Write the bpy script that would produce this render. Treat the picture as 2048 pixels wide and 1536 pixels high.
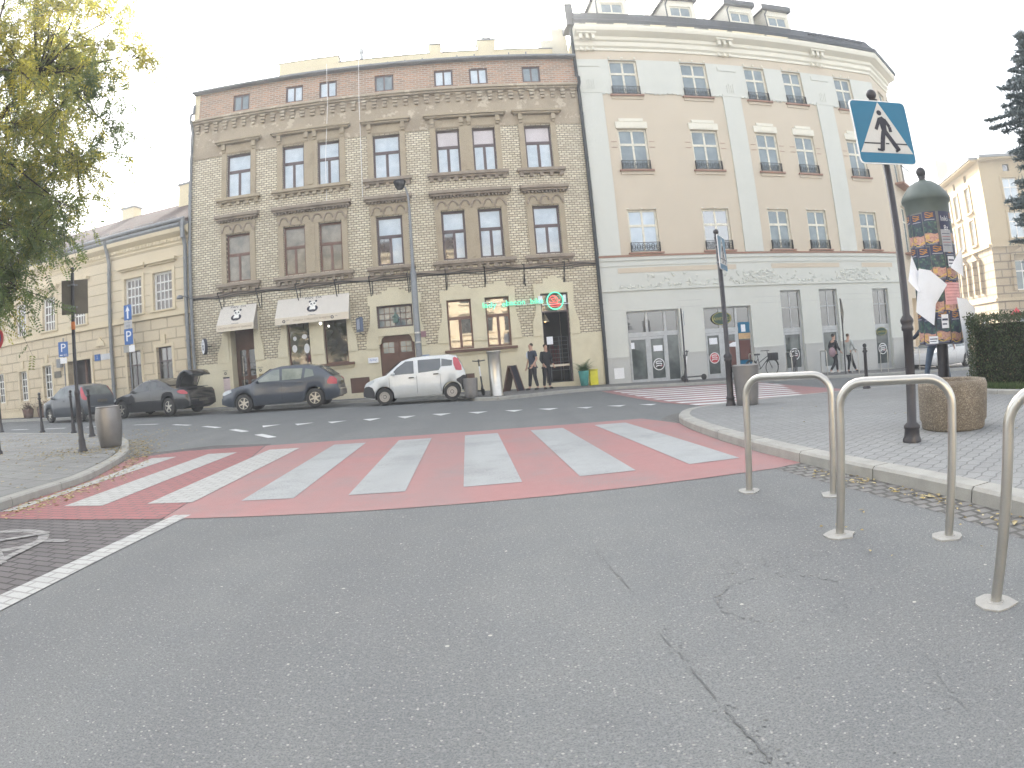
import bpy, bmesh, math, random
import numpy as np
from mathutils import Matrix, Vector
R_ = math.radians
for o in list(bpy.data.objects): bpy.data.objects.remove(o)
SC = bpy.context.scene
COL = SC.collection

# ---------------------------------------------------------------- camera (wide action-camera lens)
cd = bpy.data.cameras.new("camera")
cam = bpy.data.objects.new("camera", cd); COL.objects.link(cam)
SC.camera = cam
cd.sensor_width = 36.0; cd.sensor_fit = 'HORIZONTAL'
cd.clip_start = 0.05; cd.clip_end = 3000
cd.type = 'PANO'
cc = cd.cycles if hasattr(cd, 'cycles') and hasattr(cd.cycles, 'panorama_type') else cd
cc.panorama_type = 'FISHEYE_LENS_POLYNOMIAL'
cc.fisheye_fov = R_(180)
cc.fisheye_polynomial_k0 = 0.0
cc.fisheye_polynomial_k1 = -0.8 / 18
cc.fisheye_polynomial_k2 = 0.0
cc.fisheye_polynomial_k3 = -0.01187683 / 18 ** 3
cc.fisheye_polynomial_k4 = 0.0
# rows of the world-from-camera rotation
RW = Matrix(((0.99685057, 0.07930289, 0.0), (-0.00259592, 0.0326312, -0.99946409), (-0.07926039, 0.99631634, 0.0327343)))
cam.matrix_world = Matrix.Translation((0, 0, 1.0205)) @ RW.to_4x4()

# ---------------------------------------------------------------- sky, sun, exposure
SUN_EL, SUN_AZ = 27.0, -8.0          # azimuth measured from +Y towards +X
w = bpy.data.worlds.new("World"); SC.world = w; w.use_nodes = True
wn = w.node_tree.nodes; wl = w.node_tree.links
sky = wn.new('ShaderNodeTexSky'); sky.sky_type = 'NISHITA'; sky.sun_disc = False
sky.sun_elevation = R_(SUN_EL); sky.sun_rotation = R_(SUN_AZ)
sky.air_density = 1.0; sky.dust_density = 3.5; sky.ozone_density = 1.0
hs = wn.new('ShaderNodeHueSaturation'); hs.inputs['Saturation'].default_value = 0.30
wl.new(sky.outputs[0], hs.inputs['Color']); wl.new(hs.outputs[0], wn['Background'].inputs[0])
wn['Background'].inputs[1].default_value = 0.15
sl = bpy.data.lights.new("sun", 'SUN'); sl.energy = 3.2; sl.angle = R_(0.53); sl.color = (1.0, 0.93, 0.82)
sun = bpy.data.objects.new("sun", sl); COL.objects.link(sun)
sd = Vector((math.sin(R_(SUN_AZ)) * math.cos(R_(SUN_EL)), math.cos(R_(SUN_AZ)) * math.cos(R_(SUN_EL)), math.sin(R_(SUN_EL))))
sun.rotation_euler = (-sd).to_track_quat('-Z', 'Y').to_euler()
sun.location = (-6, 60, 40)
SC.view_settings.view_transform = 'Standard'; SC.view_settings.look = 'None'
SC.view_settings.exposure = 2.22; SC.view_settings.gamma = 1.0
SC.render.engine = 'CYCLES'
SC.cycles.max_bounces = 6; SC.cycles.diffuse_bounces = 3; SC.cycles.glossy_bounces = 3
SC.cycles.transmission_bounces = 4; SC.cycles.transparent_max_bounces = 6
SC.cycles.use_denoising = True

# ---------------------------------------------------------------- helpers
rnd = random.Random(7)

def ss(a, b, v):
    t = min(max((v - a) / (b - a), 0.0), 1.0)
    return t * t * (3 - 2 * t)

def gz(x, y):
    a = x + 3.0
    return (-0.03 * min(max(a, 0), 24) - 0.017 * max(min(a, 0), -24)) * ss(4, 18, y)

def tag(o, label=None, cat=None, group=None, kind=None):
    if label: o['label'] = label
    if cat: o['category'] = cat
    if group: o['group'] = group
    if kind: o['kind'] = kind
    return o

def empty(name, loc=(0, 0, 0), rz=0.0, label=None, cat=None, group=None, parent=None):
    o = bpy.data.objects.new(name, None); COL.objects.link(o)
    o.empty_display_size = 0.2
    o.location = loc; o.rotation_euler = (0, 0, rz)
    if parent: o.parent = parent
    return tag(o, label, cat, group)

class MB:
    """collects faces, then links them as one mesh object"""
    def __init__(s): s.v = []; s.f = []; s.m = []; s.s = []; s.T = None
    def add(s, vs, fs, m=0, smooth=False):
        b = len(s.v)
        if s.T is not None: vs = [tuple(s.T @ Vector(p)) for p in vs]
        s.v.extend(vs)
        for f in fs:
            s.f.append(tuple(b + i for i in f)); s.m.append(m); s.s.append(smooth)
        return s
    def poly(s, pts, m=0): return s.add(list(pts), [tuple(range(len(pts)))], m)
    def box(s, x0, x1, y0, y1, z0, z1, m=0):
        v = [(x0, y0, z0), (x1, y0, z0), (x1, y1, z0), (x0, y1, z0), (x0, y0, z1), (x1, y0, z1), (x1, y1, z1), (x0, y1, z1)]
        return s.add(v, [(0, 3, 2, 1), (4, 5, 6, 7), (0, 1, 5, 4), (1, 2, 6, 5), (2, 3, 7, 6), (3, 0, 4, 7)], m)
    def cbox(s, x0, x1, y0, y1, z0, z1, b=0.02, m=0):
        """box with chamfered vertical and top edges"""
        def ring(d, z): return [(x0 + d + b, y0 + d, z), (x1 - d - b, y0 + d, z), (x1 - d, y0 + d + b, z), (x1 - d, y1 - d - b, z), (x1 - d - b, y1 - d, z), (x0 + d + b, y1 - d, z), (x0 + d, y1 - d - b, z), (x0 + d, y0 + d + b, z)]
        v = ring(0, z0) + ring(0, z1 - b) + ring(b, z1)
        fs = [tuple(range(7, -1, -1)), tuple(range(16, 24))]
        for k in (0, 8):
            for i in range(8): fs.append((k + i, k + (i + 1) % 8, k + 8 + (i + 1) % 8, k + 8 + i))
        return s.add(v, fs, m)
    def prism_xz(s, pts, y0, y1, m=0):
        n = len(pts)
        a = sum(pts[i][0] * pts[(i + 1) % n][1] - pts[(i + 1) % n][0] * pts[i][1] for i in range(n))
        if a < 0: pts = pts[::-1]
        v = [(x, y0, z) for x, z in pts] + [(x, y1, z) for x, z in pts]
        fs = [tuple(range(n)), tuple(range(2 * n - 1, n - 1, -1))]
        for i in range(n):
            j = (i + 1) % n; fs.append((j, i, n + i, n + j))
        return s.add(v, fs, m)
    def prism_yz(s, pts, x0, x1, m=0):
        n = len(pts)
        v = [(x0, y, z) for y, z in pts] + [(x1, y, z) for y, z in pts]
        fs = [tuple(range(n)), tuple(range(2 * n - 1, n - 1, -1))]
        for i in range(n):
            j = (i + 1) % n; fs.append((j, i, n + i, n + j))
        return s.add(v, fs, m)
    def prism_xy(s, pts, z0, z1, m=0):
        n = len(pts)
        v = [(x, y, z0) for x, y in pts] + [(x, y, z1) for x, y in pts]
        fs = [tuple(range(n - 1, -1, -1)), tuple(range(n, 2 * n))]
        for i in range(n):
            j = (i + 1) % n; fs.append((i, j, n + j, n + i))
        return s.add(v, fs, m)
    def tube(s, path, r, n=8, m=0, cap=True, smooth=True):
        P = [Vector(p) for p in path]; k = len(P)
        rr = list(r) if isinstance(r, (list, tuple)) else [r] * k
        vs = []; up = None
        for i in range(k):
            d = (P[min(i + 1, k - 1)] - P[max(i - 1, 0)])
            if d.length < 1e-9: d = Vector((0, 0, 1))
            d.normalize()
            if up is None:
                up = Vector((0, 0, 1)) if abs(d.z) < .9 else Vector((1, 0, 0))
            a = up - d * up.dot(d)
            if a.length < 1e-6: a = Vector((1, 0, 0)) - d * d.x
            a.normalize(); up = a; b = d.cross(a)
            for j in range(n):
                t = 2 * math.pi * j / n
                vs.append(tuple(P[i] + (a * math.cos(t) + b * math.sin(t)) * rr[i]))
        fs = []
        for i in range(k - 1):
            for j in range(n):
                fs.append((i * n + j, i * n + (j + 1) % n, (i + 1) * n + (j + 1) % n, (i + 1) * n + j))
        s.add(vs, fs, m, smooth)
        if cap:
            s.add(vs[:n], [tuple(range(n - 1, -1, -1))], m); s.add(vs[-n:], [tuple(range(n))], m)
        return s
    def lathe(s, prof, n=20, c=(0, 0), m=0, smooth=True, a0=0.0, a1=2 * math.pi):
        full = abs(a1 - a0 - 2 * math.pi) < 1e-6
        cols = n if full else n + 1
        vs = []
        for r, z in prof:
            for j in range(cols):
                t = a0 + (a1 - a0) * j / n
                vs.append((c[0] + r * math.cos(t), c[1] + r * math.sin(t), z))
        fs = []
        for i in range(len(prof) - 1):
            for j in range(n):
                j2 = (j + 1) % cols
                fs.append((i * cols + j, i * cols + j2, (i + 1) * cols + j2, (i + 1) * cols + j))
        s.add(vs, fs, m, smooth)
        return s
    def disc_y(s, cx, cz, r, y, m=0, n=24, rz=None, r0=0.0):
        """flat disc (or ring) facing -y"""
        rz = rz or r
        o = [(cx + r * math.cos(2 * math.pi * i / n), y, cz + rz * math.sin(2 * math.pi * i / n)) for i in range(n)]
        if r0 <= 0: return s.poly(o, m)
        q = r0 / r
        i_ = [(cx + (a - cx) * q, y, cz + (b - cz) * q) for a, _, b in o]
        return s.add(o + i_, [(i, (i + 1) % n, n + (i + 1) % n, n + i) for i in range(n)], m)
    def cyl_y(s, cx, cz, r, y0, y1, m=0, n=24, smooth=True):
        o = [(cx + r * math.cos(2 * math.pi * i / n), cz + r * math.sin(2 * math.pi * i / n)) for i in range(n)]
        v = [(x, y0, z) for x, z in o] + [(x, y1, z) for x, z in o]
        s.add(v, [((i + 1) % n, i, n + i, n + (i + 1) % n) for i in range(n)], m, smooth)
        s.add(v[:n], [tuple(range(n))], m); s.add(v[n:], [tuple(range(n - 1, -1, -1))], m)
        return s
    def sphere(s, c, r, m=0, nu=14, nv=9, sc=(1, 1, 1)):
        vs = []; fs = []
        for i in range(nv + 1):
            p = math.pi * i / nv
            for j in range(nu):
                t = 2 * math.pi * j / nu
                vs.append((c[0] + sc[0] * r * math.sin(p) * math.cos(t), c[1] + sc[1] * r * math.sin(p) * math.sin(t), c[2] + sc[2] * r * math.cos(p)))
        for i in range(nv):
            for j in range(nu):
                fs.append((i * nu + j, (i + 1) * nu + j, (i + 1) * nu + (j + 1) % nu, i * nu + (j + 1) % nu))
        return s.add(vs, fs, m, True)
    def text(s, body, size, at, rz=0.0, m=0, align='CENTER', ext=0.0, tilt=math.pi / 2, roll=0.0, xs=1.0):
        """lettering standing on the xz plane, read from -y"""
        c = bpy.data.curves.new("t", 'FONT'); c.body = body; c.size = size; c.align_x = align; c.align_y = 'CENTER'; c.extrude = ext; c.resolution_u = 3
        o = bpy.data.objects.new("t", c); COL.objects.link(o)
        dg = bpy.context.evaluated_depsgraph_get(); dg.update()
        me = bpy.data.meshes.new_from_object(o.evaluated_get(dg))
        M = Matrix.Translation(at) @ Matrix.Rotation(rz, 4, 'Z') @ Matrix.Rotation(tilt, 4, 'X') @ Matrix.Rotation(roll, 4, 'Z') @ Matrix.Diagonal((xs, 1, 1, 1))
        s.add([tuple(M @ v.co) for v in me.vertices], [tuple(p.vertices) for p in me.polygons], m)
        bpy.data.objects.remove(o); bpy.data.curves.remove(c); bpy.data.meshes.remove(me)
        return s
    def build(s, name, mats, parent=None, loc=None, rz=None, label=None, cat=None, group=None, kind=None):
        me = bpy.data.meshes.new(name)
        me.from_pydata(s.v, [], s.f)
        if not isinstance(mats, (list, tuple)): mats = [mats]
        for x in mats: me.materials.append(x)
        me.polygons.foreach_set('material_index', s.m)
        me.polygons.foreach_set('use_smooth', s.s)
        me.update()
        o = bpy.data.objects.new(name, me); COL.objects.link(o)
        if parent: o.parent = parent
        if loc is not None: o.location = loc
        if rz is not None: o.rotation_euler = (0, 0, rz)
        return tag(o, label, cat, group, kind)

def copy_tree(o, parent=None):
    c = o.copy(); COL.objects.link(c)
    if parent: c.parent = parent
    for ch in [x for x in bpy.data.objects if x.parent == o]: copy_tree(ch, c)
    return c

# ---------------------------------------------------------------- materials
def nodes(name):
    m = bpy.data.materials.new(name); m.use_nodes = True
    nt = m.node_tree; b = nt.nodes['Principled BSDF']
    return m, nt, b

def L(nt, a, b): nt.links.new(a, b)

def coords(nt, kind='Object'):
    t = nt.nodes.new('ShaderNodeTexCoord'); return t.outputs[kind]

def noise(nt, co, scale, detail=3, rough=.55):
    n = nt.nodes.new('ShaderNodeTexNoise'); n.inputs['Scale'].default_value = scale; n.inputs['Detail'].default_value = detail
    n.inputs['Roughness'].default_value = rough
    L(nt, co, n.inputs['Vector']); return n.outputs['Fac']

def ramp(nt, fac, stops):
    r = nt.nodes.new('ShaderNodeValToRGB'); e = r.color_ramp.elements
    while len(e) < len(stops): e.new(0.5)
    for i, (p, c) in enumerate(stops):
        e[i].position = p; e[i].color = (c[0], c[1], c[2], 1) if len(c) == 3 else c
    L(nt, fac, r.inputs[0]); return r.outputs[0]

def mixc(nt, fac, a, b, typ='MIX'):
    n = nt.nodes.new('ShaderNodeMix'); n.data_type = 'RGBA'; n.blend_type = typ
    for idx, x in ((6, a), (7, b)):
        if isinstance(x, tuple): n.inputs[idx].default_value = (*x[:3], 1)
        else: L(nt, x, n.inputs[idx])
    if isinstance(fac, float): n.inputs[0].default_value = fac
    else: L(nt, fac, n.inputs[0])
    return n.outputs[2]

def bump(nt, b, h, dist=.01, strength=.5):
    n = nt.nodes.new('ShaderNodeBump'); n.inputs['Distance'].default_value = dist; n.inputs['Strength'].default_value = strength
    L(nt, h, n.inputs['Height']); L(nt, n.outputs[0], b.inputs['Normal'])

def sc3(c, k): return tuple(min(1, x * k) for x in c)

def mat(name, col, rough=.75, var=.18, scale=6, fine=40, bmp=.004, metal=0.0, spec=.35, coat=0.0, ior=None):
    m, nt, b = nodes(name)
    co = coords(nt)
    n1 = noise(nt, co, scale, 5); n2 = noise(nt, co, fine, 3)
    c1 = ramp(nt, n1, [(.3, sc3(col, 1 - var)), (.7, sc3(col, 1 + var))])
    c2 = mixc(nt, .35, c1, mixc(nt, n2, sc3(col, 1 - var), sc3(col, 1 + var)))
    L(nt, c2, b.inputs['Base Color'])
    b.inputs['Roughness'].default_value = rough; b.inputs['Metallic'].default_value = metal
    b.inputs['Specular IOR Level'].default_value = spec
    if coat: b.inputs['Coat Weight'].default_value = coat; b.inputs['Coat Roughness'].default_value = .06
    if ior: b.inputs['IOR'].default_value = ior
    if bmp: bump(nt, b, n2, bmp)
    return m

def emit(name, col, s):
    m, nt, b = nodes(name)
    b.inputs['Base Color'].default_value = (*col, 1); b.inputs['Emission Color'].default_value = (*col, 1); b.inputs['Emission Strength'].default_value = s
    return m

def facade_vec(nt, sx=1, sz=1):
    """object x,z of a wall as texture plane"""
    s = nt.nodes.new('ShaderNodeSeparateXYZ'); c = nt.nodes.new('ShaderNodeCombineXYZ')
    L(nt, coords(nt), s.inputs[0]); L(nt, s.outputs[0], c.inputs[0]); L(nt, s.outputs[2], c.inputs[1])
    return c.outputs[0]

def brick(nt, vec, w, h, ms, c1, c2, mortar, offset=.5, smooth=.1):
    n = nt.nodes.new('ShaderNodeTexBrick'); L(nt, vec, n.inputs['Vector'])
    n.offset = offset
    n.inputs['Scale'].default_value = 1.0; n.inputs['Brick Width'].default_value = w; n.inputs['Row Height'].default_value = h
    n.inputs['Mortar Size'].default_value = ms; n.inputs['Mortar Smooth'].default_value = smooth
    for k, c in (('Color1', c1), ('Color2', c2), ('Mortar', mortar)):
        if isinstance(c, tuple): n.inputs[k].default_value = (*c, 1)
        else: L(nt, c, n.inputs[k])
    return n

def brick_mat(name, w, h, ms, c1, c2, mortar, rough=.5, dirt=(.2, .16, .12), dirt_amt=.5, bd=.012, dscale=.7, offset=.5, spec=.4):
    m, nt, b = nodes(name)
    v = facade_vec(nt)
    br = brick(nt, v, w, h, ms, c1, c2, mortar, offset)
    co = coords(nt)
    big = noise(nt, co, dscale, 6, .65)
    f = ramp(nt, big, [(.42, (0, 0, 0)), (.72, (dirt_amt,) * 3)])
    c = mixc(nt, f, br.outputs['Color'], dirt)
    fine = noise(nt, co, 9, 4)
    c = mixc(nt, ramp(nt, fine, [(.3, (.0,) * 3), (.75, (.35,) * 3)]), c, mixc(nt, .5, c, dirt))
    L(nt, c, b.inputs['Base Color']); b.inputs['Roughness'].default_value = rough; b.inputs['Specular IOR Level'].default_value = spec
    inv = nt.nodes.new('ShaderNodeMath'); inv.operation = 'SUBTRACT'; inv.inputs[0].default_value = 1; L(nt, br.outputs['Fac'], inv.inputs[1])
    bump(nt, b, inv.outputs[0], bd, .8)
    return m

def plaster_mat(name, col, stain, amt=.6, scale=1.3, flake=None, rough=.85, lo=.48, hi=.7):
    m, nt, b = nodes(name)
    co = coords(nt)
    n1 = noise(nt, co, scale, 7, .68); n2 = noise(nt, co, 26, 4)
    c = mixc(nt, ramp(nt, n1, [(lo, (0, 0, 0)), (hi, (amt,) * 3)]), mixc(nt, n2, sc3(col, .9), sc3(col, 1.1)), stain)
    if flake:
        n3 = noise(nt, co, 1.9, 8, .72)
        c = mixc(nt, ramp(nt, n3, [(.555, (0, 0, 0)), (.575, (.9, .9, .9))]), c, flake)
    L(nt, c, b.inputs['Base Color']); b.inputs['Roughness'].default_value = rough; b.inputs['Specular IOR Level'].default_value = .25
    bump(nt, b, n2, .006)
    return m

def glass_mat(name, col, col2=None, ior=1.9, rough=.03, scale=(2.2, 2.2)):
    """closed window pane: mirror-like coat in front of curtain or dark room"""
    m, nt, b = nodes(name)
    co = coords(nt)
    n = noise(nt, co, scale[0], 3)
    c = ramp(nt, n, [(.35, col), (.65, col2 or col)])
    L(nt, c, b.inputs['Base Color']); b.inputs['Roughness'].default_value = rough; b.inputs['IOR'].default_value = ior
    wv = noise(nt, co, 1.3, 1); bump(nt, b, wv, .004, .25)
    return m

M = {}
M['glaze'] = brick_mat('glazed_brick', .21, .096, .015, (.80, .735, .57), (.56, .49, .35), (.20, .165, .12), rough=.35, dirt=(.32, .265, .19), dirt_amt=.42)
M['redbrick'] = brick_mat('raw_brick', .27, .095, .020, (.52, .28, .175), (.27, .165, .115), (.46, .40, .33), rough=.9, dirt=(.36, .295, .235), dirt_amt=.6, dscale=1.4)
M['frieze'] = plaster_mat('weathered_plaster', (.40, .335, .25), (.27, .22, .165), .75, .9, flake=(.54, .48, .38))
M['stone'] = plaster_mat('brown_stone_trim', (.40, .335, .24), (.27, .215, .155), .6, 1.6)
M['sooty'] = plaster_mat('sooty_stone', (.32, .265, .21), (.19, .155, .12), .8, 1.8)
M['cream'] = plaster_mat('cream_stone', (.66, .60, .44), (.48, .42, .29), .45, 1.1)
M['cream2'] = plaster_mat('cream_wall', (.70, .62, .44), (.58, .5, .34), .35, .6)
M['peach'] = plaster_mat('peach_render', (.585, .51, .405), (.53, .46, .365), .5, .5)
M['white'] = plaster_mat('white_render', (.60, .605, .555), (.53, .54, .49), .5, .7)
M['whitetrim'] = plaster_mat('white_stucco_trim', (.74, .71, .61), (.66, .63, .53), .4, 1.0)
M['greybase'] = plaster_mat('grey_white_base', (.50, .50, .475), (.41, .41, .385), .4, 1.2)
M['rust'] = mat('rust_red_ledge', (.34, .2, .15), .8)
M['framed'] = mat('dark_frame', (.125, .095, .10), .55, bmp=0)  # frame colour lightened to carry some veiling glare
M['framer'] = mat('red_brown_frame', (.19, .11, .085), .6, bmp=0)
M['framec'] = mat('cream_frame', (.70, .67, .57), .5, bmp=0)
M['framew'] = mat('white_frame', (.74, .73, .70), .5, bmp=0)
M['alu'] = mat('grey_aluminium', (.46, .47, .47), .45, metal=.2, bmp=0)
M['glass_sky'] = glass_mat('curtain_sky_glass', (.46, .54, .61), (.58, .65, .71), 1.6)  # curtains and reflected sky both put into the base colour
M['glass_lil'] = glass_mat('blind_glass', (.52, .47, .48), (.58, .53, .54), 1.6)
M['glass_dark'] = glass_mat('dark_glass', (.025, .03, .03), (.06, .055, .05), 2.1)
M['glass_mid'] = glass_mat('grey_glass', (.13, .17, .185), (.20, .25, .27), 1.7)
M['glass_paper'] = glass_mat('papered_glass', (.30, .26, .20), (.16, .15, .12), 1.6, .12)
M['glass_mirror'] = glass_mat('mirroring_glass', (.03, .025, .02), (.05, .045, .04), 3.0, .02)
M['glass_brown'] = glass_mat('brownish_glass', (.12, .10, .09), (.22, .19, .17), 1.7)
M['glass_shop'] = glass_mat('shop_glass', (.05, .06, .06), (.13, .15, .14), 1.9)
M['wood'] = mat('brown_wood', (.13, .07, .05), .55, var=.25, scale=3)
M['zinc'] = mat('zinc_sheet', (.22, .23, .24), .5, metal=.5, bmp=0)
M['roofdark'] = mat('dark_metal_roof', (.045, .05, .055), .5, metal=.3, spec=.5, bmp=.002)
M['tile'] = brick_mat('roof_tiles', .22, .16, .02, (.11, .065, .055), (.085, .052, .045), (.045, .03, .028), rough=.9, dirt=(.08, .06, .05), dirt_amt=.4)
M['iron'] = mat('wrought_iron', (.03, .03, .032), .5, metal=.4, bmp=0)
M['blackpole'] = mat('black_painted_iron', (.036, .033, .038), .4, spec=.5, bmp=.001)  # black raised slightly, lens veil put into the colour
M['steel'] = mat('brushed_steel', (.52, .50, .46), .32, var=.1, metal=.95, fine=90, bmp=.0006)
M['greysteel'] = mat('grey_bin_metal', (.25, .24, .235), .42, metal=.6, var=.12)
M['canvas'] = mat('cream_canvas', (.63, .585, .52), .9, var=.05, bmp=.001)
M['canvas2'] = mat('cream_valance', (.70, .62, .50), .9, var=.05, bmp=.001)
M['ink'] = mat('dark_print', (.035, .035, .05), .7, bmp=0)
M['inkgold'] = mat('brown_print', (.32, .24, .14), .7, bmp=0)
M['paper'] = mat('white_paper', (.80, .81, .84), .7, var=.05, bmp=.002)
M['whitepaint'] = mat('white_paint', (.8, .8, .8), .5, var=.04, bmp=0)
M['blue'] = mat('sign_blue', (.004, .125, .235), .35, var=.06, bmp=0)
M['blue2'] = mat('parking_blue', (.03, .12, .36), .4, var=.06, bmp=0)
M['red'] = mat('sign_red', (.5, .05, .06), .4, bmp=0)
M['signback'] = mat('sign_back', (.15, .135, .11), .5, metal=.4, var=.25)
M['concrete'] = mat('pale_concrete', (.34, .335, .315), .9, var=.15, fine=60, bmp=.006)
M['rubber'] = mat('tyre_rubber', (.042, .041, .041), .8, bmp=0)  # tyre black lifted to stand in for veiling glare
M['plastic'] = mat('black_plastic', (.04, .04, .043), .55, bmp=0)
M['neon_g'] = emit('green_neon', (.12, .75, .45), .30)
M['neon_r'] = emit('red_neon', (.9, .12, .12), .22)
M['warm'] = emit('warm_lamp', (1.0, .62, .25), 1.2)

# ================================================================ GROUND
def asphalt_mat():
    m, nt, b = nodes('asphalt')
    co = coords(nt)
    lm = nt.nodes.new('ShaderNodeMapping'); lm.inputs['Scale'].default_value = (1.1, .06, 1); L(nt, co, lm.inputs[0]); lane_vec = lm.outputs[0]
    big = noise(nt, co, .35, 5, .6); mid = noise(nt, co, 2.5, 4); fine = noise(nt, co, 130, 2, .7)
    base = ramp(nt, big, [(.3, (.158, .168, .170)), (.7, (.200, .208, .206))])
    base = mixc(nt, ramp(nt, mid, [(.35, (0, 0, 0)), (.75, (.45,) * 3)]), base, (.232, .237, .222))
    lane = noise(nt, lane_vec, 1.0, 3); base = mixc(nt, ramp(nt, lane, [(.42, (0, 0, 0)), (.62, (.55,) * 3)]), base, (.148, .154, .156))
    blot = noise(nt, co, .9, 7, .7); base = mixc(nt, ramp(nt, blot, [(.56, (0, 0, 0)), (.70, (.6,) * 3)]), base, (.135, .139, .142))
    c = mixc(nt, ramp(nt, fine, [(.34, (.85,) * 3), (.56, (0, 0, 0))]), base, (.10, .102, .106))
    v = nt.nodes.new('ShaderNodeTexVoronoi'); v.inputs['Scale'].default_value = 88; L(nt, co, v.inputs['Vector'])
    sx = nt.nodes.new('ShaderNodeSeparateColor'); L(nt, v.outputs['Color'], sx.inputs[0])
    stone = nt.nodes.new('ShaderNodeMath'); stone.operation = 'GREATER_THAN'; stone.inputs[1].default_value = .925; L(nt, sx.outputs[0], stone.inputs[0])
    near = nt.nodes.new('ShaderNodeMath'); near.operation = 'LESS_THAN'; near.inputs[1].default_value = .0052 * 75; L(nt, v.outputs['Distance'], near.inputs[0])
    mul = nt.nodes.new('ShaderNodeMath'); mul.operation = 'MULTIPLY'; L(nt, stone.outputs[0], mul.inputs[0]); L(nt, near.outputs[0], mul.inputs[1])
    c = mixc(nt, mul.outputs[0], c, mixc(nt, sx.outputs[1], (.22, .217, .205), (.36, .35, .325)))
    v2 = nt.nodes.new('ShaderNodeTexVoronoi'); v2.inputs['Scale'].default_value = 19; L(nt, co, v2.inputs['Vector'])
    s2 = nt.nodes.new('ShaderNodeSeparateColor'); L(nt, v2.outputs['Color'], s2.inputs[0])
    g2 = nt.nodes.new('ShaderNodeMath'); g2.operation = 'GREATER_THAN'; g2.inputs[1].default_value = .986; L(nt, s2.outputs[0], g2.inputs[0])
    l2 = nt.nodes.new('ShaderNodeMath'); l2.operation = 'LESS_THAN'; l2.inputs[1].default_value = .16; L(nt, v2.outputs['Distance'], l2.inputs[0])
    m2 = nt.nodes.new('ShaderNodeMath'); m2.operation = 'MULTIPLY'; L(nt, g2.outputs[0], m2.inputs[0]); L(nt, l2.outputs[0], m2.inputs[1])
    c = mixc(nt, m2.outputs[0], c, (.42, .405, .36))
    f3 = noise(nt, co, 55, 3, .8); c = mixc(nt, ramp(nt, f3, [(.5, (0, 0, 0)), (.72, (.55,) * 3)]), c, (.30, .303, .298))
    L(nt, c, b.inputs['Base Color']); b.inputs['Roughness'].default_value = .85; b.inputs['Specular IOR Level'].default_value = .3
    bump(nt, b, fine, .006, .7)
    return m

def paver_mat(name, w, h, ms, c1, c2, mortar, rot=0.0, offset=.5, wav=0.0):
    m, nt, b = nodes(name)
    mp = nt.nodes.new('ShaderNodeMapping'); mp.inputs['Rotation'].default_value = (0, 0, rot); L(nt, coords(nt), mp.inputs[0])
    vec = mp.outputs[0]
    if wav:
        wv = nt.nodes.new('ShaderNodeTexWave'); wv.bands_direction = 'X'; wv.wave_profile = 'TRI'; wv.inputs['Scale'].default_value = .314 / w * .5 * 2; L(nt, vec, wv.inputs['Vector'])
        sp = nt.nodes.new('ShaderNodeSeparateXYZ'); L(nt, vec, sp.inputs[0])
        ma = nt.nodes.new('ShaderNodeMath'); ma.operation = 'MULTIPLY_ADD'; ma.inputs[1].default_value = wav; L(nt, wv.outputs['Fac'], ma.inputs[0]); L(nt, sp.outputs[1], ma.inputs[2])
        cb = nt.nodes.new('ShaderNodeCombineXYZ'); L(nt, sp.outputs[0], cb.inputs[0]); L(nt, ma.outputs[0], cb.inputs[1]); vec = cb.outputs[0]
    br = brick(nt, vec, w, h, ms, c1, c2, mortar, offset)
    co = coords(nt); n1 = noise(nt, co, .8, 6, .65); n2 = noise(nt, co, 70, 3)
    c = mixc(nt, ramp(nt, n1, [(.4, (0, 0, 0)), (.7, (.5,) * 3)]), br.outputs['Color'], mortar)
    c = mixc(nt, ramp(nt, n2, [(.3, (.35,) * 3), (.6, (0, 0, 0))]), c, sc3(c1, .6))
    L(nt, c, b.inputs['Base Color']); b.inputs['Roughness'].default_value = .88; b.inputs['Specular IOR Level'].default_value = .25
    inv = nt.nodes.new('ShaderNodeMath'); inv.operation = 'SUBTRACT'; inv.inputs[0].default_value = 1; L(nt, br.outputs['Fac'], inv.inputs[1])
    bump(nt, b, inv.outputs[0], .012, .9)
    return m

def paint_mat(name, col, under, wear=.5, scale=7):
    m, nt, b = nodes(name)
    co = coords(nt)
    n1 = noise(nt, co, 1.1, 5, .6); n2 = noise(nt, co, 60, 4, .7); n3 = noise(nt, co, scale, 4)
    c = mixc(nt, n3, sc3(col, .9), sc3(col, 1.08))
    tm = nt.nodes.new('ShaderNodeMapping'); tm.inputs['Scale'].default_value = (1.3, .10, 1); L(nt, co, tm.inputs[0])
    tr = noise(nt, tm.outputs[0], 1.0, 3); c = mixc(nt, ramp(nt, tr, [(.45, (0, 0, 0)), (.66, (.6,) * 3)]), c, tuple(.5 * a + .5 * b2 for a, b2 in zip(col, under)))
    f = nt.nodes.new('ShaderNodeMath'); f.operation = 'MULTIPLY'; L(nt, n1, f.inputs[0]); L(nt, n2, f.inputs[1])
    c = mixc(nt, ramp(nt, f.outputs[0], [(.24, (0, 0, 0)), (.42, (wear,) * 3)]), c, under)
    L(nt, c, b.inputs['Base Color']); b.inputs['Roughness'].default_value = .75; b.inputs['Specular IOR Level'].default_value = .3
    bump(nt, b, n2, .004, .6)
    return m

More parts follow.
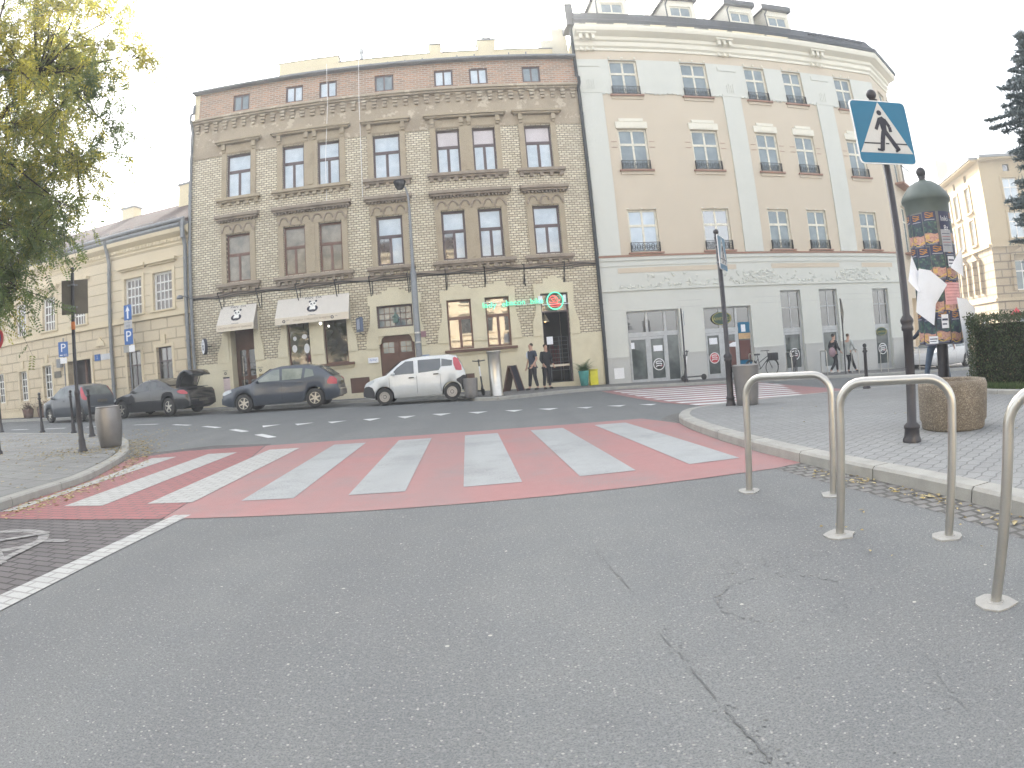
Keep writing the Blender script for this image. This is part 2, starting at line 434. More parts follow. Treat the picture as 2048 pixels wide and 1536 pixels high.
def paint_pavers_mat(name, col, under, rot=0.0):
    """road paint on the block-paved lane: the joints show through"""
    m, nt, b = nodes(name)
    mp = nt.nodes.new('ShaderNodeMapping'); mp.inputs['Rotation'].default_value = (0, 0, rot); L(nt, coords(nt), mp.inputs[0])
    br = brick(nt, mp.outputs[0], .2, .1, .009, col, sc3(col, .9), under)
    co = coords(nt); n = noise(nt, co, 14, 6, .7)
    c = mixc(nt, ramp(nt, n, [(.56, (0, 0, 0)), (.68, (.75,) * 3)]), br.outputs['Color'], under)
    L(nt, c, b.inputs['Base Color']); b.inputs['Roughness'].default_value = .8
    inv = nt.nodes.new('ShaderNodeMath'); inv.operation = 'SUBTRACT'; inv.inputs[0].default_value = 1; L(nt, br.outputs['Fac'], inv.inputs[1])
    bump(nt, b, inv.outputs[0], .01, .9)
    return m

def leaf_mat(name, cols, trans=.35, rough=.6):
    m, nt, b = nodes(name)
    g = nt.nodes.new('ShaderNodeAttribute'); g.attribute_name = 'tone'
    st = [(i / (len(cols) - 1), c) for i, c in enumerate(cols)]
    c = ramp(nt, g.outputs['Fac'], st)
    L(nt, c, b.inputs['Base Color']); b.inputs['Roughness'].default_value = rough; b.inputs['Specular IOR Level'].default_value = .2
    if trans:
        t = nt.nodes.new('ShaderNodeBsdfTranslucent'); L(nt, c, t.inputs[0])
        mx = nt.nodes.new('ShaderNodeMixShader'); mx.inputs[0].default_value = trans
        L(nt, b.outputs[0], mx.inputs[1]); L(nt, t.outputs[0], mx.inputs[2]); L(nt, mx.outputs[0], nt.nodes['Material Output'].inputs[0])
    return m

M['asphalt'] = asphalt_mat()
M['lane'] = paver_mat('dark_block_paving', .2, .1, .009, (.15, .14, .142), (.18, .165, .165), (.065, .062, .06), rot=.06)
M['paveR'] = paver_mat('grey_wavy_pavers', .17, .11, .006, (.29, .295, .29), (.26, .265, .26), (.175, .177, .175), rot=-.55, wav=.022)
M['paveL'] = paver_mat('grey_paving_slabs', .5, .5, .008, (.28, .282, .275), (.25, .252, .245), (.11, .11, .105), rot=.25)
M['paveF'] = paver_mat('pavement_slabs', .35, .35, .008, (.24, .235, .23), (.20, .195, .19), (.09, .09, .085), rot=.08)
M['setts'] = paver_mat('gutter_setts', .11, .1, .014, (.26, .255, .245), (.20, .195, .19), (.10, .098, .09), rot=.1)
M['kerb'] = mat('granite_kerb', (.33, .325, .30), .85, var=.2, scale=5, fine=110, bmp=.003)
M['zebra'] = paint_mat('white_road_paint', (.345, .36, .36), (.21, .215, .215), .95)
M['redpaint'] = paint_mat('red_road_paint', (.34, .175, .17), (.22, .2, .198), .95)
M['redpav'] = paint_pavers_mat('red_painted_blocks', (.32, .12, .12), (.16, .10, .10), rot=.06)
M['whitepav'] = paint_pavers_mat('white_painted_blocks', (.43, .435, .42), (.28, .275, .265), rot=.06)
M['crack'] = mat('crack_filler', (.115, .117, .118), .7, bmp=0)
M['stain'] = paint_mat('faint_oil_stain', (.178, .183, .184), (.195, .20, .20), 1.0, 3)
M['fallen'] = leaf_mat('fallen_leaves', [(.42, .33, .12), (.50, .40, .20), (.30, .22, .09), (.55, .48, .28)], .1)

# road sheet to the horizon, following the gentle cross slope of the street
def axis(lo, hi, step, far):
    a = list(np.arange(lo, hi + 1e-6, step))
    return [-far, -far * .4, -far * .15] + a + [far * .15, far * .4, far]
xs = axis(-40, 48, 1.0, 900); ys = axis(-40, 44, .5, 900)
g = MB()
g.v = [(x, y, gz(x, y)) for y in ys for x in xs]
nx = len(xs)
for j in range(len(ys) - 1):
    for i in range(nx - 1):
        g.f.append((j * nx + i, j * nx + i + 1, (j + 1) * nx + i + 1, (j + 1) * nx + i)); g.m.append(0); g.s.append(True)
g.build('road', M['asphalt'], kind='structure')

def sheet(polys, off, name, mats, idx=None, step=.5, parent=None, kind='structure'):
    """flat polygons draped on the ground 'off' metres above it"""
    bm = bmesh.new()
    for k, pts in enumerate(polys):
        b2 = bmesh.new()
        vs = [b2.verts.new((x, y, 0)) for x, y in pts]
        f = b2.faces.new(vs)
        f.normal_update()
        if f.normal.z < 0: f.normal_flip()
        X = [p[0] for p in pts]; Y = [p[1] for p in pts]
        for ax, (lo, hi) in ((0, (min(X), max(X))), (1, (min(Y), max(Y)))):
            st = step if ax == 1 else max(step, 1.0)
            c = math.floor(lo / st) * st + st
            while c < hi:
                co = (c, 0, 0) if ax == 0 else (0, c, 0); no = (1, 0, 0) if ax == 0 else (0, 1, 0)
                bmesh.ops.bisect_plane(b2, geom=list(b2.verts) + list(b2.edges) + list(b2.faces), dist=1e-5, plane_co=co, plane_no=no)
                c += st
        mi = idx[k] if idx else 0
        vm = {}
        for v in b2.verts: vm[v] = bm.verts.new((v.co.x, v.co.y, gz(v.co.x, v.co.y) + off))
        for f in b2.faces:
            nf = bm.faces.new([vm[v] for v in f.verts]); nf.material_index = mi
        b2.free()
    me = bpy.data.meshes.new(name); bm.to_mesh(me); bm.free()
    for x in (mats if isinstance(mats, (list, tuple)) else [mats]): me.materials.append(x)
    o = bpy.data.objects.new(name, me); COL.objects.link(o)
    if parent: o.parent = parent
    return tag(o, kind=kind)

def smooth_line(pts, n=4):
    """Catmull-Rom through the points"""
    out = []
    P = [pts[0]] + list(pts) + [pts[-1]]
    for i in range(1, len(P) - 2):
        p0, p1, p2, p3 = (np.array(q, float) for q in P[i - 1:i + 3])
        for k in range(n):
            t = k / n
            out.append(tuple(.5 * (2 * p1 + (p2 - p0) * t + (2 * p0 - 5 * p1 + 4 * p2 - p3) * t * t + (3 * p1 - p0 - 3 * p2 + p3) * t ** 3)))
    out.append(tuple(pts[-1])); return out

def offset_line(pts, d):
    out = []
    for i in range(len(pts)):
        a = np.array(pts[max(i - 1, 0)], float); b = np.array(pts[min(i + 1, len(pts) - 1)], float)
        t = b - a; t /= np.hypot(*t); out.append((pts[i][0] - t[1] * d, pts[i][1] + t[0] * d))
    return out

def kerb(line, side, name, wdt=.17, hgt=.10, stone=1.0):
    """kerb stones along a line; side=+1 puts them to the left of travel"""
    seg = [0.0]
    for i in range(1, len(line)): seg.append(seg[-1] + math.dist(line[i], line[i - 1]))
    X = [p[0] for p in line]; Y = [p[1] for p in line]
    mb = MB(); s = 0.0
    while s < seg[-1] - .05:
        e = min(s + stone - .012, seg[-1]); k = 5
        o = [(float(np.interp(s + (e - s) * i / k, seg, X)), float(np.interp(s + (e - s) * i / k, seg, Y))) for i in range(k + 1)]
        q = offset_line(o, .02 * side); q2 = offset_line(o, wdt * side)
        vs = []
        for i in range(k + 1):
            z = gz(*o[i])
            vs += [(*o[i], z - .12), (*o[i], z + hgt - .02), (*q[i], z + hgt), (*q2[i], z + hgt), (*q2[i], z - .12)]
        fs = []
        for i in range(k):
            for j in range(4):
                a = i * 5 + j; f = (a, a + 5, a + 6, a + 1)
                fs.append(f if side < 0 else f[::-1])
        fs.append((0, 1, 2, 3, 4)); fs.append(tuple(range(k * 5 + 4, k * 5 - 1, -1)))
        mb.add(vs, fs, 0); s += stone
    return mb.build(name, M['kerb'], kind='structure')

# right-hand pavement (its kerb curves into the main street)
KR = smooth_line([(2.9, -12), (2.84, -4), (2.78, 0), (2.70, 2.5), (2.60, 3.5), (2.45, 4.4), (2.32, 5.6), (2.28, 6.8), (2.32, 8.2), (2.50, 9.5), (2.95, 10.6), (3.7, 11.3), (5.0, 11.9), (7.9, 12.9), (13, 15.0), (24, 20.0), (40, 27)])
kerb(KR, -1, 'kerb')
inner = offset_line(KR, -.17)
sheet([inner + [(60, 27), (60, -12)]], .098, 'pavement', M['paveR'], step=1.0)
# gutter of small setts in front of the kerb
gl = [p for p in KR if -6 < p[1] < 11.2 and p[0] < 3.6]
sheet([gl[::-1] + offset_line(gl, .30)], .0018, 'gutter', M['setts'], step=.5)
# left-hand pavement
KL = smooth_line([(-4.9, -12), (-5.05, 0), (-5.2, 4.2), (-5.30, 5.4), (-5.42, 6.6), (-6.05, 8.3), (-6.62, 9.4), (-7.35, 10.5), (-8.1, 11.5), (-9.2, 12.5), (-11.1, 13.45), (-13.0, 14.0), (-16.0, 14.9), (-25, 17.2), (-45, 22)])
kerb(KL, 1, 'kerb')
sheet([offset_line(KL, .2) + [(-60, 22), (-60, -12)]], .098, 'pavement', M['paveL'], step=1.0)
# pavement in front of the houses
KF = smooth_line([(-60, 28.4), (-30, 23.6), (-17, 22.3), (-11, 22.3), (-5, 22.5), (-2.2, 22.2), (-1.5, 20.6), (-1.2, 19.6), (-.6, 19.35), (.2, 19.9), (1.5, 21.3), (3.2, 22.3), (8, 22.5), (13, 22.0), (18, 22.2), (24, 24), (40, 32)])
kerb(KF, 1, 'kerb', .15, .11)
sheet([offset_line(KF, .15) + [(45, 60), (-60, 60)]], .108, 'pavement', M['paveF'], step=1.0)

# block-paved lane between the left kerb and the asphalt
lk = [p for p in KL if p[1] < 8.3]
sheet([[(-2.78, -12), (-2.84, 0), (-2.9, 4.5), (-3.25, 6.5), (-4.1, 10.1), (-5.3, 10.3), (-6.55, 9.35)] + lk[::-1]], .0025, 'block_paved_lane', M['lane'])
# worn cycle symbol and box painted on that lane
cy = MB()
def gring(cx, cy_, rx, ry, wd, n=26, a0=0, a1=2 * math.pi):
    for i in range(n):
        t0 = a0 + (a1 - a0) * i / n; t1 = a0 + (a1 - a0) * (i + 1) / n
        q = []
        for t, k in ((t0, 1), (t1, 1), (t1, 0), (t0, 0)):
            x = cx + (rx - (0 if k else wd)) * math.cos(t); y = cy_ + (ry - (0 if k else wd * 1.3)) * math.sin(t); q.append((x, y, gz(x, y) + .0055))
        cy.poly(q, 0)
gring(-4.05, 3.62, .46, .42, .09); gring(-4.0, 2.35, .46, .42, .09)
for a, b_ in (((-4.02, 3.5), (-3.45, 3.05)), ((-3.45, 3.05), (-3.98, 2.5)), ((-3.62, 3.75), (-3.40, 2.4)), ((-4.05, 3.6), (-3.75, 3.95)), ((-3.62, 3.7), (-3.35, 3.72))):
    d = np.array(b_) - np.array(a); d = d / np.hypot(*d) * .04
    zc_ = .0080 + .0005 * (len(cy.f) % 7)
    cy.poly([(a[0] - d[1], a[1] + d[0], zc_), (a[0] + d[1], a[1] - d[0], zc_), (b_[0] + d[1], b_[1] - d[0], zc_), (b_[0] - d[1], b_[1] + d[0], zc_)])
M['wornmark'] = paint_pavers_mat('worn_lane_marking', (.30, .295, .285), (.16, .15, .15), rot=.06)
cy.build('cycle_marking', M['wornmark'], kind='structure')

# red crossing: near edge and far edge lines, then zebra bars
def lerp(a, b, t): return a + (b - a) * t
def near_y(x): return 4.66 + .068 * x * 1.0 + .06
def far_y(x): return 10.30 + .095 * min(x, 0) * 1.0 + .055 * max(x, 0) - .012 * min(x + 2, 0) ** 2
def band(x0, x1, n=14):
    X = [lerp(x0, x1, i / n) for i in range(n + 1)]
    return [(x, near_y(x)) for x in X], X
nb, _ = band(-2.92, 2.1)
fb = [(x, far_y(x)) for x in np.linspace(2.1, -4.1, 16)]
sheet([nb + [(2.41, 4.96), (2.30, 5.7), (2.26, 6.8), (2.30, 8.2), (2.40, 9.1)] + fb + [(-3.25, 6.5)]], .0038, 'crossing_red', M['redpaint'])
nb2, _ = band(-5.12, -2.93)
fb2 = [(x, far_y(x)) for x in np.linspace(-4.12, -5.55, 6)]
sheet([nb2 + [(-3.26, 6.5)] + fb2 + [(-6.2, 8.9), (-6.02, 8.3), (-5.42, 6.7), (-5.3, 5.5)]], .0055, 'crossing_red', M['redpav'])
bars = []; bidx = []
for i in range(1, 9):
    xr, yr = -.98 + (i - 5) * 1.0, 5.32 + .068 * (i - 5)
    if i < 3: yr -= .06
    xl, yl = xr - .5, yr - .034
    ex, ey = -.295, 4.25 + .04 * (i - 5) - (.12 if i < 4 else 0)
    if i == 1: bars.append([(xr, yr - .2), (xr + ex, yr + ey - .1), (xl + ex + .06, yl + ey - .15), (-5.40, 7.2), (-5.20, 5.6), (-5.15, 4.65)])
    else: bars.append([(xr, yr), (xr + ex, yr + ey), (xl + ex, yl + ey), (xl, yl)])
    bidx.append(1 if i < 4 else 0)
sheet([q for q, k in zip(bars, bidx) if not k], .0072, 'zebra_bars', M['zebra'])
sheet([q for q, k in zip(bars, bidx) if k], .0088, 'zebra_bars', M['whitepav'])
# solid white edge line beside the lane
sheet([[(-2.88, 4.66), (-2.72, 4.68), (-2.71, 3.4), (-2.68, 2.2), (-2.62, -8), (-2.84, -8), (-2.90, 2.4)]], .0052, 'white_edge_line', M['whitepav'])
# give-way triangles
tris = []
for (xl, yl, xr, yr, xt, yt) in [(-5.93, 14.17, -5.47, 14.24, -5.70, 13.66), (-5.09, 14.17, -4.63, 14.25, -4.86, 13.70), (-4.29, 14.22, -3.84, 14.28, -4.06, 13.76), (-3.49, 14.40, -3.06, 14.45, -3.19, 13.84),
    (-2.71, 14.62, -2.28, 14.70, -2.42, 13.98), (-1.93, 14.90, -1.47, 14.92, -1.65, 14.28), (-1.08, 14.91, -.61, 14.90, -.82, 14.32), (-.22, 14.90, .21, 14.80, 0, 14.26), (.56, 14.80, 1.02, 14.70, .78, 14.18),
    (1.42, 14.52, 1.80, 14.45, 1.60, 13.98), (2.12, 14.48, 2.56, 14.42, 2.34, 13.95), (2.84, 14.32, 3.22, 14.12, 3.0, 13.75)]:
    tris.append([(xl, yl), (xt, yt), (xr, yr)])
M['zebra2'] = paint_mat('fresh_white_road_paint', (.70, .71, .70), (.4, .4, .4), .5)
sheet(tris, .006, 'give_way_triangles', M['zebra2'])
# broken line curving into the main street
dl = smooth_line([(-23, 17.9), (-15.7, 16.9), (-11.0, 16.7), (-9.2, 15.85), (-7.55, 14.6), (-6.0, 13.05), (-4.5, 11.2)], 12)
sg = [0.0]
for i in range(1, len(dl)): sg.append(sg[-1] + math.dist(dl[i], dl[i - 1]))
DX = [p[0] for p in dl]; DY = [p[1] for p in dl]
dash = []; s = sg[-1]
while s > 1.2:
    a, b_ = s, s - 1.02
    q = [(float(np.interp(lerp(b_, a, k / 4), sg, DX)), float(np.interp(lerp(b_, a, k / 4), sg, DY))) for k in range(5)]
    dash.append(offset_line(q, .09) + offset_line(q, -.09)[::-1]); s -= 2.02
sheet(dash, .006, 'broken_line', M['zebra2'])
# second crossing, over the main street to the pale house
sheet([[(3.0, 21.6), (3.25, 17.5), (3.45, 14.5), (3.9, 11.75), (5.1, 12.15), (7.2, 12.85), (8.4, 13.35), (8.9, 16), (9.0, 22.1), (5, 22.2)]], .0045, 'crossing_red', M['redpaint'])
b2 = []
for k in range(9):
    y = 12.75 + k * 1.0; x0 = 3.75 - .045 * k; x1 = 5.6 + .35 * min(k, 7)
    b2.append([(x0, y), (x1 + .9, y + .06), (x1 + .9, y + .52), (x0 - .03, y + .46)])
sheet(b2, .0085, 'zebra_bars', M['zebra2'])
sheet([[(3.95, 17.0), (5.0, 17.1), (5.0, 17.14), (3.95, 17.04)]], .0125, 'thin_line', M['zebra'])
# cracks, faint ring and darker patch in the asphalt
ck = MB(); rr = random.Random(3)
def crack(pts, w0, w1):
    line = []
    for i in range(len(pts) - 1):
        for k in range(10):
            t = k / 10; line.append((lerp(pts[i][0], pts[i + 1][0], t) + rr.uniform(-.006, .006), lerp(pts[i][1], pts[i + 1][1], t)))
    n = len(line)
    for i in range(n - 1):
        wa = lerp(w0, w1, i / n) * rr.uniform(.3, 1.2); wb = lerp(w0, w1, (i + 1) / n) * rr.uniform(.3, 1.2)
        if rr.random() < .22: continue
        (xa, ya), (xb, yb) = line[i], line[i + 1]
        ck.poly([(xa - wa, ya, .004), (xa + wa, ya, .004), (xb + wb, yb, .004), (xb - wb, yb, .004)][::-1])
crack([(.37, 3.26), (.45, 2.57)], .0015, .003)
crack([(.47, 2.12), (.53, 1.55)], .002, .004)
crack([(.53, 1.55), (.56, 1.24), (.60, .9)], .003, .008)
crack([(1.26, 1.57), (1.17, 1.31), (1.16, 1.18)], .001, .002)
crack([(-2.2, 2.62), (-1.6, 2.66), (-1.2, 2.60)], .002, .003)
ck.build('road_crack', M['crack'], kind='structure')
st = MB()
def blotch(x, y, r):
    z = rr.uniform(.0030, .0062); n = 7; ph = rr.uniform(0, 6.3)
    st.poly([(x + r * rr.uniform(.5, 1.1) * math.cos(ph + 2 * math.pi * i / n), y + r * rr.uniform(.5, 1.1) * math.sin(ph + 2 * math.pi * i / n), z) for i in range(n)])
for _ in range(90):      # worn ring round a buried cover
    t = rr.uniform(0, 2 * math.pi); d = rr.gauss(0, .045) * (.6 + .5 * math.sin(t + 2))
    blotch(1.02 + (.27 + d) * math.cos(t), 2.28 + (.26 + d) * math.sin(t), rr.uniform(.003, .010))
for (cx, cy_, sx, sy, n) in ((.57, 1.25, .03, .16, 60), (.5, 1.9, .02, .3, 30), (1.15, 2.75, .25, .10, 150), (-1.3, 2.3, .5, .3, 120), (-.3, 1.9, .6, .4, 110), (.2, 3.4, .5, .3, 90), (1.2, 1.5, .2, .2, 60)):
    for _ in range(n): blotch(rr.gauss(cx, sx), rr.gauss(cy_, sy), rr.uniform(.002, .008))
st.build('road_stain', M['stain'], kind='structure')

# fallen leaves
fl = MB(); tones = []
def scatter(n, fn, off, smin=.018, smax=.045):
    for _ in range(n):
        x, y = fn(); a = rr.uniform(0, 6.3); l = rr.uniform(smin, smax); wd = l * rr.uniform(.3, .55); z = gz(x, y) + off
        ca, sa = math.cos(a), math.sin(a); tl = rr.uniform(.002, .012)
        fl.add([(x - l * ca, y - l * sa, z), (x + wd * sa, y - wd * ca, z + tl), (x + l * ca, y + l * sa, z + .002), (x - wd * sa, y + wd * ca, z + tl * .5)], [(0, 1, 2, 3)]); tones.append(rr.random())
def along(line, lo, hi, jit):
    seg = [p for p in line if lo < p[1] < hi]
    def f():
        i = rr.randrange(len(seg) - 1); t = rr.random()
        return (lerp(seg[i][0], seg[i + 1][0], t) + rr.gauss(0, jit), lerp(seg[i][1], seg[i + 1][1], t) + rr.gauss(0, jit))
    return f
scatter(900, along(offset_line(KL, -.25), 4.2, 12.3, .16), .008)
scatter(900, lambda: (rr.uniform(-16, -6.9), rr.gauss(12.0, 1.0)) , .104)
scatter(500, lambda: (rr.gauss(-7.6, .7), rr.gauss(9.4, .6)), .104)
scatter(420, lambda: (rr.uniform(-12, -5.5), rr.uniform(4.5, 11)), .104)
scatter(110, along(offset_line(KR, .12), 1.5, 4.9, .05), .010, .012, .032)
scatter(22, lambda: (rr.uniform(1.6, 2.6), rr.uniform(1.3, 3.4)), .008, .01, .025)
scatter(24, lambda: (rr.uniform(3, 6), rr.uniform(2, 9)), .104, .01, .03)
keep = MB(); kt = []
for f, t in zip(fl.f, tones):
    cx = sum(fl.v[i][0] for i in f) / 4; cyy = sum(fl.v[i][1] for i in f) / 4
    on_island = None
    keep.add([fl.v[i] for i in f], [(0, 1, 2, 3)]); kt.append(t)
lf = keep.build('fallen_leaves', M['fallen'], kind='stuff')
def set_tone(o, vals, per=4):
    at = o.data.attributes.new('tone', 'FLOAT', 'POINT')
    at.data.foreach_set('value', np.repeat(np.array(vals, dtype=np.float32), per))
set_tone(lf, kt)

# ================================================================ BUILDINGS
# local frame of every facade: x along the wall, y into the house, z up
YB, YW, YY = R_(4.8), R_(3.79), R_(-6.44)
OB = (0.0, 24.5, 0.0); OW = (3.766, 24.816, 0.0); OY = (-12.597, 23.442, 0.0)

def wall(mb, u0, u1, v0, v1, holes, depth=.28, y=0.0, m=0, mr=None, back=True):
    """wall sheet with rectangular openings and their reveals"""
    mr = m if mr is None else mr
    H = [(max(a, u0), min(b, u1), max(c, v0), min(d, v1)) for a, b, c, d in holes if b > u0 and a < u1 and d > v0 and c < v1]
    U = sorted({u0, u1} | {h[0] for h in H} | {h[1] for h in H}); V = sorted({v0, v1} | {h[2] for h in H} | {h[3] for h in H})
    for j in range(len(V) - 1):
        run = None
        for i in range(len(U)):
            solid = False
            if i < len(U) - 1:
                cu, cv = (U[i] + U[i + 1]) / 2, (V[j] + V[j + 1]) / 2
                solid = not any(a < cu < b and c < cv < d for a, b, c, d in H)
            if solid and run is None: run = U[i]
            if not solid and run is not None:
                mb.add([(run, y, V[j]), (U[i], y, V[j]), (U[i], y, V[j + 1]), (run, y, V[j + 1])], [(0, 1, 2, 3)], m); run = None
    for a, b, c, d in H:
        e = y + depth
        if a > u0: mb.add([(a, y, c), (a, y, d), (a, e, d), (a, e, c)], [(3, 2, 1, 0)], mr)
        if b < u1: mb.add([(b, y, c), (b, y, d), (b, e, d), (b, e, c)], [(0, 1, 2, 3)], mr)
        if d < v1: mb.add([(a, y, d), (b, y, d), (b, e, d), (a, e, d)], [(3, 2, 1, 0)], mr)
        if c > v0: mb.add([(a, y, c), (b, y, c), (b, e, c), (a, e, c)], [(0, 1, 2, 3)], mr)
    return mb

def window(parent, u0, u1, v0, v1, y, rows, fw=.06, bar=.045, fm='framed', gm='glass_sky', name='window', gms=None, sub='pane', skip=(), outer=True, dep=.06):
    """rows: from the top, (height share, number of panes); frame mesh with its panes as a child"""
    f = MB(); p = MB()
    if outer:
        f.box(u0, u0 + fw, y, y + dep, v0, v1); f.box(u1 - fw, u1, y, y + dep, v0, v1)
        f.box(u0 + fw, u1 - fw, y, y + dep, v1 - fw, v1); f.box(u0 + fw, u1 - fw, y, y + dep, v0, v0 + fw)
    a, b, c, d = u0 + fw, u1 - fw, v0 + fw, v1 - fw
    tot = sum(r[0] for r in rows); z = d; k = 0
    for ri, r in enumerate(rows):
        h = (d - c) * r[0] / tot; z0 = z - h
        if ri < len(rows) - 1: f.box(a, b, y + .004, y + dep - .003, z0 - bar * .6, z0 + bar * .6)
        n = r[1]; wdt = (b - a) / n
        for q in range(n):
            if q: f.box(a + q * wdt - bar / 2, a + q * wdt + bar / 2, y + .008, y + dep - .008, z0 + .001, z - .001)
            if k not in skip:
                gi = 0 if gms is None else gms[k % len(gms)]
                p.poly([(a + q * wdt + .001, y + .03, z0 + .001), (a + (q + 1) * wdt - .001, y + .03, z0 + .001), (a + (q + 1) * wdt - .001, y + .03, z - .001), (a + q * wdt + .001, y + .03, z - .001)], gi)
            k += 1
        z = z0
    fo = f.build(name, M[fm], parent)
    mats = [M[x] for x in (gm if isinstance(gm, (list, tuple)) else [gm])]
    p.build(sub, mats, fo)
    return fo

# ---------------------------------------------------------------- brown glazed-brick tenement
br = empty('tenement', OB, YB, 'brown tenement of glazed cream bricks with sooty window hoods, red brick attic and shops below', 'building')
W2 = [(-11.0, -9.92), (-8.55, -7.62), (-7.07, -6.15), (-4.79, -3.70), (-2.26, -1.32), (-.81, .11), (1.29, 2.37)]
W1 = [(-11.02, -9.97), (-8.55, -7.64), (-7.08, -6.15), (-4.78, -3.75), (-2.24, -1.32), (-.81, .13), (1.33, 2.40)]
AT = [(-10.82, -10.08), (-8.45, -7.70), (-7.0, -6.25), (-4.66, -3.88), (-2.20, -1.43), (-.75, 0), (1.44, 2.19)]
GR = [(-11.08, -9.97, .1, 3.55), (-8.58, -7.66, 1.57, 3.5), (-7.10, -6.16, 1.57, 3.5), (-4.96, -3.58, 2.74, 3.6), (-4.94, -3.59, -.3, 2.44), (-2.27, -1.33, 1.70, 3.6), (-.80, .13, 1.70, 3.6), (1.35, 2.42, .13, 3.6)]
UL, UR = -12.66, 3.78
H2 = [(a, b, 8.71, 10.56) for a, b in W2]; H1 = [(a, b, 5.16, 7.11) for a, b in W1]
wall(MB(), UL, UR, 1.97, 10.62, H2 + H1 + GR).build('brick_wall', M['glaze'], br)
wall(MB(), UL, UR, -.9, 1.97, GR + [(-6.18, -5.43, .36, .94), (-7.1, -6.5, .3, .72), (-1.75, -1.4, .45, .75)], y=-.035, depth=.3).build('plinth', M['cream'], br)
wall(MB(), UL, UR, 10.62, 12.28, [], y=-.03).box(UL, UR, -.029, .25, 10.60, 10.62).build('frieze', M['frieze'], br)
wall(MB(), UL, UR, 12.36, 13.70, [(a, b, 12.59, 13.35) for a, b in AT], y=.02, depth=.2).build('attic_wall', M['redbrick'], br)
# cornice with its rows of small brackets
c = MB(); c.box(UL - .05, UR - .02, -.34, .02, 12.28, 12.36); c.box(UL, UR - .03, -.24, .0, 12.20, 12.278)
for i in range(38):
    u = -12.40 + i * .4285
    for k, (z0, z1, d) in enumerate(((12.06, 12.16, .16), (11.92, 12.02, .15), (11.79, 11.88, .12))):
        c.box(u - .10 + .012 * k, u + .10 - .012 * k, -.03 - d, -.02, z0, z1)
c.box(UL, UR - .03, -.10, -.02, 12.16, 12.199)
c.build('cornice', M['frieze'], br)
# roof: gutter, slope and the pale parapet with chimney stubs set back on it
r = MB(); r.prism_yz([(-.22, 13.70), (-.22, 13.82), (.95, 14.02), (.95, 13.70)], UL - .03, UR - .03)
r.tube([(UL - .05, -.26, 13.74), (UR - .05, -.26, 13.74)], .07, 8)
r.prism_yz([(.95, 13.72), (.95, 14.02), (9, 15.0), (9, 13.72)], UL, UR - .03); r.build('roof', M['zinc'], br)
p = MB(); p.box(-9.05, 3.0, .96, 1.5, 13.9, 14.72); p.box(-9.05, -6.35, .955, 1.5, 14.722, 15.06)
p.box(-9.1, -6.3, .93, 1.55, 15.06, 15.1, 1); p.box(-6.34, -2.34, .93, 1.52, 14.72, 14.76, 1); p.box(-1.86, -.24, .93, 1.52, 14.722, 14.76, 1); p.box(.52, 3.02, .93, 1.52, 14.72, 14.76, 1)
for i in range(15):
    u = -8.7 + i * .75; p.box(u, u + .05, .93, .955, 14.28 + .012 * i, 14.4 + .012 * i, 1)
p.build('parapet', [M['cream2'], M['zinc']], br)
ch = MB(); ch.box(-2.36, -1.86, .9, 1.55, 14.0, 15.13); ch.box(-2.40, -1.82, .86, 1.6, 15.13, 15.19, 1); ch.build('chimney', [M['cream2'], M['zinc']], br)
ch = MB(); ch.box(-.26, .5, .88, 1.55, 14.0, 15.2); ch.box(-.31, .55, .83, 1.6, 15.2, 15.26, 1); ch.box(-.05, .35, 1.0, 1.4, 15.40, 15.44, 1)
for u in (0, .3): ch.tube([(u, 1.2, 15.26), (u, 1.2, 15.41)], .05, 8, 1)
ch.build('chimney', [M['cream2'], M['zinc']], br)
ch = MB(); ch.box(2.55, 3.75, 1.1, 2.3, 14.0, 15.25); ch.box(3.1, 3.75, 1.15, 2.3, 15.25, 15.9); ch.tube([(2.75, 1.4, 15.2), (2.75, 1.4, 15.7)], .04, 8, 1); ch.build('chimney', [M['whitetrim'], M['zinc']], br)
v = MB(); v.tube([(-5.35, 1.2, 14.7), (-5.35, 1.2, 15.25)], .09, 10); v.tube([(-5.35, 1.2, 15.2), (-5.35, 1.2, 15.42)], .12, 10); v.build('vent_pipe', M['alu'], br)
for u in (-8.1, -7.4, -6.5, -.1):
    a = MB(); a.tube([(u, 1.2, 15.0), (u, 1.2, 15.38 + (u % 1) * .25)], .02, 6); a.box(u - .09, u + .09, 1.17, 1.23, 15.2, 15.24); a.build('roof_rod', M['iron'], br)
# attic windows
for i, (a, b) in enumerate(AT):
    window(br, a, b, 12.59, 13.35, .09, [(1, 2)], .07, .07, 'framed', 'glass_mid' if i in (0, 3, 6) else 'glass_sky')
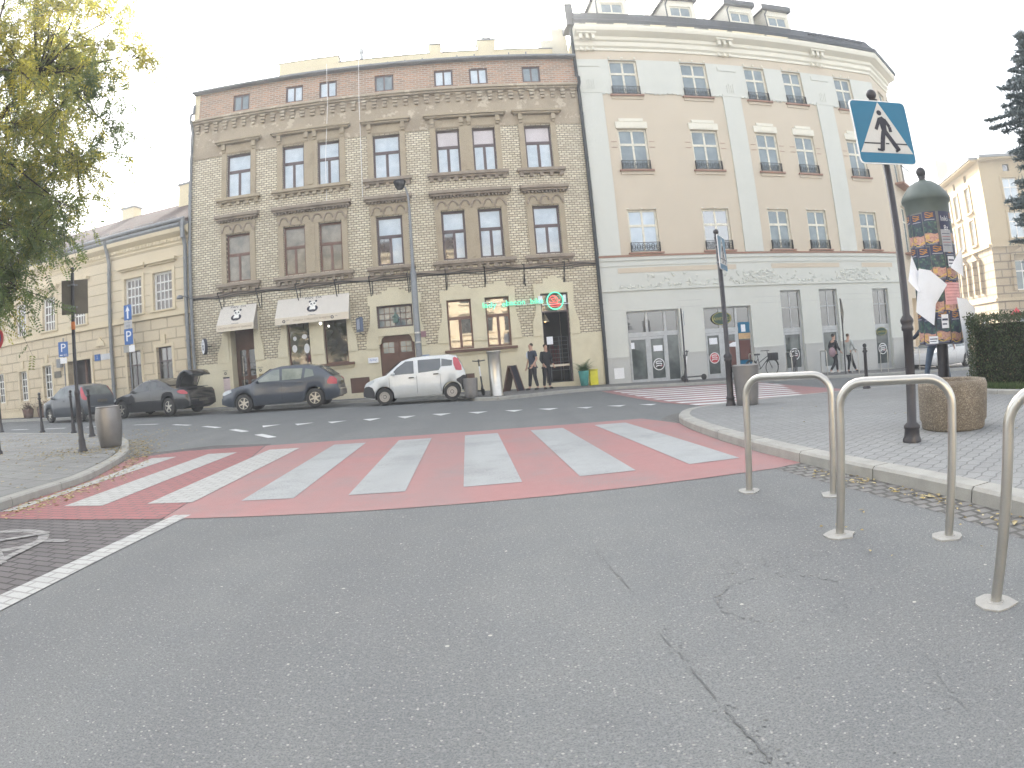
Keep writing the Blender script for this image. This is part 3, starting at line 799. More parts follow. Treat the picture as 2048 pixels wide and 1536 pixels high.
# upper floors
BLK = {2: ['glass_lil', 'glass_sky']}
for i, (a, b) in enumerate(W2):
    lil = i >= 4
    window(br, a, b, 8.71, 10.56, .14, [(.39, 1), (.61, 2)], .075, .11, 'framed', ['glass_lil', 'glass_sky'] if lil else 'glass_sky', gms=[0, 1, 1] if lil else None)
for i, (a, b) in enumerate(W1):
    if i < 3: window(br, a, b, 5.16, 7.11, .14, [(.42, 1), (.58, 2)], .075, .10, 'framer', 'glass_paper')
    else:
        op = i in (3, 4)
        wf = window(br, a, b, 5.16, 7.11, .14, [(.40, 1), (.60, 2)], .085, .11, 'framed', ['glass_sky', 'glass_dark'], gms=[0, 1, 0] if op else None)
        if op:   # left casement swung open into the room
            z0, z1 = 5.26, 6.34
            cs = MB(); cs.T = Matrix.Translation((a + .09, .19, 0)) @ Matrix.Rotation(R_(48), 4, 'Z'); wd = (b - a) * .42
            for q in ((0, .05), (wd - .05, wd)): cs.box(q[0], q[1], 0, .04, z0, z1)
            cs.box(.05, wd - .05, 0, .04, z0, z0 + .05); cs.box(.05, wd - .05, 0, .04, z1 - .05, z1)
            cs.poly([(.05, .02, z0 + .05), (wd - .05, .02, z0 + .05), (wd - .05, .02, z1 - .05), (.05, .02, z1 - .05)], 1)
            cs.build('open_casement', [M['framed'], M['glass_sky']], wf)
# trim round the windows, grouped as in the facade: single, pair, single, pair, single
BAYS = [(0,), (1, 2), (3,), (4, 5), (6,)]
for bay in BAYS:
    for fl, WW in ((2, W2), (1, W1)):
        u0, u1 = WW[bay[0]][0], WW[bay[-1]][1]; pair = len(bay) == 2
        v0, v1 = (8.66, 10.62) if fl == 2 else (5.10, 7.15)
        t = MB(); top = 11.02 if fl == 2 else 7.16
        t.box(u0 - .22, u0, -.07, .0, v0, v1); t.box(u1, u1 + .22, -.07, .0, v0, v1)
        if pair:
            m0, m1 = WW[bay[0]][1], WW[bay[1]][0]; t.box(m0, m1, -.07, .0, v0, v1); t.box(m0 + .17, m1 - .17, -.10, -.071, v0 + .1, v1 - .05)
        if fl == 2:
            t.box(u0 - .22, u1 + .22, -.07, -.03, v1 + .001, 10.98)
            t.box(u0 - .22, u1 + .22, -.085, -.0701, 10.66, 10.72)
        else:
            t.box(u0 - .24, u1 + .24, -.08, .0, v1, 7.62)
        t.build('window_surround', M['stone'], br)
        h = MB()
        if fl == 2:
            h.box(u0 - .47, u1 + .47, -.36, -.03, 11.10, 11.19); h.box(u0 - .40, u1 + .40, -.27, -.03, 11.03, 11.099)
            cs = [u0 - .13, u1 + .13] + ([(WW[bay[0]][1] + .10), (WW[bay[1]][0] - .10)] if pair else [])
            for q in cs: h.box(q - .08, q + .08, -.22, -.071, 10.78, 11.029); h.box(q - .065, q + .065, -.15, -.0712, 10.68, 10.779)
        else:
            h.box(u0 - .42, u1 + .42, -.38, .0, 7.78, 7.90); h.box(u0 - .36, u1 + .36, -.28, .0, 7.70, 7.779)
            n = int((u1 - u0 + .6) / .13)
            for q in range(n):
                x = u0 - .3 + (u1 - u0 + .6) * (q + .5) / n; h.box(x - .035, x + .035, -.20, -.081, 7.62, 7.699)
            h.prism_yz([(-.38, 7.901), (0, 7.901), (0, 8.0)], u0 - .42, u1 + .42)
            na = 6 if pair else 3
            for q in range(na):
                wd = (u1 - u0 + .36) / na; x = u0 - .18 + wd * (q + .5)
                arc = [(x + wd * .36 * math.cos(t_), -.10, 7.30 + wd * .42 * math.sin(t_)) for t_ in np.linspace(0, math.pi, 9)]
                h.tube(arc, .035, 6); h.box(x - wd * .5, x - wd * .36, -.14, -.081, 7.19, 7.33)
            h.box(u1 + .18 - .04, u1 + .22, -.14, -.081, 7.19, 7.33)
        h.build('window_hood', M['stone'] if fl == 2 else M['sooty'], br)
        s = MB(); z = 8.66 if fl == 2 else 5.10
        s.box(u0 - .42, u1 + .42, -.26, .0, z - .12, z - .001); s.box(u0 - .36, u1 + .36, -.16, .0, z - .19, z - .121)
        n = 10 if pair else 5
        for q in range(n):
            x = u0 - .25 + (u1 - u0 + .5) * q / (n - 1); s.box(x - .07, x + .07, -.13, .0, z - .32, z - .191)
        s.build('window_sill', M['sooty'] if (fl == 1 or bay[0] >= 3) else M['stone'], br)
# ground floor: cream stone surrounds with stepped tops and flaring feet
def surround(polys, y0=-.075, name='stone_surround'):
    s = MB()
    for i, q in enumerate(polys): s.prism_xz(q, y0 - .0015 * i, .0)
    return s.build(name, M['cream'], br)
ft = 1.971
surround([[(-11.62, ft), (-11.58, 2.35), (-11.40, 2.75), (-11.32, 3.1), (-11.34, 3.9), (-11.08, 3.9), (-11.08, ft)], [(-9.97, ft), (-9.97, 3.9), (-9.72, 3.9), (-9.72, 3.0), (-9.62, 2.6), (-9.58, ft)], [(-11.08, 3.55), (-11.08, 4.05), (-10.75, 4.05), (-10.75, 4.3), (-10.2, 4.3), (-10.2, 4.05), (-9.97, 4.05), (-9.97, 3.55)]])
surround([[(-9.02, ft), (-8.98, 2.4), (-8.86, 2.75), (-8.80, 3.1), (-8.82, 3.9), (-8.58, 3.9), (-8.58, ft)], [(-7.66, ft), (-7.66, 3.9), (-7.10, 3.9), (-7.10, ft)], [(-6.16, ft), (-6.16, 3.9), (-5.97, 3.9), (-5.98, 2.95), (-5.83, 2.55), (-5.78, ft)], [(-8.58, 3.5), (-8.58, 4.05), (-8.2, 4.05), (-8.2, 4.22), (-7.9, 4.22), (-7.9, 4.05), (-6.9, 4.05), (-6.9, 4.22), (-6.4, 4.22), (-6.4, 4.05), (-6.16, 4.05), (-6.16, 3.5)]])
surround([[(-5.46, ft), (-5.40, 2.5), (-5.26, 2.9), (-5.22, 3.25), (-5.22, 3.64), (-5.28, 3.64), (-5.28, 4.02), (-4.96, 4.04), (-4.96, ft)], [(-3.58, ft), (-3.58, 4.04), (-3.21, 4.0), (-3.22, 3.6), (-3.30, 3.6), (-3.30, 3.1), (-3.2, 2.6), (-3.13, ft)],
    [(-4.96, 2.44), (-4.96, 2.74), (-3.58, 2.74), (-3.58, 2.44)], [(-4.96, 3.6), (-4.96, 4.04), (-4.72, 4.05), (-4.72, 4.16), (-4.5, 4.16), (-4.5, 4.28), (-4.05, 4.28), (-4.05, 4.17), (-3.80, 4.17), (-3.80, 4.05), (-3.58, 4.04), (-3.58, 3.6)]])
surround([[(-2.70, ft), (-2.64, 2.45), (-2.50, 2.8), (-2.45, 3.1), (-2.46, 3.5), (-2.52, 3.52), (-2.50, 3.96), (-2.27, 3.97), (-2.27, ft)], [(-1.33, ft), (-1.33, 3.98), (-.80, 3.98), (-.80, ft)], [(.13, ft), (.13, 3.97), (.39, 3.95), (.35, 3.2), (.42, 2.75), (.50, 2.48), (.53, ft)],
    [(-2.27, 3.6), (-2.27, 3.97), (-2.18, 3.98), (-2.16, 4.12), (-1.9, 4.12), (-1.9, 4.20), (-1.62, 4.20), (-1.62, 4.06), (-1.4, 4.06), (-1.33, 3.98), (-1.33, 3.6)], [(-.80, 3.6), (-.80, 3.98), (-.72, 4.0), (-.71, 4.12), (-.4, 4.12), (-.4, 4.2), (.02, 4.2), (.03, 4.05), (.13, 3.97), (.13, 3.6)]])
surround([[(.96, ft), (.98, 2.5), (1.10, 2.8), (1.15, 3.05), (1.12, 3.6), (1.10, 3.97), (1.35, 3.98), (1.35, ft)], [(2.42, ft), (2.42, 3.98), (2.67, 3.97), (2.63, 3.04), (2.72, 2.72), (2.81, 2.42), (2.80, ft)], [(1.35, 3.6), (1.35, 3.98), (1.48, 3.99), (1.51, 4.17), (1.7, 4.17), (1.7, 4.26), (2.05, 4.26), (2.05, 4.18), (2.21, 4.17), (2.30, 3.99), (2.42, 3.98), (2.42, 3.6)]])
# window ledges of the shops
for a, b, z in ((-7.35, -5.95, 1.57), (-8.75, -7.5, 1.57), (-2.45, .32, 1.68)):
    s = MB(); s.box(a, b, -.22, .0, z - .10, z - .001, 1); s.box(a + .02, b - .02, -.12, -.036, z - .19, z - .101, 0); s.build('window_ledge', [M['cream'], M['wood']], br)
# shop windows
window(br, -8.58, -7.66, 1.57, 3.5, .16, [(1, 1)], .06, .05, 'wood', 'glass_dark')
window(br, -7.10, -6.16, 1.57, 3.5, .16, [(1, 1)], .06, .05, 'wood', 'glass_dark')
for a, b in ((-2.27, -1.33), (-.80, .13)): window(br, a, b, 1.70, 3.60, .10, [(.36, 1), (.64, 2)], .07, .10, 'framer', 'glass_mirror')
# light stencils on the first shop window
d = MB()
for cx, cz, r1, r2 in ((-8.33, 2.67, .075, .09), (-7.93, 2.72, .11, .095), (-8.36, 2.28, .10, .15), (-7.86, 2.25, .11, .19)):
    d.disc_y(cx, cz, r1, .183, rz=r2)
d.build('window_stencil', M['paper'], br)
# shop door on the left, deep in its recess
d = MB(); y = .62
d.box(-11.08, -11.0, -.02, .66, .1, 3.55, 1); d.box(-10.02, -9.97, .28, .66, .1, 3.55, 1); d.box(-11.0, -10.02, .25, .66, 3.3, 3.55, 1)
d.box(-11.0, -10.02, y, y + .06, .1, .75); d.box(-11.0, -10.02, y, y + .06, 2.45, 3.3)
for a, b in ((-11.0, -10.85), (-10.58, -10.44), (-10.17, -10.02)): d.box(a, b, y, y + .06, .75, 2.45)
d.box(-10.85, -10.58, y, y + .06, 1.25, 1.4); d.box(-10.44, -10.17, y, y + .06, 1.25, 1.4)
do = d.build('shop_door', [M['wood'], M['cream']], br)
gpl = MB()
for a, b in ((-10.85, -10.58), (-10.44, -10.17)):
    for z0, z1 in ((.75, 1.25), (1.4, 2.45)): gpl.poly([(a, y + .03, z0), (b, y + .03, z0), (b, y + .03, z1), (a, y + .03, z1)])
gpl.build('pane', M['glass_dark'], do)
hn = MB(); hn.tube([(-10.72, y - .05, 1.0), (-10.72, y - .05, 2.2)], .02, 8); hn.tube([(-10.72, y - .05, 1.1), (-10.72, y, 1.1)], .015, 6); hn.tube([(-10.72, y - .05, 2.1), (-10.72, y, 2.1)], .015, 6); hn.build('handle', M['steel'], do)
# entrance gate with cut corners, and the many-paned light above it
g = MB(); y = .12
g.prism_xz([(-4.94, -.3), (-4.94, 2.12), (-4.86, 2.18), (-4.82, 2.36), (-4.74, 2.44), (-3.79, 2.44), (-3.71, 2.36), (-3.67, 2.18), (-3.59, 2.12), (-3.59, -.3)], y, y + .08)
g.box(-4.29, -4.24, y - .02, y - .001, -.3, 2.43)
for cx in (-4.6, -3.93):
    for zz in (.2, .95): g.box(cx - .22, cx + .22, y - .015, y - .001, zz, zz + .55)
go = g.build('entrance_gate', M['wood'], br)
gp = MB()
for cx in (-4.60, -3.92):
    for i in (0, 1):
        for j in (0, 1):
            a = cx - .21 + i * .215; z = 1.78 + j * .215; gp.poly([(a, y - .004, z), (a + .195, y - .004, z), (a + .195, y - .004, z + .195), (a, y - .004, z + .195)])
gp.build('pane', M['glass_mid'], go)
gc = MB()
for s_ in (0, 1):
    q = [(-4.96, 2.44), (-4.96, 2.12), (-4.88, 2.16), (-4.83, 2.34), (-4.74, 2.44)]
    if s_: q = [(-4.265 * 2 - a, b) for a, b in q]
    gc.prism_xz(q, -.02, .118)
gc.build('gate_corner', M['cream'], br)
window(br, -4.96, -3.58, 2.74, 3.6, .12, [(1, 6), (1, 6), (1, 6)], .07, .03, 'framed', 'glass_mid', name='transom_light')
ln = MB(); ln.box(-4.33, -4.13, -.32, -.12, 2.9, 3.12); ln.lathe([(.16, 3.12), (.05, 3.2), (.02, 3.3)], 10, (-4.23, -.22)); ln.tube([(-4.23, -.22, 3.28), (-4.23, .1, 3.4)], .012, 6); ln.build('hanging_lantern', mat('green_lantern', (.10, .17, .15), .4, bmp=0), br)
# burger-shop doorway: a dark room behind a raised shutter
rm = MB(); rm.box(1.36, 2.41, 2.2, 2.24, .1, 3.6); rm.box(1.32, 1.35, .28, 2.2, .1, 3.6); rm.box(2.42, 2.45, .28, 2.2, .1, 3.6); rm.box(1.35, 2.42, .28, 2.2, 3.6, 3.63); rm.box(1.35, 2.42, -.03, 2.2, .08, .129, 1)
rm.build('shop_interior', [mat('dark_room', (.05, .045, .045), .8), M['paveF']], br)
fr = MB(); fr.box(1.35, 1.40, .1, .2, .13, 3.6); fr.box(2.37, 2.42, .1, .2, .13, 3.6); fr.box(1.40, 2.37, .1, .2, 2.86, 2.92); fr.box(1.40, 2.37, .1, .2, 3.54, 3.6)
fo = fr.build('door_frame', M['framed'], br)
gp = MB(); gp.poly([(1.40, .15, 2.92), (2.37, .15, 2.92), (2.37, .15, 3.54), (1.40, .15, 3.54)]); gp.build('pane', M['glass_dark'], fo)
gt = MB()
for z in np.linspace(.6, 1.9, 9): gt.tube([(1.62, .35, z), (2.36, .35, z)], .008, 5)
for u in (1.62, 2.0, 2.34): gt.tube([(u, .35, .2), (u, .35, 1.92)], .010, 5)
gt.build('grille', M['zinc'], br)
rg = MB()
for k in range(5): rg.box(1.7 + .12 * k, 1.78 + .12 * k, 1.9, 2.0, .7 + .1 * (k % 2), 1.5 + .12 * (k % 3))
rg.build('red_stools', mat('red_lacquer', (.12, .02, .02), .5), br)
pl = MB(); pl.lathe([(.03, 2.83), (.17, 2.55)], 14, (1.58, .75)); pl.tube([(1.58, .75, 2.83), (1.58, .75, 3.5)], .008, 5); po = pl.build('pendant_lamp', mat('lamp_shade', (.5, .46, .38), .6), br)
bl = MB(); bl.sphere((1.58, .75, 2.58), .05); bl.build('bulb', M['warm'], po)
bd = MB(); bd.box(1.55, 2.35, .30, .33, .75, .83); bd.build('counter_edge', M['steel'], br)
nt_ = MB(); nt_.box(1.48, 1.72, .05, .06, 1.62, 1.92); nt_.build('notice', M['paper'], br)
# cellar hatches, meter boxes
for a, b, z0, z1 in ((-6.18, -5.43, .36, .94), (-7.1, -6.5, .3, .72), (-1.75, -1.4, .45, .75)):
    s = MB(); s.box(a, b, .0, .05, z0, z1); s.box(a + .03, b - .03, -.012, -.0002, z0 + .03, z1 - .03); s.build('cellar_hatch', M['wood'], br)
s = MB(); s.box(UL + .006, UL + .25, .012, 2.29, -.9, 13.69); s.build('gable_wall', M['cream2'], br)
# drain pipes at both ends
for u, zt in ((UL + .02, 13.2), (UR - .07, 15.3)):
    s = MB(); s.tube([(u, -.12, -.4), (u, -.12, 11.9), (u - .02, -.22, 12.2), (u, -.40, 12.35), (u, -.40, 12.6), (u, -.1, 12.8), (u, -.08, zt)], .07, 10)
    for z in (1.2, 3, 5, 7, 9, 11): s.tube([(u, -.12, z), (u, -.12, z + .05)], .085, 10); s.box(u - .02, u + .02, -.1, .0, z, z + .05)
    s.build('drain_pipe', M['zinc'] if u < 0 else M['roofdark'], br)
# iron brackets that once carried a canopy, sooty band and cables above the ground floor
for u in (-11.25, -9.62, -8.0, -6.45, -5.12, -3.66, -2.22, -.74, .76, 2.32):
    s = MB(); s.tube([(u, 0, 4.80), (u, -.62, 4.70)], .022, 6); s.tube([(u, -.6, 4.70), (u, -.05, 4.0)], .02, 6); s.tube([(u + .05, 0, 4.78), (u + .05, -.02, 3.95)], .016, 6); s.build('iron_bracket', M['iron'], br)
cb = MB()
for k in range(3):
    pts = []
    for i in range(60):
        u = UL + (UR - UL) * i / 59; pts.append((u, -.035 - .02 * k, 4.62 + .05 * k + .035 * math.sin(u * 1.9 + k * 1.3) - .05 * abs(math.sin(u * 2.05))))
    cb.tube(pts, .014, 5)
cb.build('cable', M['plastic'], br)
for u_, w_ in ((-6.62, .1), (-5.27, .0)):
    th = MB(); th.tube([(u_, -.4, 14.0), (u_ + w_ * .5, -.36, 12.0), (u_ - w_, -.1, 10.4 - w_ * 8), (u_ - w_, -.03, 8.0)], .012, 5); th.build('hanging_wire', M['whitepaint'], br)
sb = MB(); sb.box(UL + .1, UR - .1, -.02, -.001, 4.62, 4.80); sb.build('sooty_band', M['sooty'], br)
wl_ = MB(); wl_.tube([(UL + .1, -.02, 4.7), (UL - .1, -.9, 4.75)], .025, 6); wl_.lathe([(.0, 4.78), (.09, 4.76), (.14, 4.66), (.13, 4.62), (0, 4.63)], 12, (UL - .12, -.95)); wl_.build('wall_lamp', M['zinc'], br)
# small enamel plates and notices beside the gate
s = MB(); s.box(-5.42, -5.02, -.095, -.078, 1.45, 1.66); s.build('name_plate', M['paper'], br)
s = MB(); s.text('dyżur', .12, (-5.22, -.098, 1.57), m=0, xs=1.0); s.build('plate_lettering', M['blue2'], br)
s = MB(); s.box(-3.42, -3.05, -.095, -.078, 1.18, 1.60, 0); s.box(-3.42, -3.05, -.095, -.078, .95, 1.14, 0); s.build('blue_plate', mat('faded_blue', (.26, .33, .47), .5), br)
s = MB(); s.box(-3.36, -3.12, -.1, -.078, 2.28, 2.5); s.build('house_number_plate', mat('plum_enamel', (.28, .16, .18), .4), br)
s = MB()
for k, (u, z) in enumerate(((-11.3, 1.62), (-9.78, 1.62))): s.disc_y(u, z - .06, .055, -.08, r0=.03); s.text('PAN DA', .06, (u, -.08, z + .05))
s.build('painted_emblem', M['ink'], br)
s = MB(); s.box(-11.42, -11.14, -.06, -.037, .72, 1.42, 0); s.box(-11.42, -11.14, -.064, -.0601, 1.36, 1.42, 1)
for k in range(7): s.box(-11.40, -11.16, -.0635, -.0602, .78 + k * .08, .785 + k * .08, 1)
s.build('menu_board', [mat('pinkish_paper', (.62, .50, .48), .7), M['ink']], br)
s = MB(); s.box(-9.86, -9.62, -.06, -.037, 1.0, 1.42); s.build('brass_plate', mat('dull_brass', (.28, .22, .10), .4, metal=.5), br)

# ---------------------------------------------------------------- pale five-storey house
wh = empty('apartment_house', OW, YW, 'tall pale peach and white house with grey shopfronts, iron window rails and dark dormered roof', 'building')
CO = [(1.38, 2.63), (4.62, 5.87), (7.75, 8.82), (9.77, 10.83), (12.76, 13.79)]
F4, F3, F2 = (11.93, 13.63), (8.51, 10.34), (5.03, 6.81)
SH = [(.93, 3.14, -.28, 2.69), (4.21, 6.40, -.30, 2.67), (7.89, 8.93, -.32, 3.25), (9.91, 10.90, -.38, 3.25), (12.95, 13.95, -.47, 3.22)]
WH = [(a, b, f[0], f[1]) for a, b in CO for f in (F4, F3, F2)]
E_ = 15.2
wall(MB(), 0, E_, 4.88, 14.1, WH, depth=.22).build('peach_wall', M['peach'], wh)
wall(MB(), 0, E_, -1.4, 4.88, SH, depth=.3, y=-.02).build('white_wall', M['white'], wh)
wall(MB(), .02, E_ - .01, 12.0, 13.66, WH, y=-.035, depth=.03).build('upper_band', M['white'], wh)
for a, b in ((.03, .94), (6.42, 7.31), (11.39, 12.34)):
    s = MB(); s.box(a, b, -.06, .0, 4.95, 12.02); s.box(a + .02, b - .02, -.075, -.036, 12.02, 12.12)
    for q in range(4):
        x = a + .3 + q * .1; s.box(x, x + .03, -.055, -.036, 12.2, 12.6 + .08 * (q % 2))
    s.box(a - .02, b + .02, -.07, -.036, 13.3, 13.5)
    s.build('pilaster', M['white'], wh)
# garland line under the band
s = MB()
for i in range(70):
    u = .2 + i * .205
    if any(a - .1 < u < b + .1 for a, b in CO): continue
    s.sphere((u, -.04, 12.0 + .03 * math.sin(i * 1.1)), .05, nu=6, nv=4, sc=(1.6, .5, .8))
s.build('stucco_garland', M['white'], wh)
# main cornice
prof = [(0, 14.1), (-.06, 14.1), (-.06, 14.22), (-.16, 14.30), (-.16, 14.5), (-.26, 14.56), (-.26, 14.72), (-.62, 14.86), (-.68, 15.0), (-.68, 15.12), (0, 15.2)]
K = [(0, -0), (E_, 0), (E_ + 2.5, 1.83), (E_ + 2.5, 14)]
def sweep(prof, K, name, m, parent):
    mb = MB(); vs = []; n = len(prof)
    for i, (x, y) in enumerate(K):
        d0 = np.array(K[i]) - np.array(K[max(i - 1, 0)]); d1 = np.array(K[min(i + 1, len(K) - 1)]) - np.array(K[i])
        d0 = d0 / (np.hypot(*d0) or 1); d1 = d1 / (np.hypot(*d1) or 1)
        if i == 0: d0 = d1
        if i == len(K) - 1: d1 = d0
        n0 = np.array((d0[1], -d0[0])); n1 = np.array((d1[1], -d1[0])); nn = (n0 + n1); nn = nn / np.dot(nn, nn) * 2 if np.dot(nn, nn) > 0 else n0
        nn = nn / max(.5, 1)
        for q, z in prof: vs.append((x + nn[0] * -q, y + nn[1] * -q, z))
    fs = []
    for i in range(len(K) - 1):
        for j in range(n - 1): fs.append((i * n + j, (i + 1) * n + j, (i + 1) * n + j + 1, i * n + j + 1))
    fs.append(tuple(range(n)))
    mb.add(vs, fs); return mb.build(name, m, parent)
sweep(prof, K, 'cornice', M['whitetrim'], wh)
s = MB()
for u in (.5, 6.85, 11.85):
    for q in (-.32, -.05, .22): s.box(u + q, u + q + .13, -.5, -.262, 14.5, 14.74); s.box(u + q + .02, u + q + .11, -.22, -.061, 14.05, 14.2)
    s.box(u - .4, u + .42, -.58, -.262, 14.741, 14.80)
s.build('cornice_bracket', M['whitetrim'], wh)
# roof: steep dark apron behind the gutter, flat top
K2 = [(-.02, 0), (E_, 0), (E_ + 2.5, 1.83), (E_ + 2.5, 14)]
sweep([(-.74, 15.14), (-.76, 15.32), (-.62, 15.42), (-.25, 15.95), (.2, 16.1), (1.6, 17.1), (5, 18.0)], K2, 'roof', M['roofdark'], wh)
s = MB()
for i in range(34):
    u = 1 + i * .41; s.tube([(u, -.74, 15.33), (u, -.66, 15.43)], .012, 4)
for i in range(24):
    u = 11.6 + i * .14 ; s.sphere((u, -.5, 15.66 + .02 * (i % 2)), .05, nu=6, nv=4)
s.tube([(0.2, -.55, 15.75), (10.9, -.55, 15.75)], .012, 5)
s.build('snow_guard', M['iron'], wh)
ub_ = MB(); ub_.box(-.30, .05, -.5, .6, 15.2, 16.3); ub_.build('party_wall_cap', M['roofdark'], wh)
for i, u in enumerate((1.95, 5.2, 8.25, 10.27)):
    hw = .72 if i < 2 else .68
    s = MB(); y = .0
    wall(s, u - hw, u + hw, 15.75, 17.02, [(u - .53, u + .53, 15.8, 16.72)], y=y, depth=.12)
    s.prism_yz([(y, 15.75), (y, 17.02), (2.4, 17.3), (2.4, 16.2)], u - hw, u - hw + .04); s.prism_yz([(y, 15.75), (y, 17.02), (2.4, 17.3), (2.4, 16.2)], u + hw - .04, u + hw)
    dm = s.build('dormer', M['whitetrim'], wh)
    q = MB(); q.prism_yz([(y - .22, 17.02), (y - .22, 17.3), (3.2, 17.75), (3.2, 17.3)], u - hw - .14, u + hw + .14); q.build('roof', M['roofdark'], dm)
    window(dm, u - .53, u + .53, 15.8, 16.72, .06, [(.6, 2), (.4, 2)], .07, .06, 'framec', 'glass_mid')
    q = MB(); q.tube([(u - hw - .02, -.12, 15.7), (u - hw - .02, -.12, 16.7), (u - hw + .1, -.2, 16.95)], .035, 6); q.build('drain_pipe', M['roofdark'], dm)
# windows, rails, sills and lintels
def rail(parent, a, b, z, name='window_rail'):
    s = MB(); h = .36
    for zz in (z + .02, z + h): s.box(a, b, -.09, -.07, zz, zz + .025)
    n = max(4, int((b - a) / .2)); wd = (b - a) / n
    for q in range(n):
        cx = a + wd * (q + .5); s.tube([(cx + wd * .38 * math.cos(t), -.08, z + h / 2 + .02 + h * .36 * math.sin(t)) for t in np.linspace(0, 2 * math.pi, 11)], .011, 4, cap=False)
        s.tube([(cx + .05 * math.cos(t), -.08, z + h / 2 + .02 + .06 * math.sin(t)) for t in np.linspace(0, 2 * math.pi, 9)], .011, 4, cap=False)
    for x in (a, b): s.box(x - .012, x + .012, -.09, .0, z, z + h + .03)
    return s.build(name, M['iron'], parent)
for k, (a, b) in enumerate(CO):
    for fi, f in enumerate((F4, F3, F2)):
        gm = 'glass_mid' if fi < 2 else ('glass_sky' if k == 0 else 'glass_mirror' if k == 1 else 'glass_mid')
        window(wh, a, b, f[0], f[1], .10, [(.36, 2), (.64, 2)], .085, .085, 'framec', gm)
        rail(wh, a + .02, b - .02, f[0] + .02)
        s = MB(); s.box(a - .10, b + .12, -.14, .0, f[0] - .07, f[0] - .001, 1); s.box(a - .05, b + .07, -.05, .0, f[0] - .20, f[0] - .071, 0)
        s.build('window_sill', [M['peach'], M['rust']], wh)
    s = MB(); s.box(a - .06, b + .06, -.06, .0, 10.36, 10.66); s.box(a + .1, b - .1, -.08, .0, 10.661, 10.80)
    for q in range(7):
        x = a + .18 + (b - a - .36) * q / 6; s.box(x - .03, x + .03, -.085, -.061, 10.40, 10.47)
    s.build('window_lintel', M['whitetrim'], wh)
    s = MB()
    for sd_ in (a - .32, b + .06):
        for zz in (9.5, 9.75): s.box(sd_, sd_ + .24, -.015, .0, zz, zz + .025)
    s.build('incised_line', M['rust'], wh)
    s = MB()
    for x in (a + .05, (a + b) / 2, b - .05): s.sphere((x, -.03, F4[1] + .12), .06, nu=7, nv=4, sc=(1, .5, .9)); s.sphere((x, -.01, F2[1] + .03), .05, nu=7, nv=4, sc=(1.4, .6, .6))
    s.build('stucco_rosette', M['whitetrim'], wh)
s = MB(); s.box(0, E_, -.10, .0, 4.86, 4.93, 1); s.box(0, E_, -.07, -.021, 4.72, 4.858); s.box(0, E_, -.05, -.021, 4.5, 4.6)
s.box(0, E_, -.08, -.021, 3.50, 3.58); s.box(0, E_, -.035, -.021, 3.1, 3.13) if False else None
s.build('string_course', [M['white'], M['rust']], wh)
s = MB()
for a, b in ((.75, 5.9), (7.6, 11.2), (12.5, 14.4)): s.box(a, b, -.035, -.021, 4.22, 4.42)
s.build('peach_panel', M['peach'], wh)
s = MB(); rq = random.Random(5)
for i in range(520):
    c_ = rq.choice((6.9, 11.9)) if i < 320 else rq.uniform(.4, 14.2)
    u = c_ + rq.gauss(0, .38) if i < 320 else c_
    z = rq.uniform(3.66, 4.15) if i < 380 else rq.uniform(3.6, 3.72)
    if 0.1 < u < E_ - .1: s.sphere((u, -.03, z), rq.uniform(.03, .06), nu=6, nv=4, sc=(rq.uniform(.7, 1.6), .6, rq.uniform(.7, 1.4)))
s.build('stucco_ornament', M['white'], wh)
lines = MB()
segs = [(0, .93), (3.14, 4.21), (6.40, 7.89), (8.93, 9.91), (10.9, 12.95), (13.95, E_)]
for a, b in segs:
    for z in (2.75, 3.0) if (b - a) > 1.0 else (2.75,): lines.box(a + .01, b - .01, -.024, -.0201, z, z + .018)
lines.build('render_joint', M['greybase'], wh)
for a, b in segs:
    s = MB(); s.box(a + .02, b - .02, -.07, -.021, -1.3, .86); s.box(a + .02, b - .02, -.09, -.021, .861, .92); s.build('base_course', M['greybase'], wh)
s = MB(); s.box(.25, .65, -.075, -.0705, .08, .50); s.build('meter_box', M['whitepaint'], wh)
# corner bay and the far side
s = MB(); wall(s, 0, 3.1, -1.4, 14.1, [(1.0, 2.1, 8.5, 10.9), (1.0, 2.1, 5.0, 7.4), (1.0, 2.1, 11.9, 13.6), (1.0, 2.1, -.5, 2.8)], depth=.25)
ang = math.atan2(1.83, 2.5)
co_ = s.build('corner_wall', M['peach'], wh); co_.location = (E_, 0, 0); co_.rotation_euler = (0, 0, ang)
for z0, z1 in ((8.5, 10.9), (5.0, 7.4), (11.9, 13.6)):
    window(co_, 1.0, 2.1, z0, z1, .1, [(.3, 2), (.7, 2)], .07, .06, 'framec', 'glass_mid')
    q = MB(); q.box(.6, 2.5, -.5, 0, z0 - .12, z0 - .02, 0)
    for x in np.linspace(.62, 2.48, 13): q.tube([(x, -.48, z0 - .02), (x, -.48, z0 + .85)], .012, 5, 1)
    q.box(.6, 2.5, -.5, -.46, z0 + .85, z0 + .89, 1); q.build('balcony', [M['rust'], M['iron']], co_)
s = MB(); wall(s, 0, 12.3, -1.4, 14.1, [(1.0 + 2.6 * i, 2.1 + 2.6 * i, z, z + 1.8) for i in range(4) for z in (5.0, 8.5, 11.9)], depth=.2); sw = s.build('side_wall', M['peach'], wh); sw.location = (E_ + 2.5, 1.83, 0); sw.rotation_euler = (0, 0, math.pi / 2)
for i in range(4):
    for z in (5.0, 8.5, 11.9): window(sw, 1.0 + 2.6 * i, 2.1 + 2.6 * i, z, z + 1.8, .1, [(.36, 2), (.64, 2)], .08, .08, 'framec', 'glass_mid')
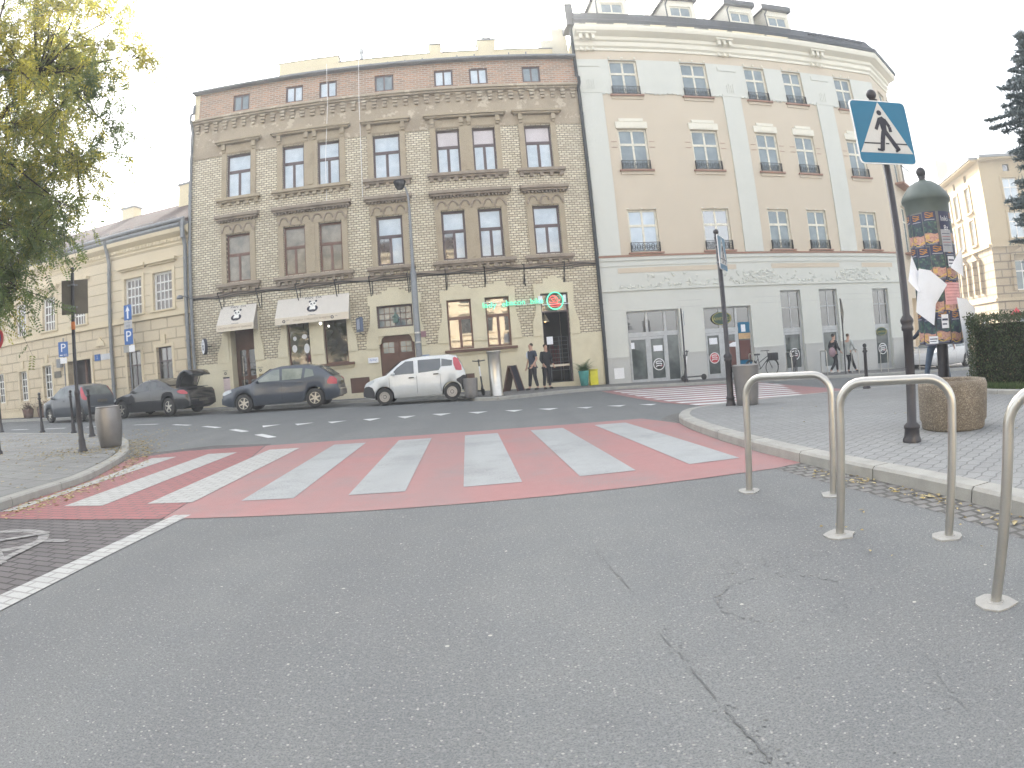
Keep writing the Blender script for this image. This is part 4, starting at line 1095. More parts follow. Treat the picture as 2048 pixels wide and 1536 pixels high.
# shopfronts
def shopfront(a, b, z0, z1, tr, cols, leaf, name='shopfront'):
    f = MB(); p = MB(); y = .14; q = .07
    f.box(a, a + q, y, y + .07, z0, z1); f.box(b - q, b, y, y + .07, z0, z1); f.box(a + q, b - q, y, y + .07, z1 - q, z1); f.box(a + q, b - q, y, y + .07, tr - .09, tr + .09); f.box(a + q, b - q, y, y + .07, z0, z0 + .16)
    for c_ in cols: f.box(c_ - .05, c_ + .05, y - .01, y + .08, z0 + .16, z1 - q)
    for u0, u1 in leaf:
        f.box(u0, u0 + .07, y - .02, y + .05, z0 + .05, tr - .1); f.box(u1 - .07, u1, y - .02, y + .05, z0 + .05, tr - .1); f.box(u0 + .07, u1 - .07, y - .02, y + .05, z0 + .05, z0 + .25); f.box(u0 + .07, u1 - .07, y - .02, y + .05, tr - .2, tr - .1)
    o = f.build(name, M['alu'], wh)
    p.poly([(a + q, y + .035, z0 + .1), (b - q, y + .035, z0 + .1), (b - q, y + .035, tr), (a + q, y + .035, tr)], 0)
    p.poly([(a + q, y + .035, tr), (b - q, y + .035, tr), (b - q, y + .035, z1 - q), (a + q, y + .035, z1 - q)], 1)
    p.build('pane', [M['glass_shop'], M['glass_mirror']], o)
    return o
sf = [shopfront(SH[0][0], SH[0][1], -.28, 2.69, 1.75, (1.78, 2.55), ((1.0, 1.74), (1.82, 2.5))),
      shopfront(SH[1][0], SH[1][1], -.30, 2.67, 1.72, (4.98, 5.72), ((4.28, 4.93), (5.03, 5.67))),
      shopfront(SH[2][0], SH[2][1], -.32, 3.25, 1.55, (), ((7.96, 8.86),)), shopfront(SH[3][0], SH[3][1], -.38, 3.25, 1.55, (), ((9.98, 10.83),)), shopfront(SH[4][0], SH[4][1], -.47, 3.22, 1.5, (), ((13.02, 13.88),))]
for k, (a, b, z0, z1) in enumerate(SH[2:]):
    s = MB(); s.box((a + b) / 2 - .02, (a + b) / 2 + .02, .15, .2, 1.64, z1 - .07); s.box(a + .07, b - .07, .15, .2, 2.5, 2.54); s.build('glazing_bar', M['alu'], sf[2 + k])
def roundel(u, z, r, red, par):
    s = MB(); y = .105
    s.disc_y(u, z, r, y, 1); s.disc_y(u, z, r, y - .003, 0, r0=r * .86)
    for i in range(3):
        zz = z + r * (.38 - .36 * i); s.tube([(u + r * .5 * math.cos(t) * (1 if i % 2 == 0 else -1), y - .006, zz + r * .14 * math.sin(t)) for t in np.linspace(.3, math.pi + .6, 8)], r * .085, 5, 0)
    s.box(u + r * .1, u + r * .6, y - .008, y - .004, z - r * .35, z - r * .15, 2)
    return s.build('roundel_sticker', [M['whitepaint'], M['red'] if red else M['glass_dark'], M['red']], par)
roundel(2.16, .52, .24, False, sf[0]); roundel(4.6, .60, .23, True, sf[1]); roundel(8.45, .50, .26, False, sf[2]); roundel(13.42, .45, .26, False, sf[4])
s = MB(); s.box(1.98, 2.36, .112, .118, 1.05, 1.28); s.build('notice', M['paper'], sf[0])
s = MB(); s.box(4.42, 4.78, .112, .118, 1.16, 1.42); s.build('notice', M['paper'], sf[1])
s = MB(); s.prism_xz([(5.28, 1.02), (5.62, 1.0), (5.63, 1.2), (5.50, 1.2), (5.30, 1.12)], .108, .113); s.build('notice', M['paper'], sf[1])
s = MB(); s.box(1.06, 1.2, .112, .118, 1.2, 1.45); s.build('notice', M['paper'], sf[0])
s = MB(); s.box(5.78, 6.32, .112, .12, 1.55, 2.0, 0); s.box(5.92, 6.12, .108, .1119, 1.6, 1.9, 1); s.box(5.78, 6.32, .112, .12, 1.3, 1.54, 2); s.box(5.78, 6.32, .112, .12, .05, .42, 0)
s.build('poster', [M['blue'], M['paper'], mat('ochre_print', (.5, .33, .17), .6)], sf[1])
s = MB(); s.box(5.07, 5.63, .126, .132, .1, 1.25); s.box(5.8, 6.3, .128, .134, .45, 1.25); s.build('brown_blind', mat('brown_blind', (.13, .055, .045), .6), sf[1])
def oval(u, z, rx, rz, y, txt, sz, par):
    s = MB(); s.disc_y(u, z, rx, y, 0, rz=rz); s.disc_y(u, z, rx * .97, y - .004, 1, rz=rz * .97, r0=rx * .90); s.text(txt, sz, (u, y - .006, z - .02), m=1, ext=.002)
    return s.build('oval_sign', [mat('dark_green_sign', (.02, .06, .045), .35), mat('gold_print', (.45, .38, .10), .4)], par)
oval(5.06, 2.2, .46, .27, .10, 'AWITEKS', .19, sf[1]); oval(13.42, 1.25, .33, .19, .108, 'AWITEKS', .12, sf[4])

# ---------------------------------------------------------------- low yellow house on the left
def coursed(name, c1, mortar, w_, h_, ms, bd=.02):
    m, nt, b = nodes(name)
    brk = brick(nt, facade_vec(nt), w_, h_, ms, c1, sc3(c1, .95), mortar, .5, .2)
    co = coords(nt); n = noise(nt, co, .6, 6, .65); n2 = noise(nt, co, 30, 3)
    c = mixc(nt, ramp(nt, n, [(.45, (0, 0, 0)), (.75, (.45,) * 3)]), brk.outputs['Color'], sc3(c1, .78))
    c = mixc(nt, .15, c, mixc(nt, n2, sc3(c1, .8), sc3(c1, 1.15)))
    L(nt, c, b.inputs['Base Color']); b.inputs['Roughness'].default_value = .88
    inv = nt.nodes.new('ShaderNodeMath'); inv.operation = 'SUBTRACT'; inv.inputs[0].default_value = 1; L(nt, brk.outputs['Fac'], inv.inputs[1])
    bump(nt, b, inv.outputs[0], bd, 1.0); return m
M['yblock'] = coursed('yellow_rusticated_blocks', (.64, .54, .385), (.42, .34, .23), .92, .46, .03, .03)
M['ycourse'] = coursed('yellow_coursed_render', (.66, .565, .41), (.42, .34, .22), 60.0, .47, .016, .02)
M['ytrim'] = plaster_mat('yellow_trim', (.66, .565, .40), (.56, .465, .31), .4, 1.1)
ye = empty('yellow_house', OY, YY, 'low yellow two-storey house with rusticated walls, white small-paned windows and tiled roof', 'building')
YU = [(-2.09, -1.02), (-3.79, -2.75), (-7.32, -6.38), (-9.6, -8.6), (-11.92, -10.98), (-14.2, -13.2), (-16.6, -15.6)]
YL = [(-2.05, -1.2, 1.35, 2.93), (-3.82, -2.97, 1.25, 2.93), (-9.79, -9.06, 1.28, 2.84), (-11.82, -11.13, 1.28, 2.74), (-13.95, -13.25, 1.28, 2.80), (-16.3, -15.5, 1.28, 2.8)]
YD = (-7.80, -6.15, .1, 2.87)
yl0 = -42
wall(MB(), yl0, -.02, .9, 4.15, YL + [YD], depth=.3).build('rusticated_wall', M['yblock'], ye)
wall(MB(), yl0, -.02, -.2, .9, [YD], y=-.05, depth=.3).build('plinth', M['ytrim'], ye)
wall(MB(), yl0, -.02, 4.40, 7.12, [(a, b, 4.42, 6.07) for a, b in YU], depth=.24).build('coursed_wall', M['ycourse'], ye)
s = MB(); s.box(yl0, -.02, -.10, .0, 4.15, 4.25); s.box(yl0, -.02, -.06, .0, 4.251, 4.40); s.box(yl0, -.02, -.09, -.0501, .86, .93); s.build('string_course', M['ytrim'], ye)
s = MB(); s.prism_yz([(0, 7.12), (-.05, 7.12), (-.05, 7.2), (-.12, 7.26), (-.12, 7.4), (-.38, 7.56), (-.42, 7.72), (0, 7.95)], yl0, -.02)
for i in range(90): s.box(-.1 - i * .2, -.01 - i * .2, -.16, -.121, 7.27, 7.38)
s.build('cornice', M['ytrim'], ye)
s = MB(); s.prism_yz([(-.42, 7.721), (-.48, 7.8), (-.48, 7.9), (0, 7.95)], yl0, -.02); s.tube([(yl0, -.52, 7.92), (0, -.52, 8.0)], .08, 8); s.tube([(-.1, -.5, 8.0), (-.1, -.5, 7.2)], .09, 10); s.build('gutter', M['zinc'], ye)
s = MB(); s.prism_yz([(-.46, 7.93), (-.4, 8.02), (4.8, 10.5), (10, 8.0), (10, 7.8)], yl0, -.03); s.build('roof', M['tile'], ye)
s = MB()
for i in range(15):
    a = -.8 - i * 1.35
    for zz, yy in ((8.2, .05), (8.32, .05)): s.tube([(a, yy, zz), (a - 1.1, yy, zz)], .014, 5)
    for k in range(7): s.tube([(a - k * .183, .05, 8.14), (a - k * .183, .05, 8.36)], .01, 4)
s.build('snow_guard', M['zinc'], ye)
for u, y, z1 in ((-3.0, 4.2, 11.15), (-7.6, 5.0, 11.0)):
    s = MB(); s.box(u - .45, u + .45, y - .35, y + .35, 9.4, z1); s.box(u - .52, u + .52, y - .42, y + .42, z1, z1 + .1, 1); s.build('chimney', [M['cream2'], M['zinc']], ye)
for i, (a, b) in enumerate(YU):
    window(ye, a, b, 4.42, 6.07, .12, [(1, 4), (1.15, 4), (1.15, 4), (1.15, 4)], .10, .05, 'framew', 'glass_brown')
    s = MB(); s.box(a - .15, a, -.05, .0, 4.40, 6.2); s.box(b, b + .15, -.05, .0, 4.40, 6.2); s.box(a, b, -.05, .0, 6.07, 6.2); s.box(a - .3, b + .3, -.24, .0, 6.48, 6.6); s.box(a - .22, b + .22, -.12, .0, 6.4, 6.479)
    s.box(a - .2, b + .2, -.14, .0, 4.402, 4.47) ; s.build('window_surround', M['ytrim'], ye)
for i, (a, b, z0, z1) in enumerate(YL):
    if i < 2: window(ye, a, b, z0, z1, .16, [(.36, 2), (.64, 2)], .05, .04, 'framed', ['glass_mirror', 'glass_dark'], gms=[0, 0, 1, 1])
    else: window(ye, a, b, z0, z1, .16, [(1, 3), (1, 3), (1, 3), (1, 3)], .07, .045, 'framew', 'glass_dark')
    s = MB(); s.box(a - .12, a, -.03, .0, z0 - .1, z1 + .12); s.box(b, b + .12, -.03, .0, z0 - .1, z1 + .12); s.box(a, b, -.03, .0, z1, z1 + .12); s.box((a + b) / 2 - .12, (a + b) / 2 + .12, -.06, .0, z1 + .121, z1 + .5); s.build('window_surround', M['ytrim'], ye)
s = MB(); s.box(YD[0] - .15, YD[0], -.06, .0, .93, 3.0); s.box(YD[1], YD[1] + .15, -.06, .0, .93, 3.0); s.box(YD[0], YD[1], -.06, .0, 2.87, 3.0); s.build('door_surround', M['ytrim'], ye)
s = MB(); s.box(YD[0], YD[1], .6, .65, .1, 2.87); s.box(YD[0] - .02, YD[0] + .02, .28, .6, .1, 2.87, 1); s.box(YD[1], YD[1] + .03, .28, .6, .1, 2.87); s.box(YD[0], YD[1], .28, .6, 2.87, 2.9); s.box(-7.1, -7.0, .5, .599, .1, 2.87, 2); s.box(-6.6, -6.3, .55, .599, 1.2, 1.5, 2); s.build('doorway', [mat('dark_doorway', (.035, .028, .028), .6), M['ytrim'], M['framer']], ye)
for u in (-4.65, -.22):
    s = MB(); s.tube([(u, -.5, 7.9), (u, -.25, 7.3), (u, -.13, 6.9), (u, -.13, .4)], .085, 10)
    for z in (1.5, 3.0, 4.8, 6.4): s.tube([(u, -.13, z), (u, -.13, z + .06)], .105, 10); s.box(u - .02, u + .02, -.1, 0, z, z + .06)
    s.build('drain_pipe', M['zinc'], ye)
s = MB(); s.box(-5.86, -5.5, -.045, -.0, 2.72, 3.0, 0); s.box(-5.45, -4.85, -.04, -.0, 2.72, 2.98, 1); s.text('2', .2, (-5.68, -.048, 2.86), m=1); s.build('house_number_plate', [M['blue2'], mat('enamel_grey', (.55, .56, .58), .4)], ye)
s = MB(); s.box(-8.45, -8.15, -.22, -.02, 2.65, 3.05); s.build('wall_lantern', M['zinc'], ye)
s = MB(); s.box(-8.86, -8.36, -.03, -.001, 2.2, 2.5); s.build('memorial_plaque', M['signback'], ye)
s = MB(); s.prism_xz([(-5.75, 3.35), (-5.15, 3.35), (-5.2, 3.55), (-5.35, 3.62), (-5.45, 3.75), (-5.6, 3.6)], -.09, .0); s.build('stone_emblem', M['ytrim'], ye)

# ---------------------------------------------------------------- beige corner house far to the right
M['beige'] = plaster_mat('beige_render', (.46, .37, .24), (.36, .29, .19), .5, .5)
M['bstone'] = coursed('beige_rusticated_stone', (.40, .315, .205), (.17, .13, .095), 1.1, .52, .05, .05)
fc = empty('corner_house', (31.55, 32.05, -.9), 0, 'beige corner house with pediments, small attic openings and rusticated lower storey behind the hedge', 'building')
def corner_face(rz, length, bays, name):
    f = empty(name, (0, 0, 0), rz, parent=fc)
    return f
dirR = math.atan2(-2.2, 3.1) * .62; dirL = math.atan2(6.55, 2.4)
for nm, rz, ln, flip in (('front_face', -.50, 14, False), ('side_face', dirL, 9.5, True)):
    bays = [(1.6 + 2.9 * i) for i in range(4)] if not flip else [1.5, 3.4, 6.0]
    wds = 1.15 if not flip else .95
    X = (lambda a: a) if not flip else (lambda a: a)
    holes = [(u, u + wds, z, z + h) for u in bays for z, h in ((1.2, 2.0), (4.4, 2.1), (8.1, 1.9), (10.6 + .35, .001))]
    Hu = [(u, u + wds, z, z + h) for u in bays for z, h in ((7.75, 1.75), (10.05, 1.75))]
    Hl = [(u, u + wds, 4.35, 6.3) for u in bays] + [(u, u + wds, .9, 2.9) for u in bays]
    Ha = [(u + .25, u + .75, 12.25, 12.75) for u in bays]
    if flip:
        T = Matrix.Rotation(rz, 4, 'Z')
    s = MB(); wall(s, 0, ln, 7.3, 13.0, Hu + Ha, depth=.25); up = s.build('upper_wall', M['beige'], fc)
    s = MB(); wall(s, 0, ln, -.5, 7.3, Hl, depth=.3); lo = s.build('rusticated_wall', M['bstone'], fc)
    s = MB(); s.box(0, ln, -.2, 0, 7.22, 7.42); s.box(0, ln, -.12, 0, 3.7, 3.9); s.box(0, ln, -.6, .3, 13.0, 13.12); s.box(0, ln, -.7, .3, 13.121, 13.3, 1); st = s.build('string_course', [M['beige'], M['zinc']], fc)
    for o in (up, lo, st):
        o.rotation_euler = (0, 0, rz if not flip else dirL + math.pi); 
        if flip: o.location = (math.cos(dirL) * ln, math.sin(dirL) * ln, 0)
    for (a, b, z0, z1) in Hu:
        window(up, a, b, z0, z1, .1, [(.35, 2), (.65, 2)], .08, .07, 'framew', 'glass_sky')
        s = MB(); s.box(a - .15, b + .15, -.2, 0, z0 - .14, z0 - .001); s.box(a - .14, a, -.08, 0, z0, z1 + .14); s.box(b, b + .14, -.08, 0, z0, z1 + .14); s.box(a, b, -.08, 0, z1, z1 + .14); s.build('window_surround', M['beige'], up)
    for (a, b, z0, z1) in Ha:
        s = MB(); s.poly([(a, .2, z0), (b, .2, z0), (b, .2, z1), (a, .2, z1)]); s.build('attic_opening', M['glass_dark'], up)
    for (a, b, z0, z1) in Hl:
        window(lo, a, b, z0, z1, .15, [(.35, 2), (.65, 2)], .08, .07, 'framew', 'glass_mid')
        if z0 > 3:
            s = MB(); s.prism_xz([(a - .35, z1 + .35), (b + .35, z1 + .35), ((a + b) / 2, z1 + .85)], -.35, 0); s.box(a - .3, a - .05, -.25, 0, z0, z1 + .349); s.box(b + .05, b + .3, -.25, 0, z0, z1 + .349); s.build('pediment', M['bstone'], lo)
s = MB(); c2 = (math.cos(dirL) * 9.5, math.sin(dirL) * 9.5); c1 = (math.cos(-.5) * 14, math.sin(-.5) * 14)
s.poly([(0, 0, 13.3), (c1[0], c1[1], 13.3), (c1[0] + 8, c1[1] + 8, 15.5), (c2[0] + 6, c2[1] + 1, 15.5), (c2[0], c2[1], 13.3)]); s.build('roof', M['tile'], fc)
s = MB(); s.box(3.2, 4.6, 8.5, 9.6, 12, 15.6); s.lathe([(.3, 15.6), (.25, 16.2), (.1, 16.4), (.28, 16.8), (0, 17.2)], 10, (3.9, 9)); s.build('chimney', M['whitetrim'], fc)

# ---------------------------------------------------------------- sunlit house behind the viewer, mirrored in the panes
bh = empty('mirrored_house', (16, -27, 0), math.pi, 'sunlit cream house front mirrored in the ground floor windows', 'building')
Hm = [(1.2 + 2.6 * i, 2.4 + 2.6 * i, z, z + 2.1) for i in range(13) for z in (1.2, 5.0, 8.6, 12.0)]
M['sunnywall'] = plaster_mat('pale_sunny_render', (.66, .55, .39), (.58, .48, .33), .3, .5)
s = MB(); wall(s, 0, 35, -.5, 15.0, Hm, depth=.3); s.build('wall', M['sunnywall'], bh)
s = MB(); s.box(0, 35, -.3, 0, 4.2, 4.5); s.box(0, 35, -.5, 0, 14.8, 15.3)
for a, b, z0, z1 in Hm:
    s.box(a - .2, b + .2, -.3, 0, z0 - .2, z0 - .01); s.box(a - .25, b + .25, -.3, 0, z1 + .2, z1 + .4)
s.build('trim', M['ytrim'], bh)
s = MB()
for a, b, z0, z1 in Hm: s.poly([(a, .3, z0), (b, .3, z0), (b, .3, z1), (a, .3, z1)])
s.build('window_glass', M['glass_dark'], bh)
s = MB(); s.prism_yz([(-.6, 15.3), (4, 17.5), (9, 15.3)], 0, 35); s.build('roof', M['tile'], bh)

# closed volumes behind the fronts, so that no light comes through the houses
for par, q in ((br, (UL + .01, UR - .02, 2.3, 9, -.9, 13.6)), (ye, (yl0, -.05, .9, 9.9, -.2, 7.7)), (wh, (.02, E_, .45, 10, -1.4, 14.9)), (bh, (0, 35, .4, 8.9, -.5, 15.2))):
    s = MB(); s.box(*q); s.build('rear_block', M['cream2'], par)

# ================================================================ STREET FURNITURE
def onground(x, y, off=0.0): return (x, y, gz(x, y) + off)

# ---- three steel bicycle stands beside the viewer
def hoop(path_w, h, r, rad):
    p = [(0, 0, 0), (0, 0, h - rad)]
    for t in np.linspace(0, math.pi / 2, 7)[1:]: p.append((rad - rad * math.cos(t), 0, h - rad + rad * math.sin(t)))
    q = [(path_w - x, y, z) for x, y, z in p[::-1]]
    return p + q
def bike_stand(x0, y0, x1, y1, h, r, label, group, pad=True, rad=.13):
    d = math.dist((x0, y0), (x1, y1)); a = math.atan2(y1 - y0, x1 - x0)
    e = empty('bicycle_stand', onground(x0, y0, 0 if pad else .1), a, label, 'bicycle stand', group)
    s = MB(); pts = hoop(d, h, r, rad); pts = [(x, y, z + (gz(x1, y1) - gz(x0, y0)) * x / d) for x, y, z in pts]; s.tube(pts, r, 14 if pad else 7); s.build('hoop', M['steel'], e)
    if pad:
        for k, px in enumerate((0, d)):
            s = MB(); n = 9; rr_ = random.Random(int(x0 * 100) + k)
            ring = [(px + (.085 + rr_.uniform(-.015, .02)) * math.cos(2 * math.pi * i / n), (.085 + rr_.uniform(-.015, .02)) * math.sin(2 * math.pi * i / n)) for i in range(n)]
            s.prism_xy(ring, -.02, .007); s.lathe([(r + .012, .007), (r + .010, .011), (r, .0112)], 14, (px, 0)); s.build('concrete_pad', M['concrete'], e)
    return e
G_ = 'steel bicycle stands in front of the viewer'
bike_stand(1.60, 4.19, 2.05, 3.75, .80, .0235, 'steel bicycle stand farthest from the viewer, beside the end of the red crossing', G_)
bike_stand(1.65, 2.93, 2.12, 2.55, .80, .0235, 'steel bicycle stand in the middle of the row of three, in front of the planter', G_)
bike_stand(1.745, 1.745, 2.20, 1.33, .80, .0235, 'nearest steel bicycle stand, cut off by the right edge of the view', G_)
# thin stands in front of the pale house
GF = 'thin bicycle stands in front of the pale house'
for x, y, lb in ((9.35, 23.4, 'thin bicycle stand holding the bicycle with the front basket'), (10.85, 23.0, 'thin bicycle stand holding the bicycle before the narrow shop window'), (12.35, 22.8, 'thin bicycle stand left of the two walking people'), (13.75, 22.6, 'thin bicycle stand right in front of the two walking people'), (15.25, 22.6, 'thin bicycle stand just right of the ball topped bollard'), (16.9, 22.5, 'thin bicycle stand by the last narrow shop window')):
    bike_stand(x, y, x + .12, y + .75, .95, .02, lb, GF, False, .1)

# ---- pedestrian-crossing signs
M['signwhite'] = mat('sign_white', (.50, .50, .49), .5, var=.05, bmp=0)
def ped_sign(x, y, rz, z0, size, label, off=.1, ball=True, thin=.042, thick=.058, zc=1.17, lean=0.0):
    e = empty('crossing_sign', onground(x, y, off), 0, label, 'traffic sign', 'pedestrian crossing signs on black poles')
    s = MB()
    s.lathe([(.088, 0), (.088, .02), (.074, .05), (.070, .11), (.078, .12), (.078, .14), (thick, .17), (thick, zc - .1), (thick + .012, zc - .09), (thick + .012, zc - .06), (thick + .004, zc - .05), (thick + .018, zc - .02), (thick + .018, zc), (thin, zc + .04), (thin, z0 + size - .03), (0, z0 + size - .02)], 16)
    s.build('pole', M['blackpole'], e)
    s = MB(); zt = z0 + size
    if ball: s.lathe([(.04, zt - .04), (.05, zt - .01), (.03, zt + .005), (.03, zt + .02), (.05, zt + .03), (.022, zt + .045)], 14); s.sphere((0, 0, zt + .09), .05)
    else: s.lathe([(.03, zt - .04), (.03, zt + .1), (0, zt + .12)], 12)
    s.build('finial', M['blackpole'], e)
    p = empty('x', parent=e); bpy.data.objects.remove(p)
    b = MB(); h = size / 2; c = size * .06
    sq = [(-h + c, z0), (h - c, z0), (h - c * .3, z0 + c * .3), (h, z0 + c), (h, z0 + size - c), (h - c * .3, z0 + size - c * .3), (h - c, z0 + size), (-h + c, z0 + size), (-h + c * .3, z0 + size - c * .3), (-h, z0 + size - c), (-h, z0 + c), (-h + c * .3, z0 + c * .3)]
    b.prism_xz(sq, -.075, -.06, 0)
    zz = lambda q: z0 + size * q
    k = .97
    b.add([(a * k, -.0765, z0 + h + (z - z0 - h) * k) for a, z in sq], [tuple(range(12))], 1)
    pn = b.build('sign_panel', [M['whitepaint'], M['blue']], e); pn.rotation_euler = (0, 0, rz)
    q = MB(); y_ = -.0785
    X = lambda a: a * size
    q.prism_xz([(X(-.465), zz(.17)), (X(.465), zz(.17)), (X(0), zz(.975))], y_, y_ + .0015, 0)
    y_ -= .0025
    def limb(pts, wd):
        for (xa, za), (xb, zb) in zip(pts[:-1], pts[1:]):
            dx, dz = xb - xa, zb - za; l = math.hypot(dx, dz); nx_, nz_ = -dz / l * wd, dx / l * wd
            q.poly([(X(xa - nx_), y_, zz(za - nz_)), (X(xb - nx_), y_, zz(zb - nz_)), (X(xb + nx_), y_, zz(zb + nz_)), (X(xa + nx_), y_, zz(za + nz_))], 1)
    q.disc_y(X(-.015), zz(.80), X(.042), y_, 1)
    q.poly([(X(-.05), y_ - .0002, zz(.72)), (X(-.03), y_ - .0002, zz(.48)), (X(.06), y_ - .0002, zz(.48)), (X(.07), y_ - .0002, zz(.70)), (X(.02), y_ - .0002, zz(.745))], 1)
    limb([(-.03, .71), (-.09, .60), (-.13, .53)], .028); limb([(.05, .70), (.12, .58), (.125, .50)], .028)
    limb([(-.005, .50), (-.05, .36), (-.085, .21)], .038); limb([(.03, .50), (.13, .34), (.21, .22)], .038); limb([(-.17, .222), (-.07, .205)], .018); limb([(.15, .195), (.235, .24)], .018)
    q.box(X(-.38), X(-.10), y_ - .0006, y_ - .0004, zz(.305), zz(.325), 1); q.box(X(-.005), X(.055), y_ - .0006, y_ - .0004, zz(.305), zz(.325), 1); q.box(X(.185), X(.38), y_ - .0006, y_ - .0004, zz(.305), zz(.325), 1)
    q.build('pictogram', [M['signwhite'], M['ink']], pn)
    for zc_ in (z0 + size * .25, z0 + size * .75):
        s = MB(); s.tube([(0, 0, zc_ - .015), (0, 0, zc_ + .015)], thin + .008, 12); s.box(-.05, .05, -.06, -.03, zc_ - .015, zc_ + .015); cl = s.build('clamp', M['zinc'], e); cl.rotation_euler = (0, 0, rz)
    return e
sg = ped_sign(3.40, 4.68, -.10, 2.40, .60, 'near pedestrian crossing sign on a black ball topped pole beside the stone planter', zc=1.05, thin=.035, thick=.045)
ped_sign(3.72, 10.50, 1.02, 2.32, .60, 'pedestrian crossing sign seen from the side, on the black pole before a metal bin', zc=.86)
ped_sign(6.35, 22.7, 1.25, 2.10, .52, 'small distant pedestrian crossing sign in front of the grey shop door, nearly edge on', ball=False, thin=.03, thick=.04, zc=1.0)
# square warning sign seen from the side, near the walking people
e = empty('priority_sign', onground(13.15, 22.7, .1), 0, 'dark edge on warning sign on a thin post between two narrow shop windows', 'traffic sign')
s = MB(); s.tube([(0, 0, 0), (0, 0, 3.0)], .03, 8); s.build('post', M['blackpole'], e)
s = MB(); s.prism_yz([(-.32, 2.45), (0, 2.0), (.32, 2.45), (0, 2.95)], .03, .045); pn = s.build('sign_panel', M['signback'], e); pn.rotation_euler = (0, 0, -.72)

# ---- bollards
def bollard(x, y, h, label, r=.042):
    e = empty('bollard', onground(x, y, .1), 0, label, 'bollard', 'black iron bollards along the kerbs')
    s = MB(); s.lathe([(.095, 0), (.095, .03), (.07, .06), (.06, .2), (r + .01, .25), (r, .3), (r - .004, h - .2), (r + .02, h - .18), (r + .02, h - .16), (r - .012, h - .13), (r + .012, h - .11), (.02, h - .09)], 12); s.build('shaft', M['blackpole'], e)
    s = MB(); s.sphere((0, 0, h - .045), .05); s.build('ball', M['blackpole'], e)
bollard(-15.8, 14.95, 1.15, 'black bollard at the far left, under the round no stopping sign')
bollard(-13.2, 14.25, 1.12, 'black bollard standing alone left of the small dark hatchback')
bollard(-11.4, 13.62, 1.12, 'black bollard seen against the front of the small dark hatchback')
bollard(-9.8, 12.42, 1.12, 'black bollard half hidden behind the barrel shaped bin')
bollard(7.86, 12.60, 1.0, 'black bollard at the road edge behind the bicycle stands')

# ---- pole with the back of a traffic sign
e = empty('traffic_sign', onground(-7.65, 9.35, .1), 0, 'tall black pole with the grey back of a rectangular sign', 'traffic sign')
s = MB(); s.lathe([(.10, 0), (.10, .03), (.075, .06), (.07, .2), (.055, .25), (.05, 1.0), (.06, 1.02), (.06, 1.06), (.038, 1.1), (.036, 3.18), (0, 3.2)], 14); s.build('pole', M['blackpole'], e)
s = MB(); s.sphere((0, 0, 3.24), .05); s.build('finial', M['blackpole'], e)
s = MB(); s.cbox(-.30, .22, -.058, -.045, 2.44, 3.06, .005); pn = s.build('sign_panel', M['signback'], e); pn.rotation_euler = (0, 0, .62 + math.pi)
for z in (2.55, 2.95):
    s = MB(); s.tube([(0, 0, z), (0, 0, z + .03)], .046, 12); s.box(-.1, .1, -.045, -.03, z, z + .03); c_ = s.build('clamp', M['zinc'], e); c_.rotation_euler = (0, 0, .62 + math.pi)
s = MB(); s.lathe([(.038, 2.16), (.041, 2.17), (.041, 2.29), (.038, 2.30)], 12); s.build('orange_sticker', mat('orange_sticker', (.6, .2, .06), .6), e)

# ---- litter bins
def bin_(x, y, prof, label, m, n=24, wood=False):
    e = empty('litter_bin', onground(x, y, .1), 0, label, 'litter bin')
    s = MB(); s.lathe(prof, n); s.build('body', m, e)
    r, z = prof[-1]
    s = MB(); s.lathe([(r, z), (r + .01, z + .01), (r - .01, z + .03), (r - .07, z + .03), (r - .07, z - .1), (0, z - .12)], n); s.build('rim', M['greysteel'], e)
    return e
bin_(-7.42, 9.98, [(.0, 0), (.20, 0), (.215, .02), (.255, .25), (.27, .45), (.26, .62), (.24, .72)], 'brown grey barrel shaped bin on the left pavement corner', M['greysteel'])
bin_(3.98, 10.35, [(.0, 0), (.18, 0), (.19, .02), (.20, .2), (.235, .66)], 'tapered grey metal bin behind the black sign pole', M['greysteel'])
bin_(-1.28, 19.75, [(.0, 0), (.19, 0), (.20, .02), (.21, .2), (.23, .58)], 'small grey bin behind the white car', M['greysteel'])
e = empty('steel_column', onground(-.50, 20.0, .1), 0, 'tall shiny steel cylinder with flared top on the pavement edge', 'waste column')
s = MB(); s.lathe([(0, 0), (.22, 0), (.22, .03), (.20, .05), (.20, 1.30), (.215, 1.34), (.225, 1.38)], 28); s.build('body', M['steel'], e)
s = MB(); s.lathe([(.225, 1.38), (.235, 1.40), (.225, 1.42), (.19, 1.42), (.17, 1.38), (0, 1.37)], 28); s.build('rim', M['steel'], e)

# ---- round planter of exposed aggregate
m_, nt, b_ = nodes('exposed_aggregate'); co = coords(nt)
v_ = nt.nodes.new('ShaderNodeTexVoronoi'); v_.inputs['Scale'].default_value = 120; L(nt, co, v_.inputs['Vector'])
sx_ = nt.nodes.new('ShaderNodeSeparateColor'); L(nt, v_.outputs['Color'], sx_.inputs[0])
c_ = ramp(nt, sx_.outputs[0], [(0, (.13, .11, .085)), (.5, (.22, .18, .135)), (.85, (.29, .245, .185)), (1, (.40, .36, .30))])
c_ = mixc(nt, ramp(nt, noise(nt, co, 3.5, 5), [(.45, (0, 0, 0)), (.75, (.7,) * 3)]), c_, (.10, .08, .06))
L(nt, c_, b_.inputs['Base Color']); b_.inputs['Roughness'].default_value = .9; bump(nt, b_, v_.outputs['Distance'], .006, .8); M['aggregate'] = m_
PLZ = .9
e = empty('planter', onground(4.24, 5.08, .1), 0, 'large round planter of brown exposed aggregate concrete, filled with soil', 'planter')
